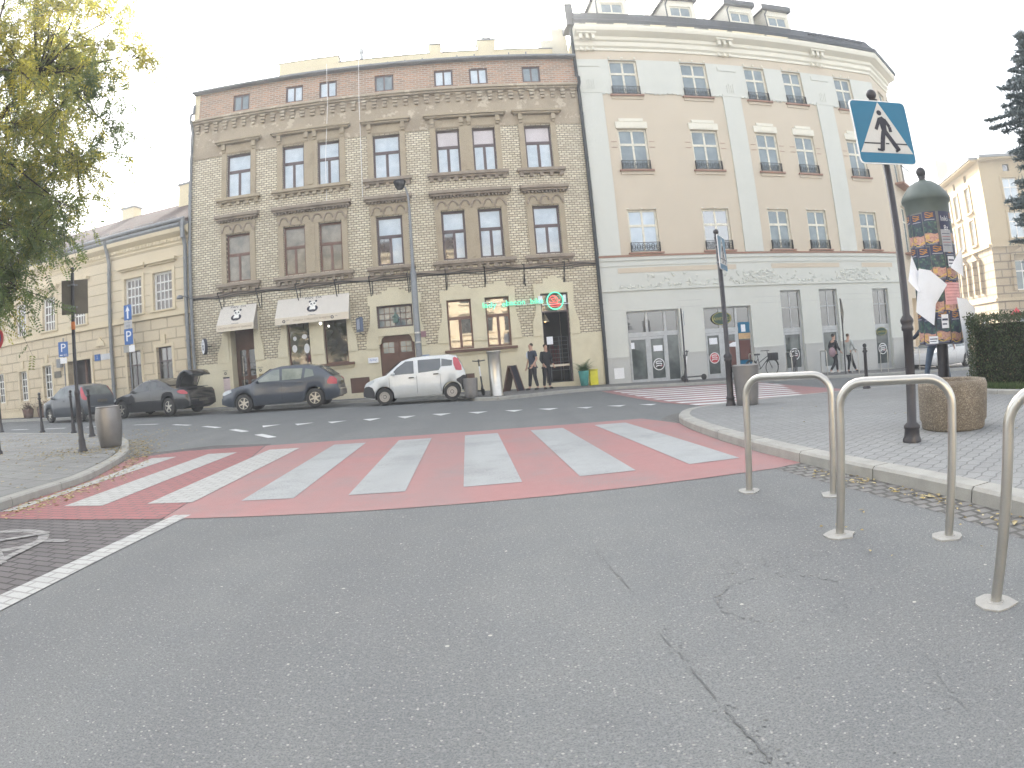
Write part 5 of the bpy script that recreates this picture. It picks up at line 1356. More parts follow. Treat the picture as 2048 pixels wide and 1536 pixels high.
s = MB(); s.lathe([(.0, 0), (.325, 0), (.338, .02), (.34, .07), (.36, .10), (.37, .42), (.372, .47), (.355, .515), (.33, .52), (.315, .50), (.31, .4)], 40); s.build('tub', M['aggregate'], e); e.scale = (1, 1, PLZ)
s = MB(); s.lathe([(.315, .43), (.2, .46), (0, .45)], 20); s.build('soil', mat('dark_soil', (.05, .04, .03), .95, fine=30, bmp=.02), e)

# ---- advertising column with torn posters
kx, ky = 8.22, 10.12
kz = gz(kx, ky) + .1
ka = math.atan2(-kx, ky)            # faces the viewer
ad = empty('advertising_column', (kx, ky, kz), ka, 'round advertising column with green dome and peeling posters', 'advertising column')
M['kgreen'] = mat('column_green', (.10, .125, .112), .5, var=.12)
s = MB(); s.tube([(0, 0, 0), (0, 0, .9)], .13, 14); s.build('post', M['blackpole'], ad)
s = MB(); s.lathe([(0, .86), (.50, .86), (.50, 3.58)], 40); s.build('drum', mat('bare_board', (.20, .20, .19), .8), ad)
s = MB(); s.lathe([(.505, 3.40), (.515, 3.62), (.56, 3.66), (.57, 3.72), (.555, 3.76), (.50, 3.84), (.38, 3.98), (.22, 4.08), (.07, 4.12), (.06, 4.17), (.05, 4.20)], 40); s.build('dome', M['kgreen'], ad)
s = MB(); s.sphere((0, 0, 4.29), .115, nu=18, nv=12); s.lathe([(.09, 4.13), (.07, 4.16), (.10, 4.19), (.05, 4.22)], 14); s.build('finial', M['blackpole'], ad)
navy = mat('poster_navy', (.05, .055, .11), .55, bmp=0); orange = mat('poster_orange', (.55, .26, .05), .55, bmp=0); yellow = mat('poster_yellow', (.72, .52, .05), .55, bmp=0)
m_, nt, b_ = nodes('poster_picture'); co = coords(nt)
n1 = noise(nt, co, 13, 6, .75); c_ = ramp(nt, n1, [(.3, (.02, .025, .05)), (.46, (.035, .045, .075)), (.54, (.04, .10, .09)), (.60, (.08, .17, .12)), (.66, (.30, .25, .14)), (.75, (.48, .47, .44))]); L(nt, c_, b_.inputs['Base Color']); b_.inputs['Roughness'].default_value = .5; pgreen = m_
m_, nt, b_ = nodes('poster_dancers'); co = coords(nt)
n1 = noise(nt, co, 22, 6, .8); c_ = ramp(nt, n1, [(.34, (.12, .06, .09)), (.45, (.50, .20, .22)), (.52, (.58, .40, .22)), (.58, (.55, .26, .30)), (.66, (.68, .55, .36)), (.75, (.3, .12, .14))]); L(nt, c_, b_.inputs['Base Color']); b_.inputs['Roughness'].default_value = .5; ppink = m_
ptext = mat('poster_small_print', (.5, .51, .54), .6, bmp=0); pink = mat('pink_sheet', (.78, .42, .42), .7, bmp=0)
def cyl(s, a0, a1, z0, z1, r, m=0, n=8, wav=0.0, ph=0.0):
    """patch of the drum between two angles (0 = towards the viewer, + to the right)"""
    vs = []
    for i in range(n + 1):
        t = a0 + (a1 - a0) * i / n; w_ = wav * math.sin(2 * math.pi * i / n * 1.0 + ph)
        for z in (z0, z1): vs.append((r * math.sin(t), -r * math.cos(t), z + w_))
    s.add(vs, [(2 * i, 2 * i + 2, 2 * i + 3, 2 * i + 1) for i in range(n)], m, False)
def poster(a0, a1, zt, h, kind, k):
    s = MB(); R0 = .503 + .0015 * k
    if kind == 'dance':
        cyl(s, a0, a1, zt - h, zt, R0, 0); cyl(s, a0, a1, zt - h * .64, zt - h * .28, R0 + .0008, 2); cyl(s, a0, a1, zt - h * .90, zt - h * .641, R0 + .0008, 3, wav=.02)
        w_ = a1 - a0
        for q in range(3): cyl(s, a0 + w_ * .2, a1 - w_ * .18, zt - h * (.055 + .06 * q), zt - h * (.035 + .055 * q), R0 + .0014, 1, wav=.012, ph=q * 1.2)
        cyl(s, a0 + w_ * .12, a1 - w_ * .12, zt - h * .25, zt - h * .232, R0 + .0014, 5)
        cyl(s, a0, a1, zt - h * .905, zt - h * .88, R0 + .0018, 4, wav=.03, ph=2.0)
        for q in range(4): cyl(s, a0 + w_ * .04, a0 + w_ * .34, zt - h * (.70 + .035 * q), zt - h * (.685 + .035 * q), R0 + .0018, 4)
        for q in range(2): cyl(s, a0 + w_ * .06, a1 - w_ * .1, zt - h * (.945 + .025 * q), zt - h * (.937 + .025 * q), R0 + .0018, 5)
    elif kind == 'ink':
        cyl(s, a0, a1, zt - h, zt, R0, 6); cyl(s, a0, a1, zt - h * .45, zt, R0 + .0008, 0)
        for q in range(5): cyl(s, a0 + .04, a1 - .1, zt - h * (.56 + .07 * q), zt - h * (.545 + .07 * q), R0 + .0014, 7 if q % 2 else 0)
    elif kind == 'pink':
        cyl(s, a0, a1, zt - h, zt, R0, 8)
        for q in range(6): cyl(s, a0 + .05, a1 - .05, zt - h * (.12 + .14 * q), zt - h * (.10 + .14 * q), R0 + .001, 7)
    return s.build('poster', [navy, orange, pgreen, ppink, yellow, ptext, mat('poster_grey', (.42, .43, .46), .6, bmp=0), mat('poster_red_print', (.42, .12, .12), .6, bmp=0), pink], ad)
row1, row2, row3 = 3.40, 2.36, 1.62
ad.scale = (.92, .92, .975)
k_ = 0
for r_, (zt, off) in enumerate(((3.40, 0.0), (2.74, .16), (2.10, -.1), (1.50, .08))):
    for q in range(5):
        a0 = -1.55 + off + .64 * q
        if r_ == 0 and q == 3: continue
        poster(a0, a0 + .60, zt - .03 * (q % 2), .66 if r_ < 3 else .62, 'dance', k_ % 4 + (2 if r_ % 2 else 0)); k_ += 1
poster(.46, 1.05, row1, .80, 'ink', 7); poster(.30, 1.25, 2.02, .42, 'pink', 9)
for a0, zt, w_, h_ in ((-.9, 2.30, .35, .22), (.05, 1.42, .30, .26), (.62, 2.52, .40, .2), (-.55, 1.02, .4, .14)):
    s = MB(); cyl(s, a0, a0 + w_, zt - h_, zt, .524, 0); cyl(s, a0 + .03, a0 + w_ - .03, zt - h_ * .45, zt - h_ * .3, .5255, 1); cyl(s, a0 + .03, a0 + w_ - .08, zt - h_ * .75, zt - h_ * .65, .5255, 1); s.build('handbill', [M['paper'], navy], ad)
s = MB(); s.T = Matrix.Rotation(.72, 4, 'Z'); s.text('Inki', .15, (0.0, -.519, row1 - .15), m=0); s.text('8z', .14, (.02, -.519, row1 - .33), m=0); s.build('poster_lettering', M['whitepaint'], ad)
def torn(pts, name='torn_paper', m='paper'):
    s = MB(); P = [Vector(p) for p in pts]; c_ = sum(P, Vector()) / len(P)
    c_.y -= .05
    vs = [tuple(p) for p in P] + [tuple(c_)]; n = len(P)
    s.add(vs, [(i, (i + 1) % n, n) for i in range(n)], 0, True); s.add([(x, y + .003, z) for x, y, z in vs], [((i + 1) % n, i, n) for i in range(n)], 0, True)
    return s.build(name, M[m], ad)
torn([(-.50, -.22, 2.62), (-.30, -.46, 1.95), (-.42, -.60, 1.86), (-.62, -.50, 2.1)])
torn([(-.36, -.55, 2.32), (-.12, -.62, 2.26), (.22, -.60, 1.97), (-.07, -.58, 1.62), (-.14, -.60, 1.22), (-.52, -.50, 1.5)])
torn([(.40, -.52, 1.72), (.62, -.48, 1.68), (.80, -.40, 1.48), (.52, -.45, .62), (.46, -.5, 1.1)])
torn([(.34, -.46, 2.30), (.64, -.40, 2.68), (.62, -.44, 2.28), (.60, -.5, 2.1)])

# ---- parking and no-stopping signs on the left
e = empty('parking_sign', onground(-19.4, 22.9, .1), -.10, 'small blue parking sign on its own thin post by the yellow wall', 'traffic sign')
s = MB(); s.tube([(0, 0, 0), (0, 0, 3.45)], .03, 8); s.build('post', M['zinc'], e)
s = MB(); s.cbox(-.25, .25, -.06, -.045, 2.62, 3.28, .01); pn = s.build('sign_panel', M['blue2'], e); pn.rotation_euler = (0, 0, .45)
s = MB(); s.text('P', .52, (0, -.064, 3.0), ext=.002, xs=1.1); s.box(-.18, -.04, -.066, -.0615, 2.68, 2.72); s.tube([(.02, -.064, 2.69), (.05, -.064, 2.73), (.19, -.064, 2.73), (.2, -.064, 2.68), (.02, -.064, 2.68)], .008, 4); s.build('lettering', M['whitepaint'], pn)
s = MB(); s.box(-.18, .16, -.06, -.05, 2.33, 2.58); q = s.build('time_plate', M['whitepaint'], e); q.rotation_euler = (0, 0, .45)
e = empty('parking_sign', onground(-15.7, 23.15, .1), -.10, 'one way arrow above a blue parking sign and two plates, between the yellow house windows', 'traffic sign')
s = MB(); s.tube([(0, 0, 0), (0, 0, 4.55)], .03, 8); s.build('post', M['zinc'], e)
s = MB(); s.cbox(-.22, .22, -.06, -.045, 3.86, 4.50, .01); pn = s.build('arrow_panel', M['blue2'], e)
s = MB(); s.prism_xz([(-.045, 3.92), (.045, 3.92), (.045, 4.24), (.12, 4.24), (0, 4.46), (-.12, 4.24), (-.045, 4.24)], -.064, -.061); s.build('arrow', M['whitepaint'], pn)
s = MB(); s.box(-.22, .22, -.06, -.05, 3.53, 3.83); s.build('cycle_plate', mat('grey_plate', (.45, .45, .46), .5), e)
s = MB(); s.text('nie dotyczy', .07, (0, -.062, 3.76)); s.tube([(-.06 + .04 * math.cos(t), -.062, 3.62 + .04 * math.sin(t)) for t in np.linspace(0, 6.28, 10)], .006, 4); s.tube([(.06 + .04 * math.cos(t), -.062, 3.62 + .04 * math.sin(t)) for t in np.linspace(0, 6.28, 10)], .006, 4); s.build('plate_lettering', M['ink'], e)
s = MB(); s.cbox(-.25, .25, -.06, -.045, 2.84, 3.50, .01); pn = s.build('parking_panel', M['blue2'], e)
s = MB(); s.text('P', .62, (0, -.064, 3.17), ext=.002, xs=1.1); s.build('lettering', M['whitepaint'], pn)
for a, b in ((-.33, -.02), (.0, .32)):
    s = MB(); s.box(a, b, -.06, -.05, 2.52, 2.80); s.build('time_plate', M['whitepaint'] if a == 0 else M['concrete'], e)
e = empty('no_stopping_sign', onground(-10.05, 9.35, .1), 0, 'round red and blue no stopping sign cut off by the left edge', 'traffic sign')
s = MB(); s.lathe([(.09, 0), (.09, .05), (.06, .08), (.05, .9), (.035, 1.0), (.035, 2.55), (0, 2.56)], 12); s.build('pole', M['blackpole'], e)
s = MB(); s.cyl_y(0, 2.26, .30, -.06, -.045, 0); s.disc_y(0, 2.26, .235, -.0615, 1)
for t in (math.pi / 4, -math.pi / 4): s.poly([(.24 * math.cos(t) + .02 * a, -.063 - .0004 * (t > 0), 2.26 + .24 * math.sin(t) * 1 + .02 * b) for a, b in ((-1, 1), (1, -1))] + [(-.24 * math.cos(t) + .02 * a, -.063 - .0004 * (t > 0), 2.26 - .24 * math.sin(t) + .02 * b) for a, b in ((1, -1), (-1, 1))], 0)
pn = s.build('sign_panel', [M['red'], M['blue2']], e); pn.rotation_euler = (0, 0, .85)

# ---- street lamp in front of the tenement
lx, ly = -3.26, 22.95
e = empty('street_lamp', onground(lx, ly, .1), 0, 'tall thin grey street lamp with a cone head in front of the brown tenement', 'street lamp')
s = MB(); s.lathe([(.13, 0), (.13, .03), (.12, .1), (.115, 4.5), (.10, 4.55), (.065, 4.7), (.055, 6.4), (.045, 7.0)], 14); s.tube([(0, 0, 6.95), (-.02, 0, 7.4), (-.10, -.04, 7.72), (-.24, -.1, 7.86)], [.045, .04, .035, .03], 10); s.build('pole', M['zinc'], e)
s = MB(); s.lathe([(0, 8.02), (.22, 8.0), (.24, 7.96), (.16, 7.74), (.10, 7.66), (0, 7.66)], 20, (-.30, -.12)); s.build('lamp_head', M['iron'], e)
for z in (1.9, 2.25): s = MB(); s.lathe([(.118, z), (.124, z + .01), (.124, z + .05), (.118, z + .06)], 14); s.build('steel_band', M['steel'], e)

# ---- awnings of the shop on the left
def panda(s, x, z, k, y, T):
    def el(cx, cz, rx, rz, m, n=16, dy=0.0):
        pts = [T(x + (cx + rx * math.cos(2 * math.pi * i / n)) * k, z + (cz + rz * math.sin(2 * math.pi * i / n)) * k, .004 + dy) for i in range(n)]
        s.poly(pts, m)
    el(0, 0, .55, .36, 0); el(0, .0, .30, .33, 1, dy=.002); el(0, -.2, .36, .10, 0, dy=.004); el(0, .44, .36, .30, 1, dy=.003)
    el(-.31, .72, .12, .11, 0, dy=.001); el(.31, .74, .12, .11, 0, dy=.001); el(-.16, .47, .10, .085, 0, dy=.005); el(.16, .50, .10, .085, 0, dy=.005); el(0, .34, .05, .035, 0, dy=.005)
def awning(u0, u1, v1, v0, d, val, label, wide):
    e = empty('awning', (OB[0], OB[1], 0), YB, label, 'awning', 'cream panda awnings over the shop on the left')
    s = MB(); y0 = -.08
    zb = v0 + val
    s.add([(u0, y0, v1), (u1, y0, v1), (u1 + .02, -d, zb), (u0 - .02, -d, zb), (u0, y0, v1 - .04), (u1, y0, v1 - .04), (u1 + .02, -d + .02, zb - .03), (u0 - .02, -d + .02, zb - .03)],
          [(3, 2, 1, 0), (4, 5, 6, 7), (0, 1, 5, 4), (1, 2, 6, 5), (2, 3, 7, 6), (3, 0, 4, 7)])
    s.add([(u1, y0, v1 - .05), (u1 + .018, -d + .02, zb - .03), (u1 + .018, -d + .02, v0), (u1, y0, v0)], [(0, 3, 2, 1), (0, 1, 2, 3)]); s.add([(u0, y0, v1 - .05), (u0 - .018, -d + .02, zb - .03), (u0 - .018, -d + .02, v0), (u0, y0, v0)], [(0, 1, 2, 3), (0, 3, 2, 1)])
    s.build('canopy', M['canvas'], e)
    s = MB(); s.box(u0 - .02, u1 + .02, -d - .012, -d, v0, zb + .001); s.build('valance', M['canvas2'], e)
    fx = MB(); fx.tube([(u0 - .02, -d, zb), (u1 + .02, -d, zb)], .016, 6); fx.build('front_bar', M['canvas2'], e)
    nx_, nz_ = (v1 - zb), -(d - .08); ln_ = math.hypot(nx_, nz_)
    def T(x, q, off):
        t = (v1 - q) / (v1 - zb); return (x, y0 + (-d - y0) * t - off * (v1 - zb) / ln_, v1 + (zb - v1) * t + off * (d - .08) / ln_)
    s = MB(); cx = (u0 + u1) / 2 + (.02 if wide else 0); cz = zb + (v1 - zb) * .36
    panda(s, cx, cz, .40, 0, T); s.build('emblem', [M['ink'], mat('emblem_white', (.8, .78, .72), .8)], e)
    sl_ = math.atan2(v1 - zb, d - .08)
    s = MB()
    for txt, dz in (('PAN  DA', .44), ('reste', -.26)):
        o3 = T(cx, cz + dz, .008); s.text(txt, .15 if dz > 0 else .13, o3, tilt=sl_, m=0, xs=1.15)
    o3 = (cx, -d - .016, v0 + val * .5); s.text('GALERIA CHIŃSKICH WARZYW', .105 if wide else .10, o3, m=1, xs=1.0)
    if wide:
        for q in (u0 + .34, u1 - .62): s.disc_y(q, v0 + val * .48, .06, -d - .016, 0, r0=.03); s.text('PAN', .05, (q + .16, -d - .016, v0 + val * .62), m=0)
    s.build('lettering', [M['ink'], M['inkgold']], e)
    return e
awning(-11.30, -9.76, 4.20, 3.16, .72, .24, 'narrow cream awning with a panda emblem above the shop door', False)
awning(-8.86, -5.98, 4.22, 3.18, .62, .26, 'wide cream awning with a panda emblem above the two shop windows', True)
# projecting round sign, box sign on the wall
e = empty('projecting_sign', (OB[0], OB[1], 0), YB, 'round shop sign projecting from the brick wall left of the shop door', 'shop sign')
s = MB(); s.cyl_y(0, 0, .32, -.06, .06); s.T = None; o = s.build('disc', M['ink'], e); o.location = (-11.95, -.55, 2.68); o.rotation_euler = (0, 0, -.95)
s = MB(); s.disc_y(0, 0, .29, -.064, 0); s.disc_y(0, -.04, .12, -.068, 1, r0=.05); s.text('PAN DA', .09, (0, -.069, .15), m=1); q = s.build('face', [M['paper'], M['ink']], o)
s = MB(); s.tube([(-11.85, -.03, 2.70), (-11.93, -.5, 2.70)], .02, 6); s.build('arm', M['iron'], e)
e = empty('box_sign', (OB[0], OB[1], 0), YB, 'small dark blue box sign on an arm beside the wide awning', 'shop sign')
s = MB(); s.cbox(-.22, .22, -.06, .06, -.27, .27, .02); o = s.build('box', mat('box_sign_blue', (.10, .13, .20), .4), e); o.location = (-5.60, -.42, 2.93); o.rotation_euler = (0, 0, -1.0)
s = MB(); s.box(-.12, .14, -.066, -.062, -.18, .2); s.build('face', mat('box_sign_face', (.42, .46, .56), .4), o)
s = MB(); s.tube([(-5.5, 0, 3.16), (-5.62, -.5, 3.24)], .015, 6); s.tube([(-5.5, 0, 2.55), (-5.6, -.45, 2.62)], .015, 6); s.build('arm', M['iron'], e)
# neon sign
e = empty('neon_sign', (OB[0], OB[1], 0), YB, 'green handwritten neon line running along the wall to the burger door', 'neon sign')
s = MB(); s.text('lady  el', .30, (-.42, -.17, 3.28), ext=.012, roll=0.0, xs=1.15); s.text('bacon  bike', .30, (.72, -.17, 3.31), ext=.012, xs=1.05); s.build('lettering', M['neon_g'], e)
s = MB(); s.box(-.85, -.2, -.15, -.13, 3.26, 3.28); s.box(-.85, -.2, -.15, -.13, 3.38, 3.40); s.box(.0, 1.4, -.15, -.13, 3.22, 3.24); s.box(1.25, 1.42, -.16, -.1, 3.2, 3.5); s.build('rail', M['paper'], e)
e = empty('neon_sign', (OB[0], OB[1], 0), YB, 'round green neon ring with red neon burger above the shop entrance', 'neon sign')
s = MB(); s.tube([(1.9 + .31 * math.cos(t), -.14, 3.28 + .33 * math.sin(t)) for t in np.linspace(0, 2 * math.pi, 33)], .024, 8, cap=False); s.build('ring', M['neon_g'], e)
s = MB(); s.tube([(1.84 + .16 * math.cos(t), -.12, 3.32 + .16 * math.sin(t)) for t in np.linspace(.2, math.pi - .2, 10)], .018, 6)
s.tube([(1.68, -.12, 3.3), (1.72, -.12, 3.22), (2.0, -.12, 3.22)], .018, 6); s.tube([(1.70, -.12, 3.13), (2.10, -.12, 3.15)], .018, 6); s.tube([(1.72, -.12, 3.06), (2.05, -.12, 3.08), (2.12, -.12, 3.14)], .014, 6)
s.tube([(1.84 + .07 * math.sin(t) ** 3, -.125, 3.34 + .055 * (math.cos(t) - .35 * math.cos(2 * t) - .15 * math.cos(3 * t))) for t in np.linspace(0, 2 * math.pi, 18)], .012, 5, cap=False); s.text('grill', .10, (2.04, -.13, 3.3), ext=.006)
s.build('burger', M['neon_r'], e)
s = MB(); s.box(2.24, 2.34, -.1, .1, 3.22, 3.5); s.box(1.4, 2.46, -.09, -.07, 3.14, 3.17); s.build('bracket', M['paper'], e)
# spotlight under the wide awning
e = empty('spotlight', (OB[0], OB[1], 0), YB, 'small bright white spotlight below the wide awning', 'lamp'); s = MB(); s.sphere((-7.08, -.60, 3.10), .045); s.build('bulb', emit('white_lamp', (1, .98, .92), 6), e); s = MB(); s.tube([(-7.08, -.60, 3.14), (-7.08, -.60, 3.22)], .03, 8); s.build('holder', M['iron'], e)

# ---- easel board, palm pot, yellow box
e = empty('easel_board', onground(.05, 22.9, .1), 1.15, 'dark folding menu board standing open on the pavement', 'menu board')
for sgn in (-1, 1):
    s = MB(); s.add([(-.28, sgn * .28, 0), (.28, sgn * .28, 0), (.28, sgn * .03, .92), (-.28, sgn * .03, .92), (-.28, sgn * .25, 0), (.28, sgn * .25, 0), (.28, 0, .92), (-.28, 0, .92)], [(0, 1, 2, 3), (7, 6, 5, 4), (0, 4, 5, 1), (1, 5, 6, 2), (2, 6, 7, 3), (3, 7, 4, 0)]); s.build('leaf', M['wood'] if sgn > 0 else M['ink'], e)
    s = MB(); s.tube([(-.28, sgn * .29, -.0), (-.28, sgn * .03, .93)], .022, 6); s.build('rail', M['wood'], e); s = MB(); s.tube([(.28, sgn * .29, -.0), (.28, sgn * .03, .93)], .022, 6); s.build('rail', M['wood'], e)
e = empty('potted_palm', onground(2.72, 23.95, .13), 0, 'bushy green palm in a tall teal pot beside the burger door', 'potted plant')
s = MB(); s.lathe([(0, 0), (.14, 0), (.20, .52), (.21, .56), (.17, .56), (.16, .48), (0, .48)], 20); s.build('pot', mat('teal_glaze', (.10, .38, .36), .4, bmp=0), e)
s = MB(); rp = random.Random(11); tn = []
for i in range(64):
    a = rp.uniform(0, 6.28); up = rp.uniform(.35, 1.25); ln_ = rp.uniform(.5, .85); pts = []
    for k in range(6):
        t = k / 5; pts.append(Vector((math.cos(a) * ln_ * t * math.cos(up), math.sin(a) * ln_ * t * math.cos(up), .5 + ln_ * t * math.sin(up) - .35 * t * t * ln_)))
    side = Vector((-math.sin(a), math.cos(a), 0))
    for k in range(5):
        w0 = .028 * (1 - k / 6); d = (pts[k + 1] - pts[k])
        for sg_ in (-1, 1):
            for q in range(2):
                b0 = pts[k] + d * (.2 + .45 * q); tip = b0 + side * sg_ * .11 * (1 - k / 7) + d * .9
                s.add([tuple(b0 - d * .08), tuple(b0 + d * .12), tuple(tip), tuple(tip - d * .05)], [(0, 1, 2, 3)]); tn.append(rp.random())
o = s.build('fronds', leaf_mat('palm_green', [(.02, .07, .015), (.05, .13, .03), (.10, .19, .05)], .25), e); set_tone(o, tn)
e = empty('yellow_box', onground(3.12, 24.25, .13), YB, 'bright yellow upright bin against the cream wall right of the palm', 'box'); s = MB(); s.cbox(-.16, .16, -.12, .12, 0, .56, .02); s.build('body', mat('bright_yellow', (.75, .68, .05), .5), e); s = MB(); s.cbox(-.17, .17, -.13, .13, .561, .60, .01); s.build('lid', mat('yellow_lid', (.70, .62, .05), .5), e)
# flower boxes along the yellow house
for i, x in enumerate((-23.2, -22.0, -20.7, -19.0)):
    y = 24.55 - (x + 19.0) * .112 - .95
    e = empty('flower_pot', onground(x, y, .1), 0, ['pot of reddish leaves at the far left end of the yellow wall', 'second pot of reddish leaves from the left by the yellow wall', 'pot of reddish leaves behind the left bollard by the yellow wall', 'pot of reddish leaves nearest the small dark hatchback'][i], 'potted plant', 'pots of reddish plants along the yellow wall')
    s = MB(); s.lathe([(0, 0), (.25, 0), (.32, .42), (.27, .42), (0, .38)], 14); s.build('pot', mat('brown_pot', (.16, .10, .08), .8), e)
    s = MB(); tn = []
    for k in range(260):
        c_ = Vector((rp.gauss(0, .17), rp.gauss(0, .17), .42 + abs(rp.gauss(0, .16)))); a = rp.uniform(0, 6.28); u_ = Vector((math.cos(a), math.sin(a), rp.uniform(-.5, .8))) * .05; v_ = Vector((-math.sin(a), math.cos(a), rp.uniform(-.3, .6))) * .03
        s.add([tuple(c_ - u_), tuple(c_ + v_), tuple(c_ + u_), tuple(c_ - v_)], [(0, 1, 2, 3)]); tn.append(rp.random())
    o = s.build('leaves', leaf_mat('reddish_leaf', [(.09, .05, .04), (.16, .07, .06), (.08, .10, .04)], .2), e); set_tone(o, tn)
# red parasol top beyond the hedge
e = empty('parasol', onground(14.6, 14.0, .1), 0, 'red parasol top showing above the hedge at the right edge', 'parasol'); s = MB(); s.lathe([(.0, 1.95), (.03, 1.9), (.22, 1.74), (.24, 1.68), (.0, 1.74)], 12); s.build('canopy', M['red'], e); s = MB(); s.tube([(0, 0, 0), (0, 0, 1.9)], .02, 6); s.build('pole', M['zinc'], e)

# ---- e-scooters and bicycles
def wheel_x(s, x, z, r, t, m=0, spokes=0, y=0.0):
    s.tube([(x + r * math.cos(a), y, z + r * math.sin(a)) for a in np.linspace(0, 2 * math.pi, 25)], t, 6, m, cap=False)
    for k in range(spokes):
        a = math.pi * k / spokes; s.tube([(x - r * math.cos(a), y, z - r * math.sin(a)), (x + r * math.cos(a), y, z + r * math.sin(a))], .003, 3, 1)
def scooter(x, y, rz, label):
    e = empty('electric_scooter', onground(x, y, .108), rz, label, 'scooter', 'parked electric scooters')
    for wx in (0, .84):
        s = MB(); wheel_x(s, wx, .11, .085, .03); s.cyl_y(wx, .11, .06, -.02, .02, 0); s.build('wheel', M['rubber'], e)
    s = MB(); s.cbox(.12, .75, -.08, .08, .13, .17, .02); s.tube([(.75, 0, .16), (.84, 0, .2)], .03, 6); s.tube([(.12, 0, .16), (.05, 0, .3)], .035, 8); s.build('deck', M['plastic'], e)
    s = MB(); s.tube([(0, 0, .12), (.05, 0, .3), (.12, 0, .62)], .03, 8); s.build('stem_foot', M['plastic'], e)
    s = MB(); s.tube([(.12, 0, .62), (.18, 0, .95)], .028, 8); s.build('white_stem', M['whitepaint'], e)
    s = MB(); s.tube([(.18, 0, .95), (.21, 0, 1.12)], .025, 8); s.tube([(.19, -.22, 1.14), (.21, 0, 1.12), (.19, .22, 1.14)], .018, 8); s.sphere((.19, 0, 1.14), .04); s.build('handlebar', M['plastic'], e)
scooter(6.55, 23.75, YW, 'black and white electric scooter parked before the grey shop doors')
scooter(-.95, 20.75, 2.0, 'electric scooter leaning behind the shiny steel cylinder')
def bicycle(x, y, rz, label, basket=False):
    e = empty('bicycle', onground(x, y, .108), rz, label, 'bicycle', 'bicycles locked in front of the pale house')
    for wx in (0, 1.05):
        s = MB(); wheel_x(s, wx, .34, .32, .02, 0, 9); wo = s.build('wheel', [M['rubber'], M['zinc']], e)
        s = MB(); s.tube([(wx + .36 * math.cos(a), 0, .34 + .36 * math.sin(a)) for a in np.linspace(.2, 2.4, 9)], .02, 5); s.build('mudguard', M['plastic'], e)
    s = MB()
    for a, b in (((0, .34), (.45, .32)), ((0, .34), (.36, .72)), ((.45, .32), (.33, .85)), ((.45, .32), (.86, .70)), ((.36, .55), (.84, .80)), ((.86, .9), (.88, .66)), ((.88, .66), (1.05, .34))): s.tube([(a[0], 0, a[1]), (b[0], 0, b[1])], .018, 6)
    s.build('frame', M['blackpole'], e)
    s = MB(); s.cbox(.20, .44, -.07, .07, .86, .93, .02); s.build('saddle', M['plastic'], e)
    s = MB(); s.tube([(.85, 0, .9), (.84, 0, 1.0)], .015, 6); s.tube([(.72, -.28, 1.02), (.86, -.12, 1.02), (.86, .12, 1.02), (.72, .28, 1.02)], .014, 6); s.build('handlebar', M['plastic'], e)
    if basket: s = MB(); s.cbox(.98, 1.28, -.18, .18, .62, .92, .02); s.build('basket', M['plastic'], e)
    else: s = MB(); s.cbox(-.2, .1, -.1, .1, .72, .76, .01); s.build('rack', M['plastic'], e)
bicycle(9.35, 23.65, .25, 'bicycle with a dark front basket in front of the pale wall', True)
bicycle(11.05, 23.35, 1.0, 'dark bicycle turned towards the viewer before the narrow shop window')

# ================================================================ CARS  (front at x=0, facing -x; visible side at -y)
def paint(name, col, coat=.8, rough=.35):
    m, nt, b = nodes(name); co = coords(nt); n = noise(nt, co, 5, 4)
    L(nt, mixc(nt, n, sc3(col, .88), sc3(col, 1.12)), b.inputs['Base Color']); b.inputs['Roughness'].default_value = rough; b.inputs['Coat Weight'].default_value = coat; b.inputs['Coat Roughness'].default_value = .05
    return m
M['carglass'] = glass_mat('car_glass', (.09, .11, .115), (.17, .19, .19), 1.8)
M['carglass_l'] = glass_mat('pale_car_glass', (.20, .23, .21), (.32, .34, .30), 1.7)
M['carglass_d'] = glass_mat('dark_car_glass', (.03, .035, .037), (.05, .055, .055), 1.8)
M['alloy'] = mat('alloy_wheel', (.60, .58, .52), .35, metal=.7, bmp=0)
M['steelrim'] = mat('steel_wheel', (.40, .39, .38), .45, metal=.5, bmp=0)
M['lampred'] = mat('tail_lamp', (.45, .03, .05), .15, spec=.7, bmp=0); M['lampclr'] = mat('head_lamp', (.55, .58, .6), .1, spec=.8, bmp=0)
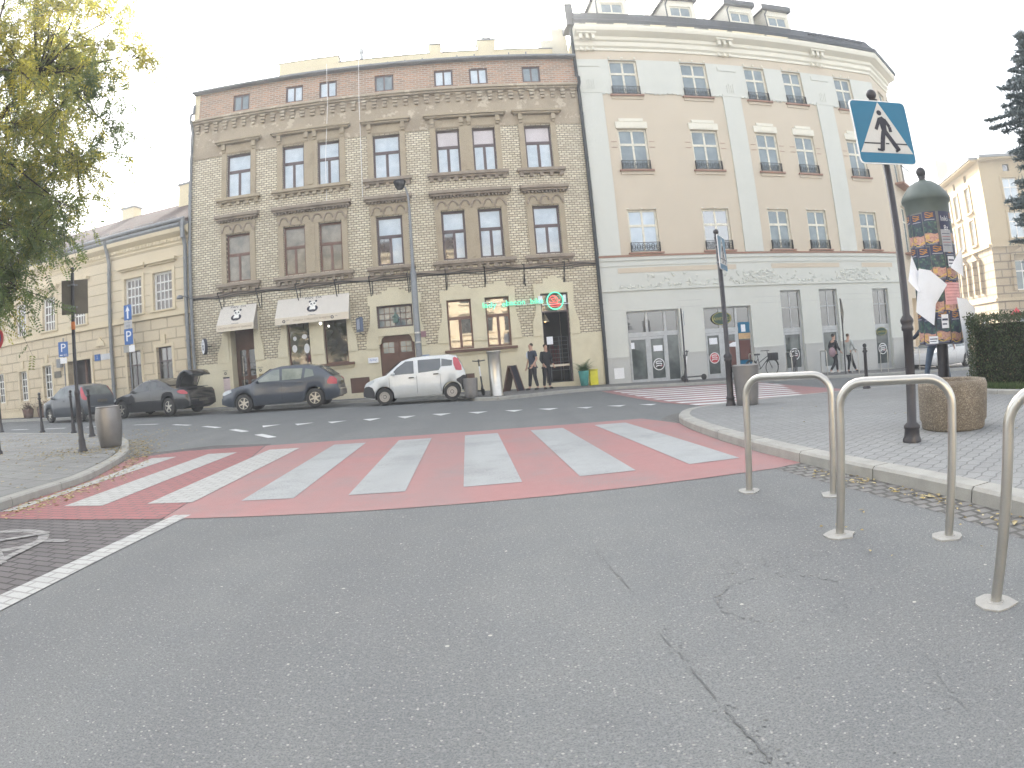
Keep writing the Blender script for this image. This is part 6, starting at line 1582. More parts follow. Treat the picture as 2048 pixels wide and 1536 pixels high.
def car(sp):
    e = empty(sp['name'], onground(*sp['at']), sp['rz'], sp['label'], sp.get('cat', 'car'), 'cars parked along the house fronts')
    if sp.get('scale'): e.scale = (sp['scale'],) * 3
    Ln, W, ax, wr = sp['L'], sp['W'], sp['axles'], sp['wr']
    TX = [p[0] for p in sp['top']]; TZ = [p[1] for p in sp['top']]
    belt = sp['belt']; k = sp.get('tumble', .28); gc = sp.get('gc', .2)
    xs_ = set(np.linspace(0, Ln, 30)) | set(TX)
    AR = wr + .05
    for a in ax:
        for t in np.linspace(0, math.pi, 15): xs_.add(round(a + AR * math.cos(t), 4))
    xs_ = sorted(x for x in xs_ if 0 <= x <= Ln)
    q_ = [xs_[0]]
    for x in xs_[1:]:
        if x - q_[-1] > .006: q_.append(x)
    xs_ = q_
    def half(x):
        f = min(x / (.16 * Ln), 1); r = min((Ln - x) / (.13 * Ln), 1)
        return W * (1 - .20 * (1 - f) ** 2.2 - .14 * (1 - r) ** 2.2)
    ztop = lambda x: float(np.interp(x, TX, TZ))
    def zbot(x):
        z = gc + .10 * max(0, 1 - x / .35) + .12 * max(0, 1 - (Ln - x) / .4)
        for a in ax:
            d = abs(x - a)
            if d < AR: z = max(z, wr + math.sqrt(AR * AR - d * d))
        return z
    def bz(x): return min(belt, ztop(x) - .035)
    s = MB(); rings = []; NS = 9
    for x in xs_:
        w_ = half(x); zb, zt, b = zbot(x), ztop(x), bz(x)
        zm = max(zb + .02, lerp(gc, b, .55)); zm = min(zm, b - .01)
        up = zt - b
        wt = w_ - .012 - k * max(up - .06, 0)
        pts = [(0, zb), (w_ - .10, zb), (w_ - .015, zb + .015), (w_ + .005, zm), (w_ - .012, b)]
        if up > .08: pts += [(wt, zt - .06), (wt - .035, zt - .02), (wt - .11, zt), (0, zt + .022)]
        else: pts += [(w_ - .03, b + up * .5), (w_ - .07, b + up * .85), (w_ - .16, zt), (0, zt + .015)]
        ring = [(x, -y, z) for y, z in pts] + [(x, y, z) for y, z in pts[::-1][1:-1]]
        rings.append(ring)
    n = len(rings[0]); vs = [p for r in rings for p in r]; fs = []; mm = []
    for i in range(len(rings) - 1):
        for j in range(n):
            fs.append((i * n + j, (i + 1) * n + j, (i + 1) * n + (j + 1) % n, i * n + (j + 1) % n))
            mm.append(1 if j in (0, n - 1) else 0)
    b0 = len(s.v); s.v += vs
    for f, m in zip(fs, mm): s.f.append(tuple(b0 + i for i in f)); s.m.append(m); s.s.append(True)
    s.f.append(tuple(b0 + i for i in range(n))); s.m.append(0); s.s.append(False)
    s.f.append(tuple(b0 + (len(rings) - 1) * n + i for i in range(n - 1, -1, -1))); s.m.append(sp.get('tailmat', 0)); s.s.append(False)
    body = s.build('body', [sp['paint'], M['plastic'], M['ink']], e)
    def Y(x, z):
        w_ = half(x); b = bz(x)
        if z > b: return w_ - .012 - k * (z - b)
        zb = zbot(x); zm = min(max(zb + .02, lerp(gc, b, .55)), b - .01)
        return lerp(w_ + .005, w_ - .012, min(max((z - zm) / max(b - zm, .02), 0), 1)) if z > zm else w_ + .004
    def side(pts, m, name, off=.006, par=None, sd=-1, sub=1):
        s = MB(); P = [(x, sd * (Y(x, z) + off), z) for x, z in pts]
        if sd > 0: P = P[::-1]
        s.poly(P, 0); return s.build(name, m, par or e)
    def patch(cols, m, name, off, sd):
        s = MB(); C = []
        for (xa, a0, a1), (xb, b0_, b1) in zip(cols[:-1], cols[1:]):
            for t in (0, .25, .5, .75): C.append((lerp(xa, xb, t), lerp(a0, b0_, t), lerp(a1, b1, t)))
        C.append(cols[-1])
        G = [[(x, sd * (Y(x, lerp(z0, z1, j / 4)) + off), lerp(z0, z1, j / 4)) for j in range(5)] for x, z0, z1 in C]
        vs = [p for c_ in G for p in c_]; fs = []
        for i in range(len(G) - 1):
            for j in range(4):
                f = (i * 5 + j, (i + 1) * 5 + j, (i + 1) * 5 + j + 1, i * 5 + j + 1); fs.append(f if sd < 0 else f[::-1])
        s.add(vs, fs, 0, True); return s.build(name, m, e)
    for sd in (-1, 1):
        for wpts in sp['windows']: side(wpts, M[sp.get('glass', 'carglass')], 'side_window', sd=sd)
        for x in sp['seams']:
            s = MB(); zt = [gc + .14 + i * (belt - .05 - gc - .14) / 6 for i in range(7)]
            for z0, z1 in zip(zt[:-1], zt[1:]): s.poly([(x - .005, sd * (Y(x, z0) + .004), z0), (x + .005, sd * (Y(x, z0) + .004), z0), (x + .005, sd * (Y(x, z1) + .004), z1), (x - .005, sd * (Y(x, z1) + .004), z1)][::-sd])
            s.build('door_seam', M['ink'], e)
        for hx, hz in sp['handles']:
            s = MB(); s.cbox(hx - .09, hx + .09, min(sd * (Y(hx, hz) + .03), sd * (Y(hx, hz) - .01)), max(sd * (Y(hx, hz) + .03), sd * (Y(hx, hz) - .01)), hz - .018, hz + .018, .006); s.build('door_handle', sp.get('handlemat', sp['paint']), e)
        mx, mz = sp['mirror']; yy = sd * (Y(mx, mz) + .09); s = MB(); s.sphere((mx, yy, mz), .085, sc=(.7, 1.0, .75), nu=10, nv=7); s.tube([(mx, yy, mz - .04), (mx + .02, sd * (Y(mx, mz) - .02), mz - .06)], .02, 6); s.build('mirror', sp.get('mirrormat', sp['paint']), e)
        if sp.get('strip'):
            z = sp['strip']; X_ = np.linspace(ax[0] + AR + .03, ax[1] - AR - .03, 8); s = MB()
            for a, b in zip(X_[:-1], X_[1:]): s.poly([(a, sd * (Y(a, z) + .012), z - .03), (b, sd * (Y(b, z) + .012), z - .03), (b, sd * (Y(b, z) + .012), z + .03), (a, sd * (Y(a, z) + .012), z + .03)][::-sd])
            s.build('rubbing_strip', sp.get('stripmat', M['plastic']), e)
        for key, m in (('head', 'lampclr'), ('tail', 'lampred')):
            for pts in sp[key]: patch(pts, M[m], 'headlight' if key == 'head' else 'taillight', .009, sd)
        if sp.get('bumper'):
            for pts in sp['bumper']: patch(pts, M['plastic'], 'bumper', .012, sd)
    # glazing front and back
    for nm, ((xa, za), (xb, zb)) in (('windscreen', sp['screen']), ('rear_window', sp['rear'])):
        s = MB(); ya = half(xa) - .012 - k * max(za - bz(xa), 0) - .09; yb = half(xb) - .012 - k * max(zb - bz(xb), 0) - .09
        d = Vector((xb - xa, 0, zb - za)).normalized(); nrm = Vector((-d.z, 0, d.x)) * .024
        if nrm.z < 0: nrm = -nrm
        s.poly([(xa + nrm.x, -ya, za + nrm.z), (xa + nrm.x, ya, za + nrm.z), (xb + nrm.x, yb, zb + nrm.z), (xb + nrm.x, -yb, zb + nrm.z)]); s.build(nm, M[sp.get('glass', 'carglass')], e)
    # lower trim and plates
    s = MB(); s.cbox(-.03, .10, -half(.05) * .95, half(.05) * .95, gc + .12, gc + .34, .03); s.build('front_bumper', sp.get('bumpmat', sp['paint']), e)
    s = MB(); s.cbox(Ln - .10, Ln + .03, -half(Ln - .05) * .95, half(Ln - .05) * .95, gc + .14, gc + .36, .03); s.build('rear_bumper', sp.get('bumpmat', sp['paint']), e)
    s = MB(); pz = sp.get('platez', .75); s.box(Ln + .008 if pz > .6 else Ln + .03, Ln + .04, -.26, .26, pz - .055, pz + .055); s.build('number_plate', M['signback'], e)
    # wheels
    for a in ax:
        for sd in (-1, 1):
            w_ = half(a); yo, yi = sd * (w_ - .012), sd * (w_ - .21); wz = empty('wheel', (a, 0, 0), 0, parent=e)
            s = MB(); prof = [(.62, 0), (.68, .03), (.9, .0), (1.0, .035), (1.0, .165), (.9, .2), (.6, .2)]
            vs = []; N = 26
            for r, d in prof:
                for j in range(N):
                    t = 2 * math.pi * j / N; vs.append((wr * r * math.cos(t), yo - sd * d, wr + wr * r * math.sin(t)))
            s.add(vs, [((i * N + j), (i * N + (j + 1) % N), ((i + 1) * N + (j + 1) % N), ((i + 1) * N + j)) for i in range(len(prof) - 1) for j in range(N)], 0, True); s.build('tyre', M['rubber'], wz)
            s = MB(); yr = yo - sd * .028; R = wr * .65
            s.add([(R * math.cos(2 * math.pi * j / N), yo - sd * .06, wr + R * math.sin(2 * math.pi * j / N)) for j in range(N)], [tuple(range(N))], 1)
            if sp['rim'] == 'steel':
                s.disc_y(0, wr, R * .98, yr + 0, 0, r0=R * .72); s.disc_y(0, wr, R * .70, yr + sd * -.012, 0, r0=R * .36); s.disc_y(0, wr, R * .26, yr + sd * .012, 0)
            else:
                s.disc_y(0, wr, R, yr, 0, r0=R * .86); s.disc_y(0, wr, R * .24, yr + sd * .004, 0)
                ns = sp['rim']
                for q in range(ns):
                    t = 2 * math.pi * q / ns + .3; c_, s_ = math.cos(t), math.sin(t); w0, w1 = R * .15, R * .11
                    s.poly([(R * .2 * c_ - w0 * s_, yr, wr + R * .2 * s_ + w0 * c_), (R * .2 * c_ + w0 * s_, yr, wr + R * .2 * s_ - w0 * c_), (R * .9 * c_ + w1 * s_, yr, wr + R * .9 * s_ - w1 * c_), (R * .9 * c_ - w1 * s_, yr, wr + R * .9 * s_ + w1 * c_)], 0)
            s.build('rim', [M['alloy'] if sp['rim'] != 'steel' else M['steelrim'], M['ink']], wz)
    return e, half
blue_p = paint('veiled_blue_paint', (.062, .075, .098)); white_p = paint('white_car_paint', (.66, .68, .68)); black_p = paint('black_car_paint', (.018, .018, .02), 1.0, .12); slate_p = paint('slate_car_paint', (.06, .07, .085)); silver_p = paint('pale_car_paint', (.6, .6, .6))  # hatchback blue lifted, some veiling glare put into its colour
hatch = car(dict(name='hatchback_car', at=(-9.83, 20.62), rz=R_(5.5), glass='carglass_l', label='dark blue hatchback with six spoke alloy wheels parked below the cream awnings', L=4.15, W=.865, axles=(.83, 3.34), wr=.31, paint=blue_p, belt=.93,
    top=[(0, .50), (.03, .66), (.2, .77), (.6, .87), (1.12, .95), (1.5, 1.18), (1.85, 1.365), (2.2, 1.43), (2.6, 1.44), (3.2, 1.41), (3.5, 1.34), (3.75, 1.19), (4.0, .96), (4.1, .85), (4.15, .55)],
    windows=[[(1.30, .97), (2.17, .97), (2.17, 1.335), (1.92, 1.32), (1.62, 1.16)], [(2.26, .97), (2.92, .97), (2.98, 1.31), (2.26, 1.34)], [(3.02, .99), (3.36, 1.03), (3.32, 1.23), (3.08, 1.29)]], seams=(1.18, 2.22, 3.05), handles=((2.02, .86), (2.86, .88)), mirror=(1.38, 1.0),
    head=[[(.05, .62, .70), (.14, .63, .75), (.28, .67, .79), (.42, .71, .79)]], tail=[[(3.80, .74, .84), (3.90, .72, .97), (4.02, .71, .95), (4.11, .71, .86)]], screen=((1.16, .97), (1.83, 1.36)), rear=((3.98, .99), (3.55, 1.32)), rim=6, strip=.58, stripmat=blue_p, bumper=[]))
van = car(dict(name='small_white_car', at=(-4.68, 20.25), rz=R_(3.6), scale=.92, label='small white panel car with black bumpers and steel wheels before the brown gate', L=3.54, W=.79, axles=(.72, 3.02), wr=.285, paint=white_p, belt=.97, glass='carglass_d', tumble=.2,
    top=[(0, .45), (.03, .68), (.12, .80), (.45, .93), (.82, 1.01), (1.1, 1.24), (1.38, 1.45), (1.75, 1.53), (2.3, 1.55), (3.0, 1.54), (3.25, 1.48), (3.40, 1.2), (3.5, .95), (3.54, .5)],
    windows=[[(.98, .99), (1.78, .995), (1.78, 1.42), (1.52, 1.42), (1.2, 1.22)], [(1.93, 1.0), (2.62, 1.04), (2.70, 1.15), (2.70, 1.43), (1.93, 1.43)], [(2.72, 1.16), (3.08, 1.16), (3.10, 1.34), (2.74, 1.42)]], seams=(.92, 1.86, 2.66), handles=((1.68, .86), (2.52, .92)), handlemat=M['plastic'], mirror=(1.08, 1.03),
    head=[[(.05, .66, .72), (.14, .68, .80), (.28, .74, .86), (.40, .82, .88)]], tail=[[(3.13, 1.2, 1.42), (3.20, 1.0, 1.44), (3.30, .98, 1.38), (3.40, .98, 1.12)]], screen=((.80, 1.02), (1.36, 1.45)), rear=((3.46, 1.0), (3.28, 1.46)), rim='steel', bumpmat=M['plastic'],
    bumper=[[(.005, .34, .60), (.08, .30, .66), (.2, .28, .68), (.33, .26, .62), (.40, .26, .45)], [(3.20, .64, .70), (3.34, .50, .76), (3.36, .34, .78), (3.45, .34, .82), (3.535, .36, .80)]]))
coupe = car(dict(name='black_coupe', at=(-15.25, 21.75), rz=R_(-14), scale=.95, label='glossy black coupe with its boot lid raised in front of the yellow house', L=4.70, W=.90, axles=(.80, 3.64), wr=.33, paint=black_p, belt=.93, glass='carglass_d',
    top=[(0, .50), (.03, .62), (.3, .77), (.9, .90), (1.35, .96), (1.7, 1.17), (2.1, 1.35), (2.5, 1.41), (2.9, 1.39), (3.3, 1.28), (3.7, 1.09), (3.95, 1.0), (4.3, .97), (4.55, .93), (4.66, .8), (4.70, .6)],
    windows=[[(1.60, .97), (2.55, .97), (2.55, 1.33), (2.2, 1.31), (1.9, 1.19)], [(2.60, .97), (3.45, 1.0), (3.30, 1.15), (2.95, 1.28), (2.60, 1.33)]], seams=(1.42, 2.72), handles=((2.55, .84),), mirror=(1.65, 1.0),
    head=[[(.05, .58, .64), (.2, .62, .72), (.48, .71, .79)]], tail=[[(4.20, .84, .89), (4.36, .77, .91), (4.52, .75, .90), (4.65, .74, .80)]], screen=((1.40, .98), (2.06, 1.34)), rear=((3.68, 1.11), (3.0, 1.37)), rim=5, platez=.5))
ce, chalf = coupe
s = MB()
for sd in (-1, 1):
    pts = [(1.58, .955), (1.9, 1.20), (2.2, 1.335), (2.55, 1.365), (2.95, 1.31), (3.3, 1.18), (3.5, 1.0)]
    s.tube([(x, sd * (.868 - .28 * max(z - .93, 0)), z) for x, z in pts], .012, 5)
s.build('chrome_strip', M['alloy'], ce)
s = MB(); prof = [(3.86, 1.02), (3.90, 1.22), (4.0, 1.42), (4.16, 1.56), (4.36, 1.62), (4.52, 1.58), (4.64, 1.46)]
vs = []
for x, z in prof:
    for y in (-.60, -.3, 0, .3, .60): vs.append((x, y, z + .03 * (1 - (y / .6) ** 2)))
for x, z in prof:
    for y in (-.60, -.3, 0, .3, .60): vs.append((x + .02, y, z - .06))
n = len(prof); off = n * 5
fs = [(i * 5 + j, i * 5 + j + 1, (i + 1) * 5 + j + 1, (i + 1) * 5 + j) for i in range(n - 1) for j in range(4)]
fs += [(off + i * 5 + j, off + (i + 1) * 5 + j, off + (i + 1) * 5 + j + 1, off + i * 5 + j + 1) for i in range(n - 1) for j in range(4)]
for i in range(n - 1):
    fs.append((i * 5, (i + 1) * 5, off + (i + 1) * 5, off + i * 5)); fs.append((i * 5 + 4, off + i * 5 + 4, off + (i + 1) * 5 + 4, (i + 1) * 5 + 4))
fs.append(tuple([(n - 1) * 5 + j for j in range(5)] + [off + (n - 1) * 5 + j for j in range(4, -1, -1)]))
s.add(vs, fs, 0, True); lid = s.build('boot_lid', black_p, ce)
s = MB(); s.box(4.42, 4.56, -.28, .28, 1.38, 1.47); s.build('plate_recess', M['plastic'], lid)
for y in (-.52, .52):
    s = MB(); s.tube([(3.95, y, .98), (4.25, y, 1.5)], .015, 6); s.build('gas_strut', M['iron'], ce)
s = MB(); s.box(3.95, 4.5, -.6, .6, .985, 1.0); s.build('boot_opening', M['ink'], ce)
small = car(dict(name='small_hatchback', at=(-18.75, 21.2), rz=R_(-15), scale=.93, label='small dark grey hatchback with tall red tail lamps at the far left', L=3.84, W=.83, axles=(.75, 3.21), wr=.29, paint=slate_p, belt=.95, glass='carglass',
    top=[(0, .48), (.03, .64), (.25, .80), (.6, .92), (.9, .98), (1.25, 1.2), (1.6, 1.39), (1.95, 1.47), (2.4, 1.49), (3.0, 1.46), (3.35, 1.38), (3.6, 1.1), (3.74, .9), (3.84, .55)],
    windows=[[(1.05, .98), (2.10, .985), (2.10, 1.38), (1.72, 1.37), (1.4, 1.22)], [(2.18, .99), (2.95, 1.02), (2.98, 1.35), (2.18, 1.385)]], seams=(1.0, 2.14), handles=((2.0, .86),), mirror=(1.2, 1.02),
    head=[[(.06, .62, .70), (.2, .68, .79), (.45, .80, .88)]], tail=[[(3.30, 1.2, 1.36), (3.40, 1.0, 1.33), (3.52, .86, 1.18), (3.64, .82, 1.02), (3.74, .82, .9)]], screen=((.92, .99), (1.58, 1.39)), rear=((3.66, 1.0), (3.40, 1.36)), rim=5, bumper=[]))
far_ = car(dict(name='parked_car', at=(17.6, 23.6), rz=R_(20), label='pale parked car glimpsed under the advertising column', L=4.2, W=.87, axles=(.83, 3.34), wr=.31, paint=silver_p, belt=.93,
    top=[(0, .50), (.03, .66), (.2, .77), (1.12, .95), (1.85, 1.365), (2.2, 1.43), (3.2, 1.41), (3.6, 1.3), (4.0, .96), (4.2, .55)], windows=[[(1.30, .97), (2.17, .97), (2.17, 1.335), (1.92, 1.32), (1.62, 1.16)], [(2.26, .97), (3.2, .97), (3.1, 1.31), (2.26, 1.34)]], seams=(2.22,), handles=((2.02, .86),), mirror=(1.38, 1.0),
    head=[[(.05, .62, .70), (.14, .63, .75), (.28, .67, .79), (.42, .71, .79)]], tail=[[(3.84, .72, .96), (4.06, .72, .94)]], screen=((1.16, .97), (1.83, 1.36)), rear=((3.98, .99), (3.55, 1.32)), rim=5))

# ================================================================ PLANTS
class Leaves:
    """many small leaf faces gathered with numpy"""
    def __init__(s): s.v = []; s.t = []
    def quads(s, c, u, v, tone):
        s.v.append(np.stack([c - u, c + v, c + u, c - v], 1).reshape(-1, 3)); s.t.append(tone)
    def build(s, name, m, parent):
        V = np.concatenate(s.v).astype(np.float32); T = np.concatenate(s.t).astype(np.float32); n = len(V) // 4
        me = bpy.data.meshes.new(name); me.vertices.add(len(V)); me.vertices.foreach_set('co', V.ravel())
        me.loops.add(n * 4); me.loops.foreach_set('vertex_index', np.arange(n * 4, dtype=np.int32))
        me.polygons.add(n); me.polygons.foreach_set('loop_start', np.arange(0, n * 4, 4, dtype=np.int32)); me.polygons.foreach_set('loop_total', np.full(n, 4, dtype=np.int32))
        me.update(calc_edges=True); me.materials.append(m)
        o = bpy.data.objects.new(name, me); COL.objects.link(o); o.parent = parent
        set_tone(o, T); return o
R = np.random.default_rng(21)
def unit(a): return a / np.linalg.norm(a, axis=-1, keepdims=True)

# ---- acacia-like street tree leaning in from the left
M['bark'] = mat('dark_bark', (.055, .045, .038), .9, var=.3, scale=12, bmp=.02)
M['acacia'] = leaf_mat('yellowing_veiled_leaflets', [(.12, .17, .075), (.17, .225, .08), (.26, .28, .08), (.48, .43, .08), (.66, .58, .09)], .55)  # autumn leaf colours, made paler to imitate flare over the crown
tx, ty = -10.3, 6.6
te = empty('street_tree', (0, 0, 0), 0, 'street tree with yellowing feathery leaves hanging in from the left', 'tree')
tb = MB(); tl = Leaves()
base = np.array((tx, ty, .1)); fork = np.array((tx + .25, ty + .15, 2.9))
tb.tube([tuple(base), (tx + .05, ty, 1.2), tuple(fork)], [.19, .155, .13], 12)
cl = []
while len(cl) < 104:
    d = R.normal(size=3); d /= np.linalg.norm(d); r = R.uniform(.35, 1.0) ** .55
    c = np.array((-9.3, 7.05, 5.75)) + d * r * np.array((3.65, 3.3, 3.3))
    if c[2] < 3.0 and R.random() < .6: continue
    if c[2] < 3.9 and c[0] > -.93 * c[1]: continue
    cl.append(c)
cl += [np.array(q) for q in ((-7.3, 7.0, 2.75), (-6.85, 7.0, 2.7), (-7.8, 6.9, 3.0), (-7.1, 7.2, 3.3), (-8.0, 7.2, 2.7), (-6.4, 7.5, 3.95), (-7.5, 7.4, 3.8), (-8.3, 7.4, 3.4), (-7.0, 6.7, 3.0), (-8.6, 6.6, 2.7),
    (-7.3, 7.0, 7.6), (-6.6, 7.5, 7.9), (-7.5, 6.7, 8.3), (-6.9, 7.3, 7.0), (-7.9, 6.4, 7.4), (-7.6, 6.9, 6.3), (-5.75, 8.2, 6.6), (-6.1, 7.9, 7.3), (-6.5, 7.9, 6.0), (-6.0, 8.1, 5.3), (-6.3, 7.7, 4.7))]
limbs = []
for k in range(9):
    a = 2 * math.pi * k / 9 + .3; tip = np.array((-9.3, 7.05, 5.8)) + np.array((math.cos(a) * 2.0, math.sin(a) * 1.8, R.uniform(-.4, 2.2)))
    mid = fork + (tip - fork) * .5 + np.array((0, 0, .35)) + R.normal(size=3) * .12
    pts = [fork, fork + (mid - fork) * .5 + R.normal(size=3) * .06, mid, mid + (tip - mid) * .5 + R.normal(size=3) * .08, tip]
    tb.tube([tuple(p) for p in pts], [.085, .065, .05, .036, .024], 8); limbs.append(pts)
allp = np.array([p for l in limbs for p in l[1:]])
for c in cl:
    j = np.argmin(np.linalg.norm(allp - c, axis=1) + .35 * np.maximum(allp[:, 2] - c[2], 0)); a0 = allp[j]
    m1 = a0 + (c - a0) * .5 + np.array((0, 0, .25)) + R.normal(size=3) * .1
    tb.tube([tuple(a0), tuple(m1), tuple(c)], [.026, .017, .008], 5)
    yel = min(max(R.normal(.36, .22) + .06 * (c[2] - 4.5), 0), 1)  # random autumn tone, plus yellow rising with height to imitate the sunlit top
    for q in range(R.integers(15, 21)):
        d = unit(R.normal(size=3) * np.array((1, 1, .6))); ln_ = R.uniform(.45, .95); tip = c + d * ln_ - np.array((0, 0, .25 * ln_))
        tb.tube([tuple(c + (tip - c) * .05), tuple(c + (tip - c) * .55 + np.array((0, 0, .06))), tuple(tip)], [.006, .0045, .002], 4, cap=False)
        for t in np.linspace(.25, 1.0, 7):
            p0 = c + (tip - c) * t + np.array((0, 0, .06 * math.sin(t * 3)))
            rd = unit(d * .5 + R.normal(size=3) * .7 - np.array((0, 0, .45))); L_ = R.uniform(.16, .27)
            sd_ = np.cross(rd, R.normal(size=3)); sd_ /= np.linalg.norm(sd_)
            npair = 6; tt = np.repeat(np.linspace(.15, 1, npair), 2); sg_ = np.tile((-1., 1.), npair)
            cen = p0 + rd * (tt * L_)[:, None] + sd_ * (sg_ * .03)[:, None] - np.array((0, 0, 1.)) * (.03 * tt ** 2)[:, None]
            ax_ = unit(sd_ * sg_[:, None] + rd * .45 + R.normal(size=(12, 3)) * .15); nr = unit(np.cross(ax_, rd + R.normal(size=(12, 3)) * .3))
            wv = np.cross(nr, ax_)
            tl.quads(cen, ax_ * .034, wv * .0145, np.clip(yel + R.normal(0, .13) + R.normal(0, .06, 12), 0, 1))
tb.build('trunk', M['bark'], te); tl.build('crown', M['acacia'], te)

# ---- blue-green spruce at the right edge
M['spruce'] = leaf_mat('blue_green_needles', [(.09, .125, .13), (.145, .185, .195), (.21, .255, .265)], .2, .7)
se = empty('spruce', (9.60, 7.47, gz(9.6, 7.5) + .1), 0, 'blue green spruce standing behind the hedge at the right edge', 'tree')
sb_ = MB(); sb_.tube([(0, 0, 0), (0, 0, 3), (.03, 0, 6.2)], [.13, .08, .012], 10); sl_ = Leaves()
z = .5; k = 0
while z < 6.25:
    f = (6.35 - z) / 5.85
    rad = (1.12 * min(1, f * 3.2) * (.86 + .2 * math.sin(z * 2.6 + 1)) * (.5 + .5 * ss(.6, 3.4, z)) + .06)
    nb_ = 11 if z < 5.4 else 7
    for q in range(nb_):
        a = 2 * math.pi * (q + R.uniform(-.2, .2)) / nb_ + k * 1.1; rl = rad * R.uniform(.72, 1.18); d = np.array((math.cos(a), math.sin(a), 0))
        st_ = np.array((0, 0, z)); P = [st_ + d * rl * t + np.array((0, 0, (.10 * t - .30 * t * t + .16 * t ** 3) * rl * 1.3)) for t in np.linspace(0, 1, 6)]
        sb_.tube([tuple(p) for p in P], [.014, .012, .01, .007, .005, .002], 4, cap=False)
        n = int(200 * max(rl, .25)); t = R.uniform(.15, 1.0, n) ** .8; Pp = np.array(P); idx = np.clip((t * 5).astype(int), 0, 4); fr_ = (t * 5 - idx)[:, None]
        bp = Pp[idx] * (1 - fr_) + Pp[idx + 1] * fr_
        tw = unit(R.normal(size=(n, 3)) * np.array((.9, .9, .45)) + d * .8); ln_ = R.uniform(.06, .16, n)[:, None] * (1.1 - .4 * t[:, None])
        for sft in (.3, .65, 1.0):
            cen = bp + tw * ln_ * sft; ax_ = unit(tw + R.normal(size=(n, 3)) * .55); wv = unit(np.cross(ax_, R.normal(size=(n, 3))))
            sl_.quads(cen, ax_ * .042, wv * .010, np.clip(R.normal(.42, .22, n) + .2 * t, 0, 1))
    z += .17 + .03 * (k % 2); k += 1
sb_.build('trunk', M['bark'], se); sl_.build('crown', M['spruce'], se)

# ---- clipped hedge with a strip of grass in front
M['hedge'] = leaf_mat('hedge_leaves', [(.035, .05, .025), (.055, .085, .04), (.09, .11, .05), (.20, .14, .09)], .15)
A = np.array((7.62, 8.62)); B = np.array((10.9, 5.0)); dv = (B - A); hl = np.hypot(*dv); dv /= hl; nv = np.array((-dv[1], dv[0])); nv = nv if nv[1] > 0 else -nv
he = empty('hedge', (A[0], A[1], gz(*A) + .1), math.atan2(dv[1], dv[0]), 'dense dark green clipped hedge at the right edge', 'hedge')
sgn = 1 if np.cross(dv, nv) > 0 else -1
H_, D_ = 1.24, 1.7
hb = MB(); hb.box(.12, hl, .12 if sgn > 0 else -D_ + .12, D_ - .12 if sgn > 0 else -.12, -.05, H_ - .14); hb.build('shade_core', mat('hedge_shade_core', (.02, .024, .014), .95), he)  # solid dark box, shade between the leaves put into its colour
hv = Leaves(); n = 26000
face = R.choice(4, n, p=(.52, .13, .30, .05)); x = R.uniform(0, hl, n); y = R.uniform(0, D_, n); z = R.uniform(-.03, H_, n); e_ = R.exponential(.045, n)
lump = lambda a, b: .05 * np.sin(a * 5.1 + 1) * np.sin(b * 6.3) + .04 * np.sin(a * 11 + b * 9)
X = np.where(face == 1, e_ - lump(y, z), x); Yy = np.where(face == 0, e_ - lump(x, z), np.where(face == 3, D_ - e_, y)); Z = np.where(face == 2, H_ - e_ + lump(x, y), z)
cen = np.stack([X, Yy * sgn, Z], 1) + R.normal(size=(n, 3)) * .012
ax_ = unit(R.normal(size=(n, 3))); wv = unit(np.cross(ax_, R.normal(size=(n, 3))))
hv.quads(cen, ax_ * R.uniform(.014, .03, n)[:, None], wv * R.uniform(.008, .016, n)[:, None], np.clip(R.normal(.4, .25, n), 0, 1)); hv.build('foliage', M['hedge'], he)
bed = [(7.42, 9.0), (7.18, 7.5), (7.28, 6.6), (7.9, 5.2), (12, 2.5), (15, 8), (9, 10.6)]
sheet([bed], .105, 'soil', mat('garden_soil', (.07, .06, .045), .95, bmp=.02))
kerb([(7.42, 9.02), (7.18, 7.5), (7.28, 6.6), (7.9, 5.2), (12, 2.5)], 1, 'edging_kerb', .08, .17, .8)
gl_ = Leaves(); n = 9000; t = R.uniform(0, 1, n); P0 = np.array((7.30, 8.8)); P1 = np.array((7.35, 6.7)); P2 = np.array((8.6, 5.0))
xy = np.where((t < .5)[:, None], P0 + (P1 - P0) * (t * 2)[:, None], P1 + (P2 - P1) * (t * 2 - 1)[:, None]) + np.abs(R.normal(0, .25, n))[:, None] * np.array((.8, .45)) + np.array((.10, .02))
hgt = R.uniform(.05, .17, n); cen = np.stack([xy[:, 0], xy[:, 1], np.array([gz(a, b) for a, b in xy]) + .1 + hgt / 2], 1)
ax_ = unit(np.stack([R.normal(0, .35, n), R.normal(0, .35, n), np.ones(n)], 1)); wv = unit(np.cross(ax_, R.normal(size=(n, 3))))
gl_.quads(cen, ax_ * (hgt / 2)[:, None], wv * .006, np.clip(R.normal(.5, .25, n), 0, 1))
gr_ = gl_.build('grass', leaf_mat('green_grass', [(.05, .09, .03), (.08, .13, .045), (.14, .18, .07)], .3), None); tag(gr_, kind='stuff')

